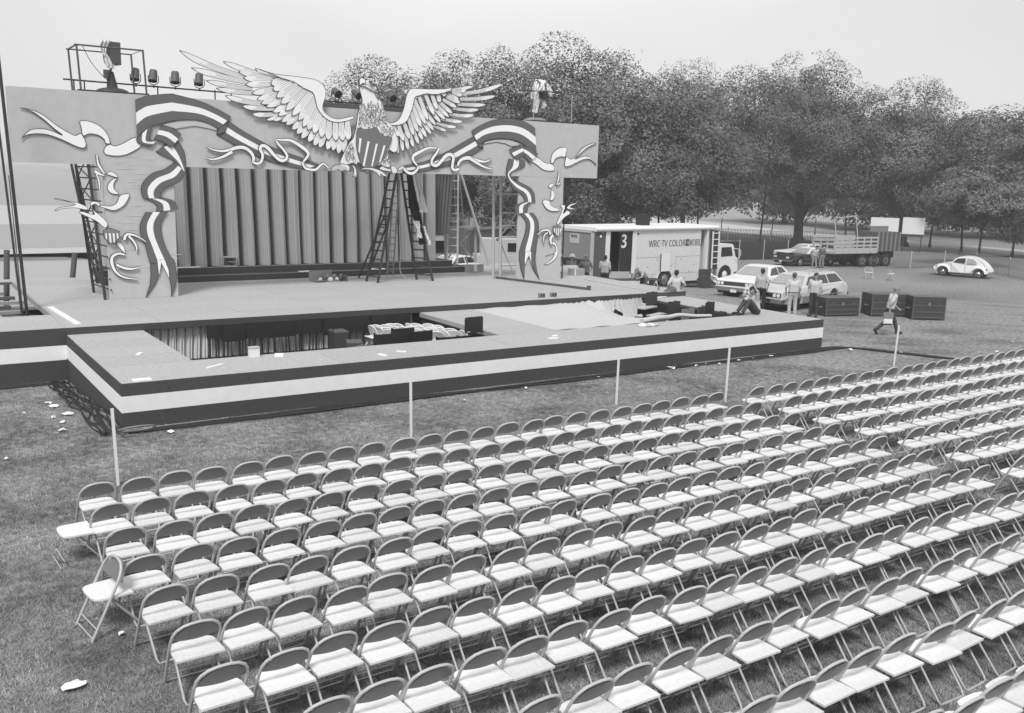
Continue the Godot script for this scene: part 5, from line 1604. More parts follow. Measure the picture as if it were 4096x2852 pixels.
func build_chairs() -> void:
	var proto := chair_model("folding_chair", "x")
	var r := RandomNumberGenerator.new()
	r.seed = 90
	var spots := []
	var first := [0, 0, 0, 0, 0, 0, 0, 0, 2, 5, 8]
	var last := [23, 23, 23, 23, 23, 23, 23, 23, 21, 18, 15]
	for i in 11:
		var z := 5.68 + 0.968 * i
		for n in range(first[i], last[i] + 1):
			spots.append([-1.47 + 0.532 * n, z, i, n, 0])
	var cnt := [25, 20, 17, 14, 10, 7, 3]
	for i in 7:
		for n in cnt[i]:
			spots.append([12.0 + 0.532 * n, 5.68 + 0.968 * i, i, n, 1])
	spots.sort_custom(func(a, b): return Vector2(a[0] - CAM.x, a[1] - CAM.z).length() < Vector2(b[0] - CAM.x, b[1] - CAM.z).length())
	var rest := []
	for k in spots.size():
		var q: Array = spots[k]
		var near_left: float = smoothstep(3.0, -1.5, q[0])
		var tr := Transform3D(Basis(Vector3.UP, r.randf_range(-0.055, 0.055) + 0.07 * near_left), Vector3(q[0] + r.randf_range(-0.03, 0.03), 0, q[1] + r.randf_range(-0.045, 0.045) + 0.05 * near_left))
		if k >= 296:
			rest.append(tr)
			continue
		var c: Node3D = proto
		if k > 0:
			c = proto.duplicate()
			c.name = numbered("folding_chair")
			add_child(c)
		c.transform = tr
		c.get_node("seat").material_override = M[["chair_seat", "chair_seat_pale", "chair_seat", "chair_seat_scuffed"][r.randi() % 4]]
		if q[4] == 0:
			tag(c, "pale folding chair, %s from the left, %s row of the left block" % [ORD[q[3]], ORD[q[2]]], "chair", "folding chairs in rows before the stage")
		else:
			tag(c, "pale folding chair, %s from the aisle, %s row of the right block" % [ORD[q[3]], ORD[q[2]]], "chair", "folding chairs in rows before the stage")
	# the farthest chairs, past three hundred, as one mass
	var far := Node3D.new()
	far.name = numbered("distant_chairs")
	add_child(far)
	tag(far, "farthest pale folding chairs at the right end of the front rows", "chairs", "folding chairs in rows before the stage")
	far.set_meta("kind", "stuff")
	for part in proto.get_children():
		var mm := MultiMesh.new()
		mm.transform_format = MultiMesh.TRANSFORM_3D
		mm.mesh = part.mesh
		mm.instance_count = rest.size()
		for i in rest.size():
			mm.set_instance_transform(i, rest[i])
		var mi := MultiMeshInstance3D.new()
		mi.multimesh = mm
		mi.material_override = part.material_override
		mi.name = part.name
		mi.set_meta("kind", "stuff")
		far.add_child(mi, true)
	# odd ones
	var odd := proto.duplicate()
	odd.name = numbered("folding_chair")
	add_child(odd)
	odd.transform = Transform3D(Basis(Vector3.UP, 1.72).scaled(Vector3.ONE * 1.05), Vector3(-1.75, 0, 8.55))
	tag(odd, "pale folding chair turned sideways out of line, facing left at the rows' left end", "chair")
	odd = proto.duplicate()
	odd.name = numbered("folding_chair")
	add_child(odd)
	odd.transform = Transform3D(Basis(Vector3.UP, 1.62), Vector3(-1.73, 0, 6.42))
	odd.get_node("backrest").free()
	odd.get_node("frame").free()
	tag(odd, "white chair seat sticking out to the left behind the second row's end chair", "chair")
	for i in 2:
		odd = proto.duplicate()
		odd.name = numbered("folding_chair")
		add_child(odd)
		odd.transform = Transform3D(Basis(Vector3.UP, [2.5, 3.6][i]), on_ground([52.5, 52.9][i], [-20.9, -19.6][i]))
		odd.scale = Vector3.ONE * 1.05
		tag(odd, ["lone round-backed folding chair on the lawn beside the stake truck, left of two", "lone folding chair on the lawn beside the stake truck, right of two"][i], "chair")
	# pale chairs bunched together in the left pit
	for j in 4:
		for i in 8:
			var c: Node3D = proto.duplicate()
			c.name = numbered("pit_chair")
			add_child(c)
			c.transform = Transform3D(Basis(Vector3.UP, -1.15 + r.randf_range(-0.55, 0.55)) * Basis(Vector3.RIGHT, r.randf_range(-0.12, 0.12)), Vector3(7.75 + 0.24 * i + 0.1 * j, 0.06, -5.35 + 0.52 * j + 0.06 * i + r.randf_range(-0.14, 0.14)))
			for part in c.get_children():
				part.material_override = M.paper
			tag(c, "white folding chair in the left pit, %s from the left, %s line from the stage" % [ORD[i], ORD[j]], "chair", "white chairs bunched in the left pit")
	# slim white stakes in front of the first row
	var sp := [[-0.82, 3.53, 1.3, "at the runway's left corner, left of the first row"], [4.72, 3.2, 1.15, "second from the left, before the first row"], [10.17, 2.98, 1.12, "third from the left, before the first row's right part"], [12.73, 3.95, 1.35, "in front of the aisle between the chair blocks"], [20.54, 3.1, 1.2, "farthest right, before the walking man's feet"]]
	for i in 5:
		var t := thing("marker_stake", "slim white wooden stake %s" % sp[i][3], "stake", Vector3(sp[i][0], 0, sp[i][1]), 0.0, "white stakes along the front of the seats")
		var s := st()
		bar(s, Vector3.ZERO, Vector3([-0.03, -0.02, 0.01, 0.02, 0.05][i], sp[i][2], 0), 0.045, 0.03, Vector3.BACK)
		put("shaft", s, M.paper, t)

# ------------------------------------------------------------------ cables, litter, grass
func build_litter() -> void:
	var r := RandomNumberGenerator.new()
	r.seed = 51
	for k in 7:
		var pts := []
		for i in 26:
			var x := 0.0 + i * 0.86
			pts.append(Vector3(x, 0.02 + 0.015 * k * 0.3, 0.22 + 0.05 * k + 0.12 * sin(x * 0.8 + k) * 0.7 + r.randf_range(-0.05, 0.05)))
		for q in [[21.9, 0.5], [22.4, 1.6], [23.0, 3.0]]:
			pts.append(Vector3(q[0] + 0.06 * k, 0.03, q[1] + 0.05 * k))
		var s := st()
		tube(s, smooth3(pts, 3), 0.02, -1.0, 5)
		tag(put("cable", s, M.black, self, true), "black cable along the foot of the runway, %s from its face" % ORD[k], "cable", "black cables along the runway's front")
	for k in 14:
		var pts := []
		for i in 12:
			var f := i / 11.0
			pts.append(Vector3(-0.08 - 0.035 * k + r.randf_range(-0.09, 0.09), ground_y(-0.3, -6.2 * (1.0 - f)) + 0.03 + r.randf_range(0, 0.05), -6.2 + 6.6 * f))
		var s := st()
		tube(s, smooth3(pts, 3), 0.013, -1.0, 5)
		tag(put("cable", s, M.black, self, true), "black tangled cable beside the runway's left side, %s from its face" % ORD[k], "cable", "black cables along the runway's left side")
	for k in 5:
		var pts := []
		for i in 8:
			pts.append(Vector3(-5.0 + 0.7 * i, -0.22, -6.15 + 0.05 * k + r.randf_range(-0.05, 0.05)))
		var s := st()
		tube(s, smooth3(pts, 3), 0.02, -1.0, 5)
		tag(put("cable", s, M.black, self, true), "black cable at the foot of the main stage's left front, %s from its face" % ORD[k], "cable", "black cables along the main stage's left front")
	var s := st()
	var ring := []
	for i in 20:
		var a := TAU * i / 20
		ring.append(Vector3(0.12 + 0.33 * cos(a), 0.05 + 0.1 * (1.0 + sin(a)), 0.62 + 0.22 * sin(a)))
	tube(s, ring, 0.018, -1.0, 6, true)
	tag(put("cable_loop", s, M.grey, self, true), "loop of grey cable standing up at the runway's left front corner", "cable")
	# paper litter
	var lit := [[14.28, 0.42, 0.32], [15.13, 0.52, 0.16], [15.58, 0.46, 0.12], [15.94, 0.62, 0.14], [16.86, 0.52, 0.18], [17.5, 0.5, 0.1], [18.3, 0.47, 0.22], [-0.75, -1.7, 0.36], [-0.95, -1.0, 0.2], [-0.85, -2.8, 0.3], [-0.9, -3.3, 0.2], [-1.05, -1.5, 0.16], [0.72, 0.72, 0.22], [-1.5, -2.3, 0.12], [-1.05, -0.35, 0.24], [-2.49, 9.78, 0.34], [-1.75, 6.0, 0.1], [-1.86, 8.89, 0.12], [6.0, 0.75, 0.1], [9.2, 0.7, 0.14], [11.6, 0.55, 0.12], [21.6, 0.8, 0.25], [22.6, 1.9, 0.2], [25.8, 3.2, 0.12], [28.2, 2.4, 0.12], [7.2, 1.1, 0.1], [-2.2, 1.2, 0.12], [-3.2, 0.4, 0.14]]
	var seen := {}
	for i in lit.size():
		var q: Array = lit[i]
		s = st()
		s.set_smooth_group(-1)
		var n := 11
		var c := on_ground(q[0], q[1], 0.07)
		var rim := []
		for k in n:
			var a := TAU * k / n
			rim.append(on_ground(q[0], q[1], r.randf_range(0.02, 0.07)) + Vector3(cos(a), 0, sin(a)) * q[2] * r.randf_range(0.24, 0.40))
		for k in n:
			tri(s, c, rim[(k + 1) % n], rim[k])
		var where := "on the grass in front of the runway"
		if q[0] < 0.0:
			where = "on the grass left of the runway"
		if q[1] > 5.0:
			where = "on the grass left of the chair rows"
		seen[where] = seen.get(where, -1) + 1
		tag(put("paper_scrap", s, M.paper), "white paper scrap %s, %s of those there" % [where, ORD[seen[where]]], "paper", "paper scraps on the grass")
	var deck_lit := [[0.42, -0.18, 0.36, 0.2], [2.1, -0.9, 0.5, 0.08], [3.75, -1.5, 0.4, 0.2], [5.9, -0.5, 0.3, 0.12], [6.5, -0.7, 0.25, 0.1], [11.0, -0.7, 0.3, 0.12], [11.3, -1.0, 0.25, 0.1], [1.0, -3.0, 0.25, 0.1]]
	for i in deck_lit.size():
		var q: Array = deck_lit[i]
		tag(boxed("paper_sheet", Vector3(q[0], 0.932, q[1]), Vector3(q[2], 0.022, q[3]), "paper", self, 0.6 * i), "white paper lying on the runway, %s counted from its left corner" % ORD[i], "paper", "papers on the runway deck")
	var t := thing("paper_cup", "small white carton standing on the edge of the left pit", "carton", Vector3(3.2, 0.92, -1.62))
	boxed("body", Vector3(0, 0.1, 0), Vector3(0.22, 0.2, 0.16), "paper", t)
	boxed("lid", Vector3(0, 0.215, 0), Vector3(0.24, 0.03, 0.18), "grey_light", t)

func grass_clump(seed_: int) -> ArrayMesh:
	var r := RandomNumberGenerator.new()
	r.seed = seed_
	var s := st()
	for i in 14:
		var a := r.randf() * TAU
		var p := Vector3(cos(a), 0, sin(a)) * r.randf_range(0.0, 0.08)
		var d := Vector3(r.randf_range(-1, 1), 0, r.randf_range(-1, 1)) * 0.03
		var h := r.randf_range(0.012, 0.034)
		var side := Vector3(cos(a + 1.3), 0, sin(a + 1.3)) * 0.004
		var v := r.randf_range(0.6, 1.35)
		s.set_color(Color(v, v, v))
		tri(s, p - side, p + side, p + d + Vector3(0, h, 0))
	s.generate_normals()
	return s.commit()

func build_grass() -> void:
	var r := RandomNumberGenerator.new()
	r.seed = 33
	var n1 := FastNoiseLite.new()
	n1.seed = 6
	n1.frequency = 0.5
	n1.fractal_octaves = 3
	var where := []
	var tries := 0
	while where.size() < 150000 and tries < 500000:
		tries += 1
		var d := 4.0 + 24.0 * pow(r.randf(), 1.3)
		var a := r.randf_range(-1.16, 0.02)
		var x := CAM.x - sin(a) * d
		var z := CAM.z - cos(a) * d
		if z < 0.1 and x > -0.1:
			continue
		if z < -6.3:
			continue
		where.append(Vector3(x, ground_y(x, z), z))
	var mm := MultiMesh.new()
	mm.transform_format = MultiMesh.TRANSFORM_3D
	mm.use_colors = true
	mm.mesh = grass_clump(4)
	mm.instance_count = where.size()
	for i in where.size():
		var p: Vector3 = where[i]
		var sc := r.randf_range(0.7, 1.4)
		mm.set_instance_transform(i, Transform3D(Basis(Vector3.UP, r.randf() * TAU).scaled(Vector3(sc, sc * r.randf_range(0.6, 1.1), sc)), p))
		var v := 0.29 * (1.0 + 0.8 * n1.get_noise_2d(p.x, p.z)) * r.randf_range(0.65, 1.4)
		mm.set_instance_color(i, Color(v, v, v))
	var mi := MultiMeshInstance3D.new()
	mi.multimesh = mm
	mi.material_override = M.grass_blade
	mi.name = numbered("grass")
	mi.set_meta("kind", "stuff")
	tag(mi, "short trampled grass of the lawn under the chairs", "grass")
	add_child(mi)

# ------------------------------------------------------------------ people
func net(s: SurfaceTool, bones: Array, cell: float, k: float) -> void:
	# mesh of the smooth union of tapered capsules [a, b, ra, rb]
	s.set_smooth_group(0)
	var lo := Vector3(1e9, 1e9, 1e9)
	var hi := -lo
	for q in bones:
		var m: float = maxf(q[2], q[3]) + cell * 2.5 + k
		for p in [q[0], q[1]]:
			lo = lo.min(p - Vector3(m, m, m))
			hi = hi.max(p + Vector3(m, m, m))
	var nx := int((hi.x - lo.x) / cell) + 2
	var ny := int((hi.y - lo.y) / cell) + 2
	var nz := int((hi.z - lo.z) / cell) + 2
	var f := PackedFloat32Array()
	f.resize(nx * ny * nz)
	f.fill(1.0)
	for q in bones:
		var a: Vector3 = q[0]
		var ab: Vector3 = q[1] - a
		var l2 := maxf(ab.length_squared(), 1e-6)
		var m: float = maxf(q[2], q[3]) + cell * 2.0 + k
		var l := ((q[0] as Vector3).min(q[1]) - Vector3(m, m, m) - lo) / cell
		var h := ((q[0] as Vector3).max(q[1]) + Vector3(m, m, m) - lo) / cell
		for z in range(maxi(0, int(l.z)), mini(nz - 1, int(h.z) + 1) + 1):
			for y in range(maxi(0, int(l.y)), mini(ny - 1, int(h.y) + 1) + 1):
				for x in range(maxi(0, int(l.x)), mini(nx - 1, int(h.x) + 1) + 1):
					var p := lo + Vector3(x, y, z) * cell - a
					var t := clampf(p.dot(ab) / l2, 0.0, 1.0)
					var d := (p - ab * t).length() - lerpf(q[2], q[3], t)
					var i := x + nx * (y + ny * z)
					var o := f[i]
					var g2 := maxf(k - absf(d - o), 0.0)
					f[i] = minf(d, o) - g2 * g2 / (4.0 * k)
	var vid := {}
	var vs := []
	for z in nz - 1:
		for y in ny - 1:
			for x in nx - 1:
				var i := x + nx * (y + ny * z)
				var c := [f[i], f[i + 1], f[i + nx], f[i + nx + 1], f[i + nx * ny], f[i + nx * ny + 1], f[i + nx * ny + nx], f[i + nx * ny + nx + 1]]
				var neg := 0
				for v in c:
					if v < 0.0:
						neg += 1
				if neg == 0 or neg == 8:
					continue
				var sum := Vector3.ZERO
				var cnt := 0
				for e in [[0, 1], [2, 3], [4, 5], [6, 7], [0, 2], [1, 3], [4, 6], [5, 7], [0, 4], [1, 5], [2, 6], [3, 7]]:
					var d0: float = c[e[0]]
					var d1: float = c[e[1]]
					if (d0 < 0.0) != (d1 < 0.0):
						var t := d0 / (d0 - d1)
						var p0 := Vector3(e[0] & 1, (e[0] >> 1) & 1, (e[0] >> 2) & 1)
						var p1 := Vector3(e[1] & 1, (e[1] >> 1) & 1, (e[1] >> 2) & 1)
						sum += p0.lerp(p1, t)
						cnt += 1
				vid[i] = lo + (Vector3(x, y, z) + sum / cnt) * cell
	var st3 := [1, nx, nx * ny]
	for i in vid:
		for ax in 3:
			var s0: int = st3[ax]
			var s1: int = st3[(ax + 1) % 3]
			var s2: int = st3[(ax + 2) % 3]
			var n0 := f[i] < 0.0
			if i + s0 >= f.size() or n0 == (f[i + s0] < 0.0):
				continue
			if not (vid.has(i - s1) and vid.has(i - s2) and vid.has(i - s1 - s2)):
				continue
			if n0:
				quad(s, vid[i], vid[i - s2], vid[i - s1 - s2], vid[i - s1])
			else:
				quad(s, vid[i], vid[i - s1], vid[i - s1 - s2], vid[i - s2])

func hand(s: SurfaceTool, w: Vector3, dir: Vector3, side: Vector3) -> void:
	var palm := w + dir * 0.085
	tube(s, [w - dir * 0.02, w + dir * 0.04, palm], 0.026, 0.036, 8)
	var n := side.cross(dir).normalized()
	for i in 4:
		var b := palm - dir * 0.01 + side * (0.028 - 0.0187 * i)
		var l: float = [0.07, 0.08, 0.075, 0.058][i]
		tube(s, [b, b + dir * l * 0.55 + n * 0.004, b + dir * l * 0.9 + n * 0.025], 0.0095, 0.0075, 5)
	tube(s, [w + dir * 0.03 + side * 0.025, w + dir * 0.065 + side * 0.055, w + dir * 0.10 + side * 0.058 + n * 0.01], 0.011, 0.008, 5)

func person(label: String, at: Vector3, turn: float, j: Dictionary, look: Dictionary, group := "") -> Node3D:
	# j: joints in metres, facing +z; look: shirt, trousers, hair, skin materials
	var t := thing("person", label, "person", at, turn, group)
	var d := {"hl": Vector3(0.09, 0.93, 0), "hr": Vector3(-0.09, 0.93, 0), "kl": Vector3(0.11, 0.5, 0.03), "kr": Vector3(-0.11, 0.5, 0.03), "al": Vector3(0.12, 0.09, -0.02), "ar": Vector3(-0.12, 0.09, -0.02), "tl": Vector3(0.15, 0.035, 0.15), "tr": Vector3(-0.15, 0.035, 0.15), "pe": Vector3(0, 0.98, 0), "ch": Vector3(0, 1.28, 0.01), "ne": Vector3(0, 1.47, 0), "he": Vector3(0, 1.63, 0.03), "sl": Vector3(0.18, 1.41, 0), "sr": Vector3(-0.18, 1.41, 0), "el": Vector3(0.25, 1.13, -0.03), "er": Vector3(-0.25, 1.13, -0.03), "wl": Vector3(0.25, 0.89, 0.06), "wr": Vector3(-0.25, 0.89, 0.06), "face": Vector3(0, 0, 1)}
	d.merge(j, true)
	var face: Vector3 = d.face.normalized()
	var cx := Vector3(0.07, 0, 0)
	var s := st()
	var bones := [[d.pe + cx, d.ch + cx, 0.095, 0.105], [d.pe - cx, d.ch - cx, 0.095, 0.105], [d.ch + cx, d.sl, 0.095, 0.055], [d.ch - cx, d.sr, 0.095, 0.055], [d.ch, d.ne, 0.09, 0.055], [d.ne, d.he, 0.052, 0.055], [d.he + Vector3(0, 0.03, 0) - face * 0.015, d.he - Vector3(0, 0.06, 0) + face * 0.02, 0.088, 0.062],
		[d.sl, d.el, 0.05, 0.038], [d.sr, d.er, 0.05, 0.038], [d.el, d.wl, 0.038, 0.026], [d.er, d.wr, 0.038, 0.026], [d.hl, d.kl, 0.085, 0.055], [d.hr, d.kr, 0.085, 0.055], [d.kl, d.al, 0.055, 0.036], [d.kr, d.ar, 0.055, 0.036], [d.al, d.tl, 0.038, 0.03], [d.ar, d.tr, 0.038, 0.03]]
	net(s, bones, 0.03, 0.03)
	# nose, ears, eyes and five-fingered hands belong to the same skin
	tube(s, [d.he + face * 0.085 + Vector3(0, 0.01, 0), d.he + face * 0.108 - Vector3(0, 0.025, 0), d.he + face * 0.088 - Vector3(0, 0.03, 0)], 0.012, 0.014, 6)
	var sx := Vector3.UP.cross(face).normalized()
	for e in [1.0, -1.0]:
		ell(s, d.he + sx * 0.088 * e - Vector3(0, 0.01, 0), Vector3(0.012, 0.03, 0.02), 6, 5)
	hand(s, d.wl, (d.wl - d.el).normalized() if not d.has("hdl") else d.hdl, Vector3(0, 0, 1) if absf((d.wl - d.el).normalized().z) < 0.8 else Vector3.UP)
	hand(s, d.wr, (d.wr - d.er).normalized() if not d.has("hdr") else d.hdr, Vector3(0, 0, 1) if absf((d.wr - d.er).normalized().z) < 0.8 else Vector3.UP)
	put("body", s, M.skin, t, true)
	s = st()
	for e in [1.0, -1.0]:
		ell(s, d.he + face * 0.082 + sx * 0.032 * e + Vector3(0, 0.008, 0), Vector3(0.012, 0.008, 0.01), 6, 4)
	box(s, d.he + face * 0.078 - Vector3(0, 0.062, 0), Vector3(0.04, 0.008, 0.012), Basis(Vector3.UP, atan2(face.x, face.z)))
	put("face_features", s, M.dark, t)
	# shirt with short sleeves
	s = st()
	var sb := [[d.pe + cx - Vector3(0, 0.02, 0), d.ch + cx, 0.115, 0.122], [d.pe - cx - Vector3(0, 0.02, 0), d.ch - cx, 0.115, 0.122], [d.ch + cx, d.sl, 0.112, 0.072], [d.ch - cx, d.sr, 0.112, 0.072], [d.ch, d.ne - Vector3(0, 0.03, 0), 0.105, 0.06]]
	var sleeve := 0.95 if look.get("long", false) else 0.72
	sb.append([d.sl, (d.sl as Vector3).lerp(d.el, sleeve), 0.068, 0.06])
	sb.append([d.sr, (d.sr as Vector3).lerp(d.er, sleeve), 0.068, 0.06])
	if look.get("long", false):
		sb.append([d.el, (d.el as Vector3).lerp(d.wl, 0.85), 0.055, 0.04])
		sb.append([d.er, (d.er as Vector3).lerp(d.wr, 0.85), 0.055, 0.04])
	net(s, sb, 0.03, 0.035)
	put("shirt", s, M[look.shirt], t, true)
	s = st()
	net(s, [[d.pe - Vector3(0.06, 0.05, 0), d.pe + Vector3(0.06, -0.05, 0), 0.122, 0.122], [d.hl, d.kl, 0.102, 0.074], [d.hr, d.kr, 0.102, 0.074], [d.kl, (d.kl as Vector3).lerp(d.al, 0.92), 0.074, 0.062], [d.kr, (d.kr as Vector3).lerp(d.ar, 0.92), 0.074, 0.062]], 0.03, 0.03)
	put("trousers", s, M[look.trousers], t, true)
	for q in [["al", "tl"], ["ar", "tr"]]:
		s = st()
		net(s, [[d[q[0]] - Vector3(0, 0.03, 0) - (d[q[1]] - d[q[0]]) * 0.25, d[q[1]], 0.05, 0.04]], 0.025, 0.02)
		put("shoe", s, M[look.get("shoes", "black")], t, true)
	if look.get("belt", false):
		s = st()
		tube(s, _ring(d.pe + Vector3(0, -0.005, 0), 0.19, 0.13, 16), 0.018, -1.0, 5, true)
		put("belt", s, M.black, t, true)
	s = st()
	var up := Vector3(0, 0.02, 0)
	if look.has("helmet"):
		ell(s, d.he + Vector3(0, 0.03, 0) - face * 0.005, Vector3(0.125, 0.13, 0.14), 12, 6, Basis(Vector3.UP, atan2(face.x, face.z)), 0.0, 0.5)
		disc_drum(s, d.he + Vector3(0, 0.035, 0) + face * 0.02, Vector3.UP, 0.15, 0.006, 14)
		put("helmet", s, M[look.helmet], t, true)
	else:
		net(s, [[d.he + Vector3(0, 0.048, 0) - face * 0.03, d.he + Vector3(0, 0.055, 0) + face * 0.03, 0.088, 0.07], [d.he + Vector3(0, 0.04, 0) - face * 0.04, d.he - Vector3(0, 0.035, 0) - face * 0.05, 0.085, 0.062]], 0.02, 0.02)
		put("hair", s, M[look.hair], t, true)
	return t

func _ring(c: Vector3, rx: float, rz: float, n: int) -> Array:
	var p := []
	for i in n:
		p.append(c + Vector3(cos(TAU * i / n) * rx, 0, sin(TAU * i / n) * rz))
	return p

func build_people() -> void:
	var hips := {"el": Vector3(0.36, 1.17, -0.08), "er": Vector3(-0.36, 1.17, -0.08), "wl": Vector3(0.19, 1.0, 0.04), "wr": Vector3(-0.19, 1.0, 0.04)}
	person("man in light trousers with a dark belt, back turned, beside the wagon's hood", on_ground(25.95, -5.2), 2.55, {"el": Vector3(0.3, 1.15, 0.0), "wl": Vector3(0.26, 0.93, 0.08)}, {"shirt": "shirt_pale", "trousers": "grey_light", "hair": "grey_dark", "belt": true}, "men around the station wagon")
	person("dark-haired man in black trousers standing left of the wagon, behind the sitting man", on_ground(26.05, -6.9), 1.9, {"er": Vector3(-0.3, 1.16, -0.04), "wr": Vector3(-0.24, 0.95, 0.02)}, {"shirt": "shirt_grey", "trousers": "black", "hair": "hair_dark"}, "men around the station wagon")
	person("bushy-haired man in dark trousers standing in profile by the wagon's door", on_ground(26.8, -4.85), -1.15, {"wl": Vector3(0.2, 0.97, 0.18), "el": Vector3(0.24, 1.14, 0.0), "face": Vector3(-0.2, 0, 1)}, {"shirt": "shirt_pale", "trousers": "dark", "hair": "hair_dark"}, "men around the station wagon")
	# sitting on the runway corner, knees drawn up
	person("man in pale shirt sitting on the runway's right corner, one arm to his head", Vector3(19.95, 0.92, -1.72), -1.75, {"pe": Vector3(0, 0.16, 0), "hl": Vector3(0.1, 0.13, 0.02), "hr": Vector3(-0.1, 0.13, 0.02), "kl": Vector3(0.13, 0.46, 0.36), "kr": Vector3(-0.13, 0.40, 0.38), "al": Vector3(0.11, 0.09, 0.62), "ar": Vector3(-0.1, 0.09, 0.66), "tl": Vector3(0.12, 0.05, 0.8), "tr": Vector3(-0.1, 0.05, 0.84), "ch": Vector3(0, 0.45, 0.08), "ne": Vector3(0, 0.65, 0.13), "he": Vector3(0, 0.80, 0.2), "sl": Vector3(0.18, 0.58, 0.12), "sr": Vector3(-0.18, 0.58, 0.12), "el": Vector3(0.3, 0.78, 0.2), "wl": Vector3(0.13, 0.93, 0.22), "er": Vector3(-0.22, 0.42, 0.33), "wr": Vector3(-0.08, 0.52, 0.45), "face": Vector3(0, -0.1, 1)}, {"shirt": "shirt_pale", "trousers": "dark", "hair": "hair_dark"})
	# walking with a folded bag
	person("man in white shirt striding across the lawn with a folded bag", on_ground(25.72, -0.72), 0.98, {"hl": Vector3(0.09, 0.9, 0), "hr": Vector3(-0.09, 0.9, 0), "pe": Vector3(0, 0.95, 0), "kl": Vector3(0.10, 0.5, 0.22), "al": Vector3(0.10, 0.10, 0.36), "tl": Vector3(0.12, 0.05, 0.53), "kr": Vector3(-0.10, 0.49, -0.14), "ar": Vector3(-0.10, 0.17, -0.5), "tr": Vector3(-0.10, 0.035, -0.42), "ch": Vector3(0, 1.25, 0.06), "ne": Vector3(0, 1.43, 0.11), "he": Vector3(0, 1.58, 0.17), "sl": Vector3(0.18, 1.38, 0.08), "sr": Vector3(-0.18, 1.38, 0.08), "el": Vector3(0.24, 1.1, 0.16), "wl": Vector3(0.22, 0.92, 0.36), "er": Vector3(-0.25, 1.12, -0.08), "wr": Vector3(-0.24, 0.88, -0.1)}, {"shirt": "shirt_pale", "trousers": "dark", "hair": "grey"})
	var t := thing("carried_bag", "pale folded bag hanging from the walking man's hand", "bag", on_ground(25.72, -0.72) + Vector3(-0.28, 0, 0.12), 0.98)
	for q in [[0.72, 0.22, 0.34, "grey"], [0.53, 0.2, 0.3, "paper"], [0.42, 0.06, 0.28, "dark"]]:
		boxed("fold", Vector3(-0.1, q[0], -0.02), Vector3(0.07, q[1], q[2]), q[3], t)
	# crew by the television van
	person("stout man in grey shirt, hands on hips, facing the stage behind its right edge", on_ground(22.9, -14.5), -0.3, hips, {"shirt": "grey", "trousers": "dark", "hair": "hair_light"}, "crew beside the television van")
	person("dark-haired man in white shirt turned away, right of the man with hands on hips", on_ground(23.7, -14.1), 2.4, {"wl": Vector3(0.2, 1.0, 0.24), "wr": Vector3(-0.2, 1.0, 0.24)}, {"shirt": "shirt_grey", "trousers": "dark", "hair": "hair_dark"}, "crew beside the television van")
	person("man in pale cap and grey shirt left of the man with hands on hips", on_ground(22.4, -14.9), -0.1, {}, {"shirt": "grey", "trousers": "grey_dark", "helmet": "paper"}, "crew beside the television van")
	person("man in white hard hat right beside the arch's right leg", on_ground(21.75, -14.9), 0.6, {}, {"shirt": "shirt_grey", "trousers": "grey_dark", "helmet": "paper"}, "crew beside the television van")
	person("man in white shirt seen from behind, standing by the stage's front right corner", on_ground(21.95, -7.6), 2.75, hips, {"shirt": "shirt_pale", "trousers": "dark", "hair": "hair_dark"})
	person("man bending over the trestle table beside the television van", on_ground(24.4, -12.2), -1.3, {"ch": Vector3(0, 1.14, 0.26), "ne": Vector3(0, 1.22, 0.46), "he": Vector3(0, 1.24, 0.62), "sl": Vector3(0.18, 1.2, 0.4), "sr": Vector3(-0.18, 1.2, 0.4), "el": Vector3(0.22, 0.98, 0.5), "er": Vector3(-0.22, 0.98, 0.5), "wl": Vector3(0.15, 0.92, 0.7), "wr": Vector3(-0.15, 0.92, 0.7), "face": Vector3(0, -0.5, 1)}, {"shirt": "shirt_grey", "trousers": "grey_dark", "hair": "grey"})
	# two men by the dark car
	person("man in white shirt leaning forward by the dark car below the stake truck", on_ground(55.2, -27.6), -0.4, {"ch": Vector3(0, 1.27, 0.1), "ne": Vector3(0, 1.44, 0.17), "he": Vector3(0, 1.58, 0.24), "sl": Vector3(0.18, 1.38, 0.14), "sr": Vector3(-0.18, 1.38, 0.14), "kl": Vector3(0.1, 0.5, 0.1), "al": Vector3(0.1, 0.09, 0.22)}, {"shirt": "shirt_pale", "trousers": "grey", "hair": "hair_dark"}, "men beside the dark car")
	person("man in dark shirt standing right of the leaning man by the dark car", on_ground(55.95, -27.5), 2.6, {}, {"shirt": "grey_dark", "trousers": "grey", "hair": "hair_dark"}, "men beside the dark car")

# ------------------------------------------------------------------ vehicles
func text_on(t: Node, called: String, str_: String, x0: float, x1: float, y0: float, y1: float, z: float, m: String, bold := true) -> void:
	var tm := TextMesh.new()
	var f := SystemFont.new()
	f.font_names = PackedStringArray(["Droid Sans"])
	f.font_weight = 700 if bold else 400
	tm.font = f
	tm.text = str_
	tm.font_size = 64
	tm.pixel_size = 0.01
	tm.depth = 0.01
	tm.curve_step = 1.0
	var b := tm.get_aabb()
	var o := MeshInstance3D.new()
	o.mesh = tm
	o.material_override = M[m]
	o.name = called
	var sc := Vector3((x1 - x0) / b.size.x, (y1 - y0) / b.size.y, 1.0)
	o.scale = sc
	o.position = Vector3(x0 - b.position.x * sc.x, y0 - b.position.y * sc.y, z)
	t.add_child(o, true)

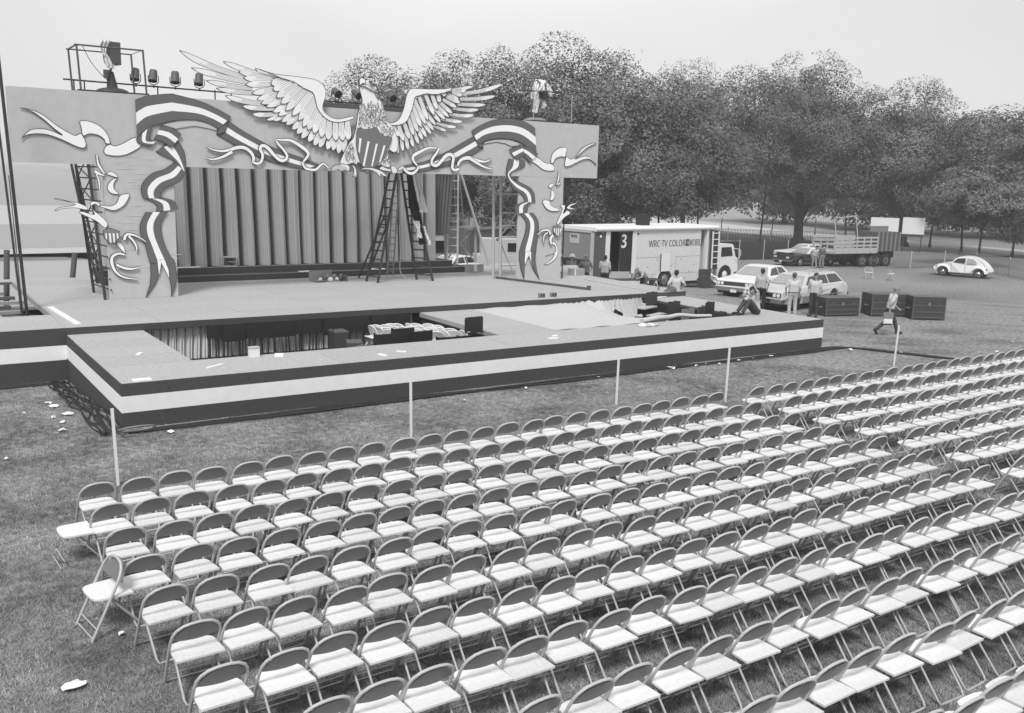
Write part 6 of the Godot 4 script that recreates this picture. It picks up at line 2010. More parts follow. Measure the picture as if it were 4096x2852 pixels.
func pillow(t: Node, called: String, prof: PackedVector2Array, hw: Callable, bev: float, m: String) -> void:
	# a closed side outline given width; hw(x, y) is the half width at a point; edges are rolled over by bev
	var n := prof.size()
	var inner := PackedVector2Array()
	var cw := Geometry2D.is_polygon_clockwise(prof)
	for i in n:
		var a := prof[(i - 1 + n) % n]
		var b := prof[i]
		var c := prof[(i + 1) % n]
		var nn := ((b - a).normalized().orthogonal() + (c - b).normalized().orthogonal()).normalized()
		inner.append(b + nn * bev * (-1.0 if cw else 1.0) * -1.0)
	var s := st()
	var tr := Geometry2D.triangulate_polygon(inner)
	if tr.size() == 0:
		inner = prof
		tr = Geometry2D.triangulate_polygon(prof)
	s.set_smooth_group(-1)
	for e in [1.0, -1.0]:
		for i in range(0, tr.size(), 3):
			var q := []
			for k in 3:
				var p := inner[tr[i + k]]
				q.append(Vector3(p.x, p.y, e * hw.call(p.x, p.y)))
			tri(s, q[0], q[1], q[2])
	s.set_smooth_group(-1)
	var off := [0.0, 0.3, 0.7, 1.0]
	for i in n:
		var k := (i + 1) % n
		var rows := []
		for p in [i, k]:
			var o := prof[p]
			var w: float = hw.call(inner[p].x, inner[p].y)
			var row := [Vector3(inner[p].x, inner[p].y, w)]
			var m1 := inner[p].lerp(o, 0.7)
			row.append(Vector3(m1.x, m1.y, w - bev * 0.3))
			row.append(Vector3(o.x, o.y, w - bev))
			row.append(Vector3(o.x, o.y, -w + bev))
			row.append(Vector3(m1.x, m1.y, -w + bev * 0.3))
			row.append(Vector3(inner[p].x, inner[p].y, -w))
			rows.append(row)
		for c in 5:
			quad(s, rows[0][c], rows[1][c], rows[1][c + 1], rows[0][c + 1])
	put(called, s, M[m], t)

func arch_pts(cx: float, cy: float, r: float, y0: float, n := 9) -> Array:
	# wheel opening going from +x to -x (bottom edge walked backwards)
	var p := []
	var a0 := asin(clampf((y0 - cy) / r, -1.0, 1.0))
	for i in n + 1:
		var a := lerpf(a0, PI - a0, float(i) / n)
		p.append_array([cx + cos(a) * r, cy + sin(a) * r])
	return p

func wheel(t: Node, c: Vector3, r: float, w: float, side: float, cap := "chrome") -> void:
	var s := st()
	disc_drum(s, Vector3.ZERO, Vector3.BACK, r, w * 0.5, 22, r * 0.62)
	var o := put("wheel", s, M.tyre, t)
	o.position = c
	s = st()
	disc_drum(s, Vector3(0, 0, -0.02 * side), Vector3.BACK, r * 0.63, w * 0.4, 20)
	put("rim", s, M.grey, o)
	s = st()
	ell(s, Vector3(0, 0, side * w * 0.34), Vector3(r * 0.42, r * 0.42, 0.06), 14, 6)
	put("hubcap", s, M[cap], o, true)

func side_glass(t: Node, pts: Array, hw: Callable, m: String) -> void:
	for e in [1.0, -1.0]:
		var s := st()
		var p := pv(pts)
		var tr := Geometry2D.triangulate_polygon(p)
		for i in range(0, tr.size(), 3):
			var q := []
			for k in 3:
				q.append(Vector3(p[tr[i + k]].x, p[tr[i + k]].y, e * (hw.call(p[tr[i + k]].x, p[tr[i + k]].y) + 0.006)))
			tri(s, q[0], q[1], q[2])
		put("side_window", s, M[m], t)

func cross_glass(t: Node, called: String, a: Vector2, b: Vector2, wa: float, wb: float, out: Vector2, m: String) -> void:
	var s := st()
	var o := Vector3(out.x, out.y, 0) * 0.008
	var u := a.lerp(b, 0.06)
	var v := a.lerp(b, 0.93)
	quad(s, Vector3(u.x, u.y, -wa) + o, Vector3(v.x, v.y, -wb) + o, Vector3(v.x, v.y, wb) + o, Vector3(u.x, u.y, wa) + o)
	put(called, s, M[m], t)

func big_car(label: String, at: Vector3, turn: float, body: String, roof: String, wagon: bool, two_tone := "") -> Node3D:
	# full-size car of about 1970; local +x is the front
	var t := thing("station_wagon" if wagon else "parked_car", label, "car", at, turn)
	var L := 2.7
	var rw := 0.34
	var fwx := 1.62
	var rwx := -1.45
	var hw := 0.99
	var belt := 0.93
	var prof := [2.68, 0.34, 2.70, 0.55, 2.68, 0.80, 2.55, 0.87, 1.6, 0.91, 0.95, 0.95, 0.0, 0.95, -1.2, 0.97, -1.9, 0.96, -2.55, 0.88, -2.68, 0.78, -2.70, 0.55, -2.62, 0.34]
	if wagon:
		prof = [2.68, 0.34, 2.70, 0.55, 2.68, 0.80, 2.55, 0.87, 1.6, 0.91, 0.95, 0.95, 0.0, 0.95, -1.2, 0.98, -2.2, 0.99, -2.62, 0.95, -2.70, 0.75, -2.68, 0.5, -2.60, 0.36]
	var arr := prof.duplicate()
	# bottom edge with wheel openings, walked from rear to front
	var rear := arch_pts(rwx, rw, 0.40, 0.26)
	var front := arch_pts(fwx, rw, 0.40, 0.26)
	for src in [rear, front]:
		var n: int = src.size() / 2
		for i in n:
			arr.append(src[(n - 1 - i) * 2])
			arr.append(src[(n - 1 - i) * 2 + 1])
	var hwf := func(x: float, y: float) -> float:
		return hw - 0.05 * pow(absf(x) / 2.7, 6.0) - 0.10 * pow(clampf((y - 0.62) / 0.35, 0.0, 1.0), 2.0) - 0.04 * clampf((0.5 - y) / 0.25, 0.0, 1.0)
	pillow(t, "body", pv(arr), hwf, 0.05, body)
	# cabin
	var gh := [0.98, 0.93, 0.30, 1.36, -0.2, 1.40, -1.05, 1.36, -1.75, 0.94]
	if wagon:
		gh = [0.98, 0.93, 0.30, 1.38, -0.4, 1.43, -2.1, 1.43, -2.55, 0.96]
	var gw := func(x: float, y: float) -> float: return 0.86 - 0.26 * clampf((y - 0.93) / 0.47, 0.0, 1.1)
	pillow(t, "roof", pv(gh), gw, 0.05, roof)
	var gl := "glass_dark"
	if wagon:
		side_glass(t, [0.70, 0.99, 0.27, 1.30, -0.25, 1.34, -0.25, 0.99], gw, gl)
		side_glass(t, [-0.33, 0.99, -0.33, 1.34, -1.15, 1.35, -1.15, 1.0], gw, gl)
		side_glass(t, [-1.24, 1.0, -1.24, 1.35, -2.02, 1.35, -2.35, 1.02], gw, gl)
		cross_glass(t, "rear_window", Vector2(-2.55, 0.98), Vector2(-2.1, 1.41), 0.78, 0.56, Vector2(-1, 0.5), gl)
		for z in [-0.5, 0.5]:
			var s0 := st()
			tube(s0, [Vector3(0.0, 1.45, z), Vector3(-0.05, 1.50, z), Vector3(-2.0, 1.51, z), Vector3(-2.05, 1.45, z)], 0.02, -1.0, 6)
			put("roof_rack", s0, M.chrome, t, true)
		for x in [-0.1, -0.7, -1.3, -1.95]:
			var s1 := st()
			tube(s1, [Vector3(x, 1.50, -0.5), Vector3(x, 1.50, 0.5)], 0.014, -1.0, 6)
			put("roof_rack", s1, M.chrome, t, true)
	else:
		side_glass(t, [0.70, 0.99, 0.27, 1.28, -0.32, 1.33, -0.32, 0.99], gw, gl)
		side_glass(t, [-0.40, 0.99, -0.40, 1.33, -0.95, 1.30, -1.30, 1.0], gw, gl)
		cross_glass(t, "rear_window", Vector2(-1.75, 0.96), Vector2(-1.05, 1.36), 0.76, 0.55, Vector2(-0.5, 1), gl)
	cross_glass(t, "windscreen", Vector2(0.98, 0.95), Vector2(0.30, 1.37), 0.78, 0.56, Vector2(0.6, 1), "glass_light" if not wagon else "glass_light")
	for z in [-0.84, 0.84]:
		for x in [fwx, rwx]:
			wheel(t, Vector3(x, rw, z), rw, 0.2, signf(z))
	var s := st()
	box(s, Vector3(2.74, 0.46, 0), Vector3(0.10, 0.13, 1.94))
	box(s, Vector3(2.66, 0.46, 0.97), Vector3(0.3, 0.12, 0.06))
	box(s, Vector3(2.66, 0.46, -0.97), Vector3(0.3, 0.12, 0.06))
	put("front_bumper", s, M.chrome, t)
	s = st()
	box(s, Vector3(-2.74, 0.48, 0), Vector3(0.10, 0.13, 1.94))
	put("rear_bumper", s, M.chrome, t)
	boxed("grille", Vector3(2.695, 0.68, 0), Vector3(0.04, 0.17, 1.76), "dark", t)
	for i in 5:
		boxed("grille_bar", Vector3(2.72, 0.62 + 0.03 * i, 0), Vector3(0.012, 0.008, 1.1), "chrome", t)
	for z in [-0.78, -0.60, 0.60, 0.78]:
		s = st()
		disc_drum(s, Vector3(2.72, 0.68, z), Vector3.RIGHT, 0.075, 0.02, 14)
		put("headlight", s, M.paper, t)
	boxed("number_plate", Vector3(2.80, 0.36, 0.0), Vector3(0.012, 0.12, 0.3), "paper", t)
	boxed("under_bumper", Vector3(2.5, 0.3, 0), Vector3(0.3, 0.16, 1.7), "black", t)
	for z in [-0.62, 0.62]:
		boxed("tail_light", Vector3(-2.71, 0.70, z), Vector3(0.03, 0.12, 0.5), "grey_dark", t)
	boxed("underside", Vector3(0, 0.3, 0), Vector3(4.6, 0.12, 1.5), "black", t)
	for e in [1.0, -1.0]:
		for x in [0.78, -0.36]:
			boxed("door_seam", Vector3(x, 0.64, e * 0.992), Vector3(0.012, 0.5, 0.01), "dark", t)
		boxed("side_trim", Vector3(0.05, 0.56, e * 0.995), Vector3(4.9, 0.025, 0.012), "chrome", t)
		boxed("door_handle", Vector3(-0.2, 0.80, e * 0.955), Vector3(0.16, 0.025, 0.03), "chrome", t)
		if two_tone != "":
			boxed("lower_panel", Vector3(0.05, 0.44, e * 0.985), Vector3(2.15, 0.22, 0.012), two_tone, t)
	boxed("wing_mirror", Vector3(0.7, 1.0, 0.93), Vector3(0.08, 0.08, 0.14), "chrome", t)
	return t

func small_car(label: String, at: Vector3, turn: float) -> void:
	var t := thing("small_car", label, "car", at, turn)
	# hull between the wings, with the rounded cabin as one curve
	var prof := smooth2(PackedVector2Array([Vector2(1.95, 0.42), Vector2(1.92, 0.62), Vector2(1.55, 0.86), Vector2(0.95, 0.98), Vector2(0.72, 1.02), Vector2(0.3, 1.38), Vector2(-0.2, 1.49), Vector2(-0.75, 1.44), Vector2(-1.25, 1.2), Vector2(-1.65, 0.84), Vector2(-1.88, 0.5), Vector2(-1.85, 0.36)]), 4)
	prof.append(Vector2(0, 0.28))
	prof.append(Vector2(1.7, 0.30))
	var hw := func(x: float, y: float) -> float: return 0.70 - 0.20 * pow(clampf((y - 0.85) / 0.6, 0.0, 1.0), 1.4) - 0.22 * pow(clampf(absf(x + 0.1) / 1.9, 0.0, 1.0), 3.0)
	pillow(t, "body", prof, hw, 0.09, "car_white")
	for e in [1.0, -1.0]:
		for x in [1.22, -1.18]:
			var s := st()
			s.set_smooth_group(0)
			# wing: an arched shell over the wheel
			var n := 14
			var rows := []
			for i in n + 1:
				var a := lerpf(-0.25, PI + (0.12 if x > 0 else 0.05), float(i) / n)
				var row := []
				for k in 5:
					var f := k / 4.0
					var rr := lerpf(0.50, 0.37, f * f)
					row.append(Vector3(x + cos(a) * rr * 1.12, 0.36 + sin(a) * rr, e * lerpf(0.42, 0.79, sin(f * PI * 0.5))))
				rows.append(row)
			for i in n:
				for k in 4:
					quad(s, rows[i][k], rows[i + 1][k], rows[i + 1][k + 1], rows[i][k + 1])
			put("wing", s, M.car_white, t, true)
			wheel(t, Vector3(x, 0.32, e * 0.66), 0.32, 0.15, e)
		boxed("running_board", Vector3(0.02, 0.30, e * 0.72), Vector3(1.5, 0.05, 0.16), "grey", t)
		var s2 := st()
		ell(s2, Vector3(1.62, 0.66, e * 0.56), Vector3(0.12, 0.12, 0.1), 12, 6)
		put("headlight", s2, M.chrome, t, true)
		boxed("tail_light", Vector3(-1.66, 0.62, e * 0.60), Vector3(0.06, 0.12, 0.08), "grey_dark", t)
	side_glass(t, [0.62, 1.02, 0.30, 1.30, -0.22, 1.36, -0.22, 1.0], hw, "glass_dark")
	side_glass(t, [-0.32, 1.0, -0.32, 1.36, -0.72, 1.31, -1.02, 1.06, -0.98, 1.0], hw, "glass_light")
	cross_glass(t, "rear_window", Vector2(-1.30, 1.10), Vector2(-0.95, 1.36), 0.36, 0.3, Vector2(-1, 0.9), "glass_dark")
	cross_glass(t, "windscreen", Vector2(0.74, 1.03), Vector2(0.32, 1.39), 0.52, 0.44, Vector2(1, 0.9), "glass_dark")
	for x in [2.0, -1.98]:
		var s3 := st()
		tube(s3, smooth3([Vector3(x * 0.92, 0.44, -0.72), Vector3(x, 0.46, -0.4), Vector3(x * 1.01, 0.46, 0), Vector3(x, 0.46, 0.4), Vector3(x * 0.92, 0.44, 0.72)], 4), 0.045, -1.0, 7)
		put("bumper", s3, M.chrome, t, true)
	boxed("underside", Vector3(0, 0.24, 0), Vector3(3.0, 0.1, 1.0), "black", t)
	for e in [1.0, -1.0]:
		boxed("door_seam", Vector3(0.66, 0.66, e * 0.70), Vector3(0.012, 0.62, 0.012), "grey", t)
		boxed("door_seam", Vector3(-0.27, 0.66, e * 0.70), Vector3(0.012, 0.62, 0.012), "grey", t)
	var s4 := st()
	tube(s4, [Vector3(0.8, 1.0, 0.62), Vector3(0.84, 1.28, 0.66)], 0.02, -1.0, 5)
	put("mirror", s4, M.paper, t)

func build_vehicles() -> void:
	big_car("white two-door sedan facing left, its grille towards the stage, beside the van's cab", on_ground(31.2, -11.6), -2.83, "car_white", "car_white", false)
	big_car("silver station wagon with a roof rack, parked behind three standing men", on_ground(29.0, -7.55), -2.98, "car_silver", "car_silver", true, "grey")
	small_car("small pale rounded car parked alone on the lawn at the right", on_ground(61.2, -19.2), 1.844)
	big_car("dark sedan with a pale roof parked below the stake truck, tail to the right", on_ground(57.0, -29.6), 3.0, "car_dark", "grimy_white", false)
	big_car("white car half hidden behind the dark sedan's front", on_ground(60.2, -32.5), 3.05, "car_white", "car_white", false)
	big_car("white car seen through the gap between the curtain and the scaffold tower", on_ground(24.0, -28.5), -2.9, "car_white", "car_white", false)
	build_van()
	build_trucks()
	# transit cases on the grass
	var q := [[28.2, -4.9, 1.55, 0.72, 0.9, -0.25, "dark round-topped transit case on the grass in front of the wagon's rear wheel"], [30.2, -3.9, 1.75, 0.88, 0.9, -0.5, "large dark transit case behind the walking man, the left of two"], [30.75, -2.6, 1.25, 0.90, 0.8, -0.6, "large dark transit case with a lid seam and latch, right of the walking man"]]
	for i in 3:
		var t := thing("transit_case", q[i][6], "case", on_ground(q[i][0], q[i][1]), q[i][5])
		var w: float = q[i][2]
		var h: float = q[i][3]
		var d: float = q[i][4]
		boxed("body", Vector3(0, h * 0.36 + 0.02, 0), Vector3(w, h * 0.68, d), "case_dark", t)
		boxed("lid", Vector3(0, h * 0.85 + 0.02, 0), Vector3(w * 1.01, h * 0.28, d * 1.01), "case_dark", t)
		boxed("lid_edge", Vector3(0, h * 1.0 + 0.005, 0), Vector3(w * 0.98, 0.03, d * 0.98), "grey_dark", t)
		for x in [-0.32, 0.0, 0.32]:
			boxed("latch", Vector3(x * w, h * 0.70, d * 0.515), Vector3(0.08, 0.12, 0.02), "steel" if x == 0.0 else "grey_dark", t)
		for y in [0.1, 0.34, 0.62]:
			boxed("batten", Vector3(0, h * y + 0.02, d * 0.505), Vector3(w * 0.97, 0.05, 0.02), "grey_dark", t)
		for e in [1.0, -1.0]:
			var hs := st()
			tube(hs, smooth3([Vector3(e * w * 0.5, h * 0.5, -0.14), Vector3(e * (w * 0.5 + 0.07), h * 0.47, -0.08), Vector3(e * (w * 0.5 + 0.07), h * 0.47, 0.08), Vector3(e * w * 0.5, h * 0.5, 0.14)], 3), 0.016, -1.0, 5)
			put("handle", hs, M.steel, t, true)
		for x in [-0.5, 0.5]:
			for z in [-0.5, 0.5]:
				boxed("corner_iron", Vector3(x * w, h * 0.5, z * d), Vector3(0.05, h * 0.96, 0.05), "grey_dark", t)

func build_van() -> void:
	var y0 := -0.65
	var t := thing("television_van", "big white television van lettered in black, with open side doors", "van", Vector3(32.0, y0, -19.1), 0.094)
	var b := 0.25   # height of local zero used when it was measured
	# box body: side walls around two door openings
	var arr := [-2.55, 0.30, -2.55, 3.2, 2.95, 3.2, 2.95, 0.30]
	var ar := arch_pts(0.08, 0.42, 0.60, 0.30, 12)
	arr.append_array(ar)
	var s := st()
	prism(s, pv(arr), -2.4, 0.0)
	put("side_wall", s, M.grimy_white, t)
	boxed("arch_lip", Vector3(0.08, 1.035, 0.004), Vector3(0.5, 0.03, 0.02), "white_paint", t)
	s = st()
	disc_drum(s, Vector3(0.08, 0.42, 0.0), Vector3.BACK, 0.645, 0.012, 26, 0.60)
	put("arch_lip", s, M.white_paint, t)
	s = st()
	disc_drum(s, Vector3(0.08, 0.42, -0.35), Vector3.BACK, 0.6, 0.3, 24)
	put("wheel_well", s, M.black, t)
	wheel(t, Vector3(0.08, 0.5, -0.12), 0.5, 0.28, 1.0, "steel")
	# left opening with a dark interior and a half door marked 3
	boxed("interior", Vector3(-3.42, 1.75, -1.7), Vector3(1.74, 3.0, 1.4), "black", t)
	boxed("inner_door", Vector3(-3.0, 2.0, -0.06), Vector3(0.86, 2.25, 0.05), "black", t)
	text_on(t, "door_number", "3", -3.40, -3.02, 2.28, 3.0, -0.03, "paper")
	boxed("door_seam", Vector3(-3.425, 2.0, -0.04), Vector3(0.012, 2.25, 0.02), "grey_dark", t)
	boxed("sill", Vector3(-3.42, 0.6, -0.6), Vector3(1.74, 0.55, 1.2), "grimy_white", t)
	boxed("door_post", Vector3(-2.46, 1.72, 0.008), Vector3(0.30, 2.95, 0.03), "white_paint", t)
	boxed("door_post", Vector3(-4.42, 1.72, -0.1), Vector3(0.30, 2.95, 0.22), "white_paint", t)
	boxed("post_channel", Vector3(-4.24, 1.72, -0.02), Vector3(0.05, 2.95, 0.06), "grey_dark", t)
	boxed("rear_panel", Vector3(-5.0, 1.72, -1.45), Vector3(0.86, 2.95, 2.86), "grey_dark", t)
	# rear end: roll door in a pale frame, with the hire firm's sign
	boxed("roll_door", Vector3(-5.44, 2.42, -1.45), Vector3(0.04, 1.45, 2.5), "grey", t)
	for z in [-2.82, -0.08]:
		boxed("rear_post", Vector3(-5.46, 1.9, z), Vector3(0.1, 2.6, 0.16), "grey_light", t)
	boxed("rear_rail", Vector3(-5.46, 3.16, -1.45), Vector3(0.1, 0.14, 2.9), "grey_light", t)
	boxed("rear_opening", Vector3(-5.445, 1.1, -1.45), Vector3(0.03, 1.15, 2.5), "black", t)
	var sg := Node3D.new()
	sg.name = "rear_sign"
	sg.position = Vector3(-5.47, 0, -1.45)
	sg.rotation.y = -PI / 2
	t.add_child(sg, true)
	boxed("sign_board", Vector3(0.05, 2.74, 0.0), Vector3(0.72, 0.5, 0.02), "grey_light", sg)
	text_on(sg, "sign_lettering", "Hertz", -0.20, 0.26, 2.78, 2.95, 0.015, "ink")
	s = st()
	ell(s, Vector3(-4.95, 2.9, 0.0), Vector3(0.08, 0.08, 0.04), 10, 6)
	put("lamp", s, M.paper, t, true)
	# right opening and open door leaf with a ladder
	boxed("interior", Vector3(3.2, 1.75, -1.6), Vector3(0.5, 3.0, 1.6), "black", t)
	boxed("door_post", Vector3(3.52, 1.75, -0.08), Vector3(0.16, 2.9, 0.22), "white_paint", t)
	boxed("front_wall", Vector3(4.03, 1.75, -1.3), Vector3(0.86, 2.9, 2.2), "grimy_white", t)
	boxed("door_leaf", Vector3(4.02, 2.0, 0.12), Vector3(0.74, 2.2, 0.05), "dark", t)
	var lt := thing("hung_ladder", "white ladder hanging on the van's open door leaf beside the cab", "ladder", t.position, 0.094)
	ladder(lt, Vector3(3.78, 0.95, 0.2), Vector3(3.74, 3.05, 0.2), Vector3(4.34, 0.95, 0.2), Vector3(4.28, 3.05, 0.2), 6, "white_paint", 0.075)
	var sp := thing("van_steps", "white folding steps leading up to the van's right-hand door", "steps", t.position, 0.094)
	ladder(sp, Vector3(3.9, 0.0, 1.0), Vector3(3.05, 0.72, 0.06), Vector3(4.55, 0.0, 1.0), Vector3(3.68, 0.72, 0.06), 4, "white_paint", 0.07)
	for i in 3:
		boxed("tread", Vector3(4.0 - 0.24 * i, 0.2 + 0.18 * i, 0.78 - 0.24 * i), Vector3(0.62, 0.03, 0.2), "grey_light", sp)
	# roof
	boxed("roof", Vector3(-0.55, 3.28, -1.43), Vector3(9.8, 0.18, 2.9), "white_paint", t)
	s = st()
	tube(s, [Vector3(-5.4, 3.26, 0.03), Vector3(4.3, 3.26, 0.03)], 0.11, -1.0, 10)
	put("roof_edge", s, M.white_paint, t, true)
	for x in [-4.9, -3.6, -3.3, -2.65]:
		boxed("roof_bracket", Vector3(x, 3.13, 0.02), Vector3(0.12, 0.06, 0.05), "grey", t)
	boxed("roof_vent", Vector3(-0.5, 3.66, -1.3), Vector3(0.55, 0.6, 0.55), "black", t)
	# lettering
	text_on(t, "lettering", "WRC·TV COLOR", -1.33, 1.62, 2.28, 2.63, 0.008, "ink", false)
	text_on(t, "lettering", "MOBIL", 1.98, 2.94, 2.28, 2.63, 0.008, "ink", false)
	boxed("logo_square", Vector3(1.79, 2.455, 0.006), Vector3(0.28, 0.37, 0.01), "ink", t)
	boxed("logo_mark", Vector3(1.75, 2.49, 0.013), Vector3(0.09, 0.16, 0.006), "grey", t)
	boxed("logo_mark", Vector3(1.85, 2.44, 0.013), Vector3(0.06, 0.2, 0.006), "grey_light", t)
	# panel seams, hatches, rivet marks
	for q in [[-2.4, 1.72, 2.2, 0.012], [-2.4, 0.78, 1.75, 0.012], [0.2, 0.78, 2.75, 0.012]]:
		boxed("panel_seam", Vector3((q[0] + q[0] + q[2]) * 0.5 + 0.0, q[1], 0.004), Vector3(q[2], q[3], 0.006), "grey", t)
	boxed("panel_seam", Vector3(1.95, 1.70, 0.004), Vector3(2.0, 0.012, 0.006), "grey", t)
	boxed("panel_seam", Vector3(0.9, 1.25, 0.004), Vector3(0.012, 0.95, 0.006), "grey", t)
	for i in 14:
		boxed("latch", Vector3(-2.1 + 0.38 * i, [0.5, 0.85, 1.2, 0.7, 1.55][i % 5], 0.008), Vector3(0.05, 0.06, 0.015), "grey", t)
	s = st()
	disc_drum(s, Vector3(-2.2, 3.0, 0.01), Vector3.BACK, 0.06, 0.012, 12)
	put("lamp", s, M.dark, t)
	boxed("underbody", Vector3(0.0, 0.2, -1.3), Vector3(8.0, 0.25, 1.9), "black", t)
	# cab over the front axle
	var cab := [4.6, 0.45, 4.6, 2.25, 5.9, 2.28, 6.05, 2.2, 6.28, 1.55, 6.50, 1.4, 6.55, 0.9, 6.50, 0.35, 6.05, 0.32]
	var ca := arch_pts(5.40, 0.45, 0.62, 0.34, 10)
	var bd: Array = cab.duplicate()
	bd.append_array(ca)
	var pr := PackedVector2Array()
	for p in pv(bd):
		pr.append(p)
	s = st()
	prism(s, pr, -2.2, -0.1)
	put("cab", s, M.car_white, t)
	s = st()
	prism(s, PackedVector2Array([Vector2(4.95, 1.55), Vector2(4.95, 2.1), Vector2(5.85, 2.1), Vector2(6.02, 1.58)]), -0.1, -0.085)
	put("side_window", s, M.glass_dark, t)
	s = st()
	quad(s, Vector3(6.30, 1.58, -0.25), Vector3(6.09, 2.16, -0.3), Vector3(6.09, 2.16, -2.0), Vector3(6.30, 1.58, -2.05))
	put("windscreen", s, M.glass_dark, t)
	s = st()
	tube(s, [Vector3(6.02, 2.0, -0.1), Vector3(6.35, 1.98, 0.12), Vector3(6.38, 1.45, 0.12), Vector3(6.2, 1.42, -0.1)], 0.022, -1.0, 6)
	put("mirror_arm", s, M.white_paint, t, true)
	boxed("mirror", Vector3(6.37, 1.75, 0.13), Vector3(0.05, 0.34, 0.16), "grey_light", t)
	s = st()
	disc_drum(s, Vector3(5.4, 0.45, -0.5), Vector3.BACK, 0.61, 0.35, 22)
	put("wheel_well", s, M.black, t)
	wheel(t, Vector3(5.40, 0.5, -0.22), 0.5, 0.28, 1.0, "white_paint")
	boxed("front_bumper", Vector3(6.58, 0.4, -1.15), Vector3(0.12, 0.22, 2.1), "chrome", t)
	boxed("fuel_tank", Vector3(4.3, 0.2, -0.2), Vector3(0.7, 0.4, 0.5), "grey_dark", t)
	var lb := thing("leaning_board", "white board leaning on the van's side above the rear wheel", "board", t.position, 0.094)
	boxed("panel", Vector3(0.0, 1.42, 0.07), Vector3(0.70, 0.98, 0.03), "white_paint", lb)
	boxed("edge", Vector3(-0.37, 1.42, 0.06), Vector3(0.03, 0.96, 0.04), "dark", lb)
	for i in 2:
		tag(boxed("stacked_box", on_ground(34.0, -18.0, 0.3 + 0.5 * i), Vector3(0.7 - 0.15 * i, 0.5, 0.5), "case_dark", self, 0.2 + 0.2 * i), ["lower dark box of the stack beside the van's steps", "upper dark box of the stack beside the van's steps"][i], "box")
	# table and drum by the van
	t = thing("trestle_table", "low trestle table with sloping panels beside the van's left door", "table", on_ground(24.0, -12.6), -0.35)
	boxed("top", Vector3(0, 0.80, 0), Vector3(2.6, 0.05, 0.8), "dark", t)
	for x in [-1.0, 1.0]:
		boxed("leg", Vector3(x, 0.4, 0), Vector3(0.06, 0.78, 0.6), "wood", t)
	boxed("panel", Vector3(-0.5, 0.98, -0.1), Vector3(0.9, 0.3, 0.04), "grey_light", t)
	boxed("panel", Vector3(0.35, 0.94, -0.05), Vector3(0.7, 0.24, 0.04), "grey", t)
	t = thing("white_drum", "pale steel drum lying beside the arch's right leg, behind the stage", "drum", on_ground(21.5, -14.2))
	s = st()
	tube(s, [Vector3(-0.6, 1.05, 0), Vector3(-0.55, 1.05, 0), Vector3(0.55, 1.05, 0), Vector3(0.6, 1.05, 0)], 0.3, -1.0, 16)
	put("barrel", s, M.grimy_white, t, true)
	boxed("cradle", Vector3(0, 0.38, 0), Vector3(1.0, 0.76, 0.5), "dark", t)

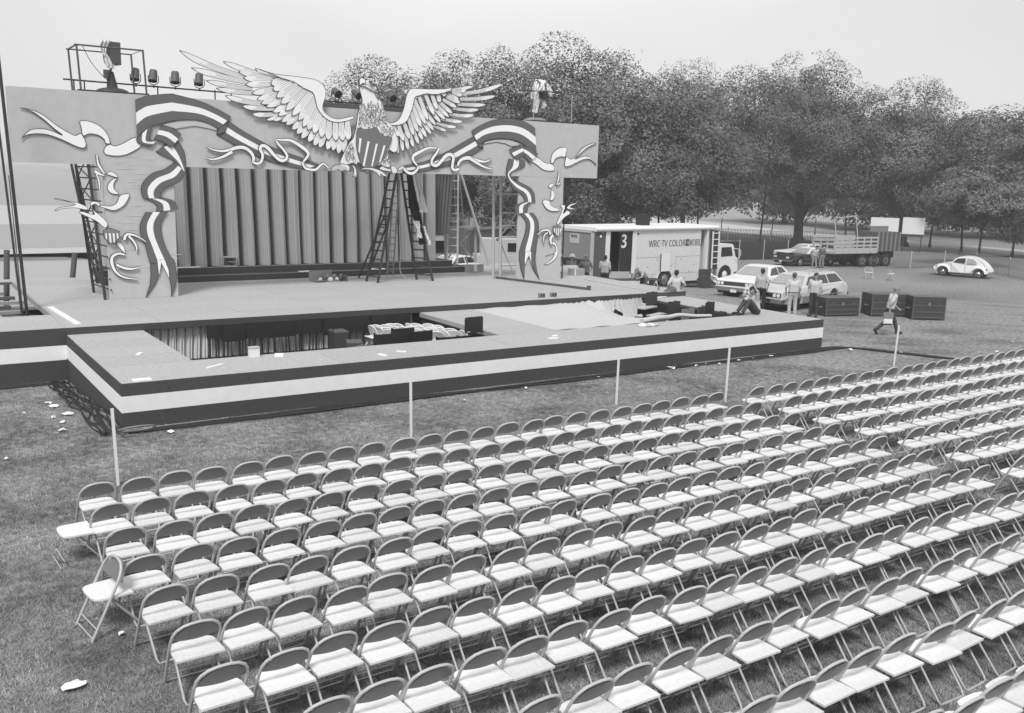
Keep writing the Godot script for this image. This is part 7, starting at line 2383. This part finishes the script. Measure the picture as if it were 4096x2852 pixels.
func build_trucks() -> void:
	var t: Node3D
	# pale stake truck
	var a := on_ground(59.3, -27.0)
	t = thing("stake_truck", "pale wooden stake truck with an empty pipe rack, beyond the dark sedan", "truck", a, -0.104)
	boxed("bed", Vector3(0, 1.12, -1.1), Vector3(4.6, 0.14, 2.2), "grey_light", t)
	boxed("side_board", Vector3(0, 1.28, 0.02), Vector3(4.6, 0.42, 0.05), "grey_light", t)
	for y in [1.68, 1.98, 2.28]:
		boxed("slat", Vector3(0, y, 0.03), Vector3(4.6, 0.13, 0.03), "grey_light", t)
		boxed("slat", Vector3(0, y, -2.2), Vector3(4.6, 0.13, 0.03), "grey_light", t)
	for i in 7:
		boxed("stake", Vector3(-2.25 + 0.75 * i, 1.75, 0.06), Vector3(0.1, 1.25, 0.05), "grey_light", t)
		boxed("stake", Vector3(-2.25 + 0.75 * i, 1.75, -2.24), Vector3(0.1, 1.25, 0.05), "grey_light", t)
	for y in [1.4, 1.75, 2.1]:
		boxed("end_rack", Vector3(-2.3, y, -1.1), Vector3(0.05, 0.13, 2.2), "grey_light", t)
	for q in [[-2.25, 2.35, -2.35, 3.75], [0.05, 2.35, -0.1, 3.95]]:
		pole(t, "rack_post", Vector3(q[0], q[1], 0), Vector3(q[2], q[3], -0.2), 0.035, "grey_light")
	pole(t, "rack_bar", Vector3(-2.35, 3.75, -0.2), Vector3(-0.1, 3.95, -0.2), 0.035, "grey_light")
	boxed("chassis", Vector3(0.3, 0.85, -1.1), Vector3(5.0, 0.35, 1.2), "black", t)
	for x in [0.9, 2.0]:
		for z in [-2.0, -0.2]:
			wheel(t, Vector3(x, 0.5, z), 0.5, 0.3, signf(z + 1.0), "grey_dark")
	t = thing("dump_truck", "dark high-sided dump truck with upright ribs at the stake truck's right end", "truck", on_ground(62.6, -26.6), -0.104)
	boxed("body", Vector3(0.2, 1.95, -1.2), Vector3(2.6, 1.5, 2.3), "grey_dark", t)
	for i in 6:
		boxed("rib", Vector3(-1.0 + 0.48 * i, 1.95, -0.03), Vector3(0.14, 1.5, 0.08), "grey", t)
	boxed("head_board", Vector3(0.3, 2.9, -1.2), Vector3(2.0, 0.45, 0.1), "grey", t)
	boxed("chassis", Vector3(0, 0.9, -1.2), Vector3(2.8, 0.5, 1.4), "black", t)
	for x in [-0.9, 0.2]:
		wheel(t, Vector3(x, 0.5, -0.25), 0.5, 0.3, 1.0, "grey_dark")
	# dark truck and pale van behind the scaffold
	t = thing("dark_truck", "long dark open truck behind the work bench and scaffold tower", "truck", on_ground(30.5, -33.0), 0.3)
	boxed("body", Vector3(0, 2.0, -1.1), Vector3(6.6, 1.7, 2.2), "grey_dark", t)
	boxed("top_rim", Vector3(0, 2.9, 0.02), Vector3(6.7, 0.14, 0.12), "grey", t)
	boxed("chassis", Vector3(0, 0.9, -1.1), Vector3(6.6, 0.5, 1.4), "black", t)
	for x in [-2.2, 2.2]:
		wheel(t, Vector3(x, 0.5, -0.2), 0.5, 0.3, 1.0, "grey_dark")
	t = thing("pale_van", "white boxy van seen through the scaffold tower's rungs", "van", on_ground(27.4, -27.6), -0.5)
	boxed("lower_body", Vector3(0, 0.95, 0), Vector3(4.2, 1.1, 1.9), "grey_light", t)
	boxed("upper_body", Vector3(-0.5, 1.95, 0), Vector3(2.4, 1.0, 1.8), "grey_light", t)
	boxed("bonnet", Vector3(1.6, 1.55, 0), Vector3(1.0, 0.2, 1.7), "white_paint", t)
	boxed("side_window", Vector3(0.2, 2.0, 0.91), Vector3(0.7, 0.5, 0.02), "glass_dark", t)
	boxed("windscreen", Vector3(0.72, 2.0, 0), Vector3(0.02, 0.6, 1.5), "glass_dark", t)
	for x in [-1.3, 1.3]:
		wheel(t, Vector3(x, 0.38, 0.8), 0.38, 0.2, 1.0)

# ------------------------------------------------------------------ fences, posts, boards
func fence(label: String, a: Vector2, b: Vector2, h: float, posts: int, m: String, step: float) -> void:
	var t := thing("snow_fence", label, "fence")
	var n := int(a.distance_to(b) / step)
	var s := st()
	for i in n + 1:
		var p := a.lerp(b, float(i) / n)
		var g0 := on_ground(p.x, p.y)
		box(s, g0 + Vector3(0, h * 0.5, 0), Vector3(step * 0.62, h, 0.012), Basis(Vector3.UP, 0.3))
	put("pickets", s, M[m], t).set_meta("kind", "stuff")
	for k in 3:
		s = st()
		tube(s, [on_ground(a.x, a.y, 0.15 + (h - 0.3) * k / 2.0), on_ground(b.x, b.y, 0.15 + (h - 0.3) * k / 2.0)], 0.012, -1.0, 4)
		put("wire", s, M[m], t)
	for i in posts:
		var p := a.lerp(b, (i + 0.5) / posts)
		pole(t, "post", on_ground(p.x, p.y, -0.1) + Vector3(0, 0, 0.05), on_ground(p.x, p.y, h + 0.1) + Vector3(0, 0, 0.05), 0.045, "grey_light")

func build_background() -> void:
	var cf := thing("cloth_fence", "long dark cloth-covered fence running from the van's cab to the stake truck", "fence")
	for i in 8:
		var fa := Vector2(45.5, -37.0).lerp(Vector2(64.5, -33.0), i / 8.0)
		var fb := Vector2(45.5, -37.0).lerp(Vector2(64.5, -33.0), (i + 1) / 8.0)
		var fm := (fa + fb) * 0.5
		boxed("cloth_panel", on_ground(fm.x, fm.y, 0.76), Vector3(fa.distance_to(fb) - 0.05, 1.5, 0.04), "dark" if i % 3 else "black_cloth", cf, -atan2(fb.y - fa.y, fb.x - fa.x))
		pole(cf, "post", on_ground(fa.x, fa.y, -0.1), on_ground(fa.x, fa.y, 1.65), 0.045, "grey_light")
	fence("pale picket snow fence between the stake truck and the small pale car", Vector2(61.5, -25.2), Vector2(69.0, -24.2), 1.25, 2, "grey", 0.11)
	fence("pale picket snow fence behind the small pale car, running to the right edge", Vector2(69.0, -24.2), Vector2(63.0, -15.6), 1.35, 2, "grey", 0.11)
	fence("long thin fence along the foot of the pale road under the trees", Vector2(70.0, -60.0), Vector2(84.0, -42.0), 1.3, 5, "grey_dark", 0.16)
	# signs on posts
	var sp := [[76.7, -58.0, 1.0], [85.3, -58.0, 1.0], [72.0, -58.0, 1.3], [60.9, -32.3, 2.5], [63.1, -58.0, 1.85]]
	var sl := ["small white square sign on a post by the road, left of the forked tree trunk", "small white square sign on a post by the road, between two trunks", "small white square sign on a post just right of the van's roof", "dark lamp post with a small white sign beside the stake truck's rack", "small white square sign on a post above the van's roof"]
	for i in 5:
		var t := thing("sign_post", sl[i], "sign", on_ground(sp[i][0], sp[i][1]), 0.6)
		var h: float = sp[i][2] + 1.0
		pole(t, "post", Vector3.ZERO, Vector3(0, h, 0), 0.05, "grey_dark")
		boxed("plate", Vector3(0.25 if i == 3 else 0.0, h + 0.1, 0.06), Vector3(0.42, 0.42, 0.03), "paper", t)
	# pale boards beyond the dump truck
	var bl := ["large white board behind the dump truck, dappled by leaves", "large white board right of the elm trunk, beyond the dump truck"]
	for i in 2:
		var t := thing("notice_board", bl[i], "board", on_ground([75.8, 80.4][i], -36.2), -0.96)
		boxed("panel", Vector3(0, 2.55, 0), Vector3([2.5, 2.0][i], 1.6, 0.12), "paper", t)
		boxed("base", Vector3(0, 1.62, -0.1), Vector3([2.5, 2.0][i], 0.2, 0.3), "dark", t)
		for x in [-1.0, 1.0]:
			boxed("leg", Vector3(x * 0.8, 0.85, -0.12), Vector3(0.1, 1.7, 0.1), "dark", t)
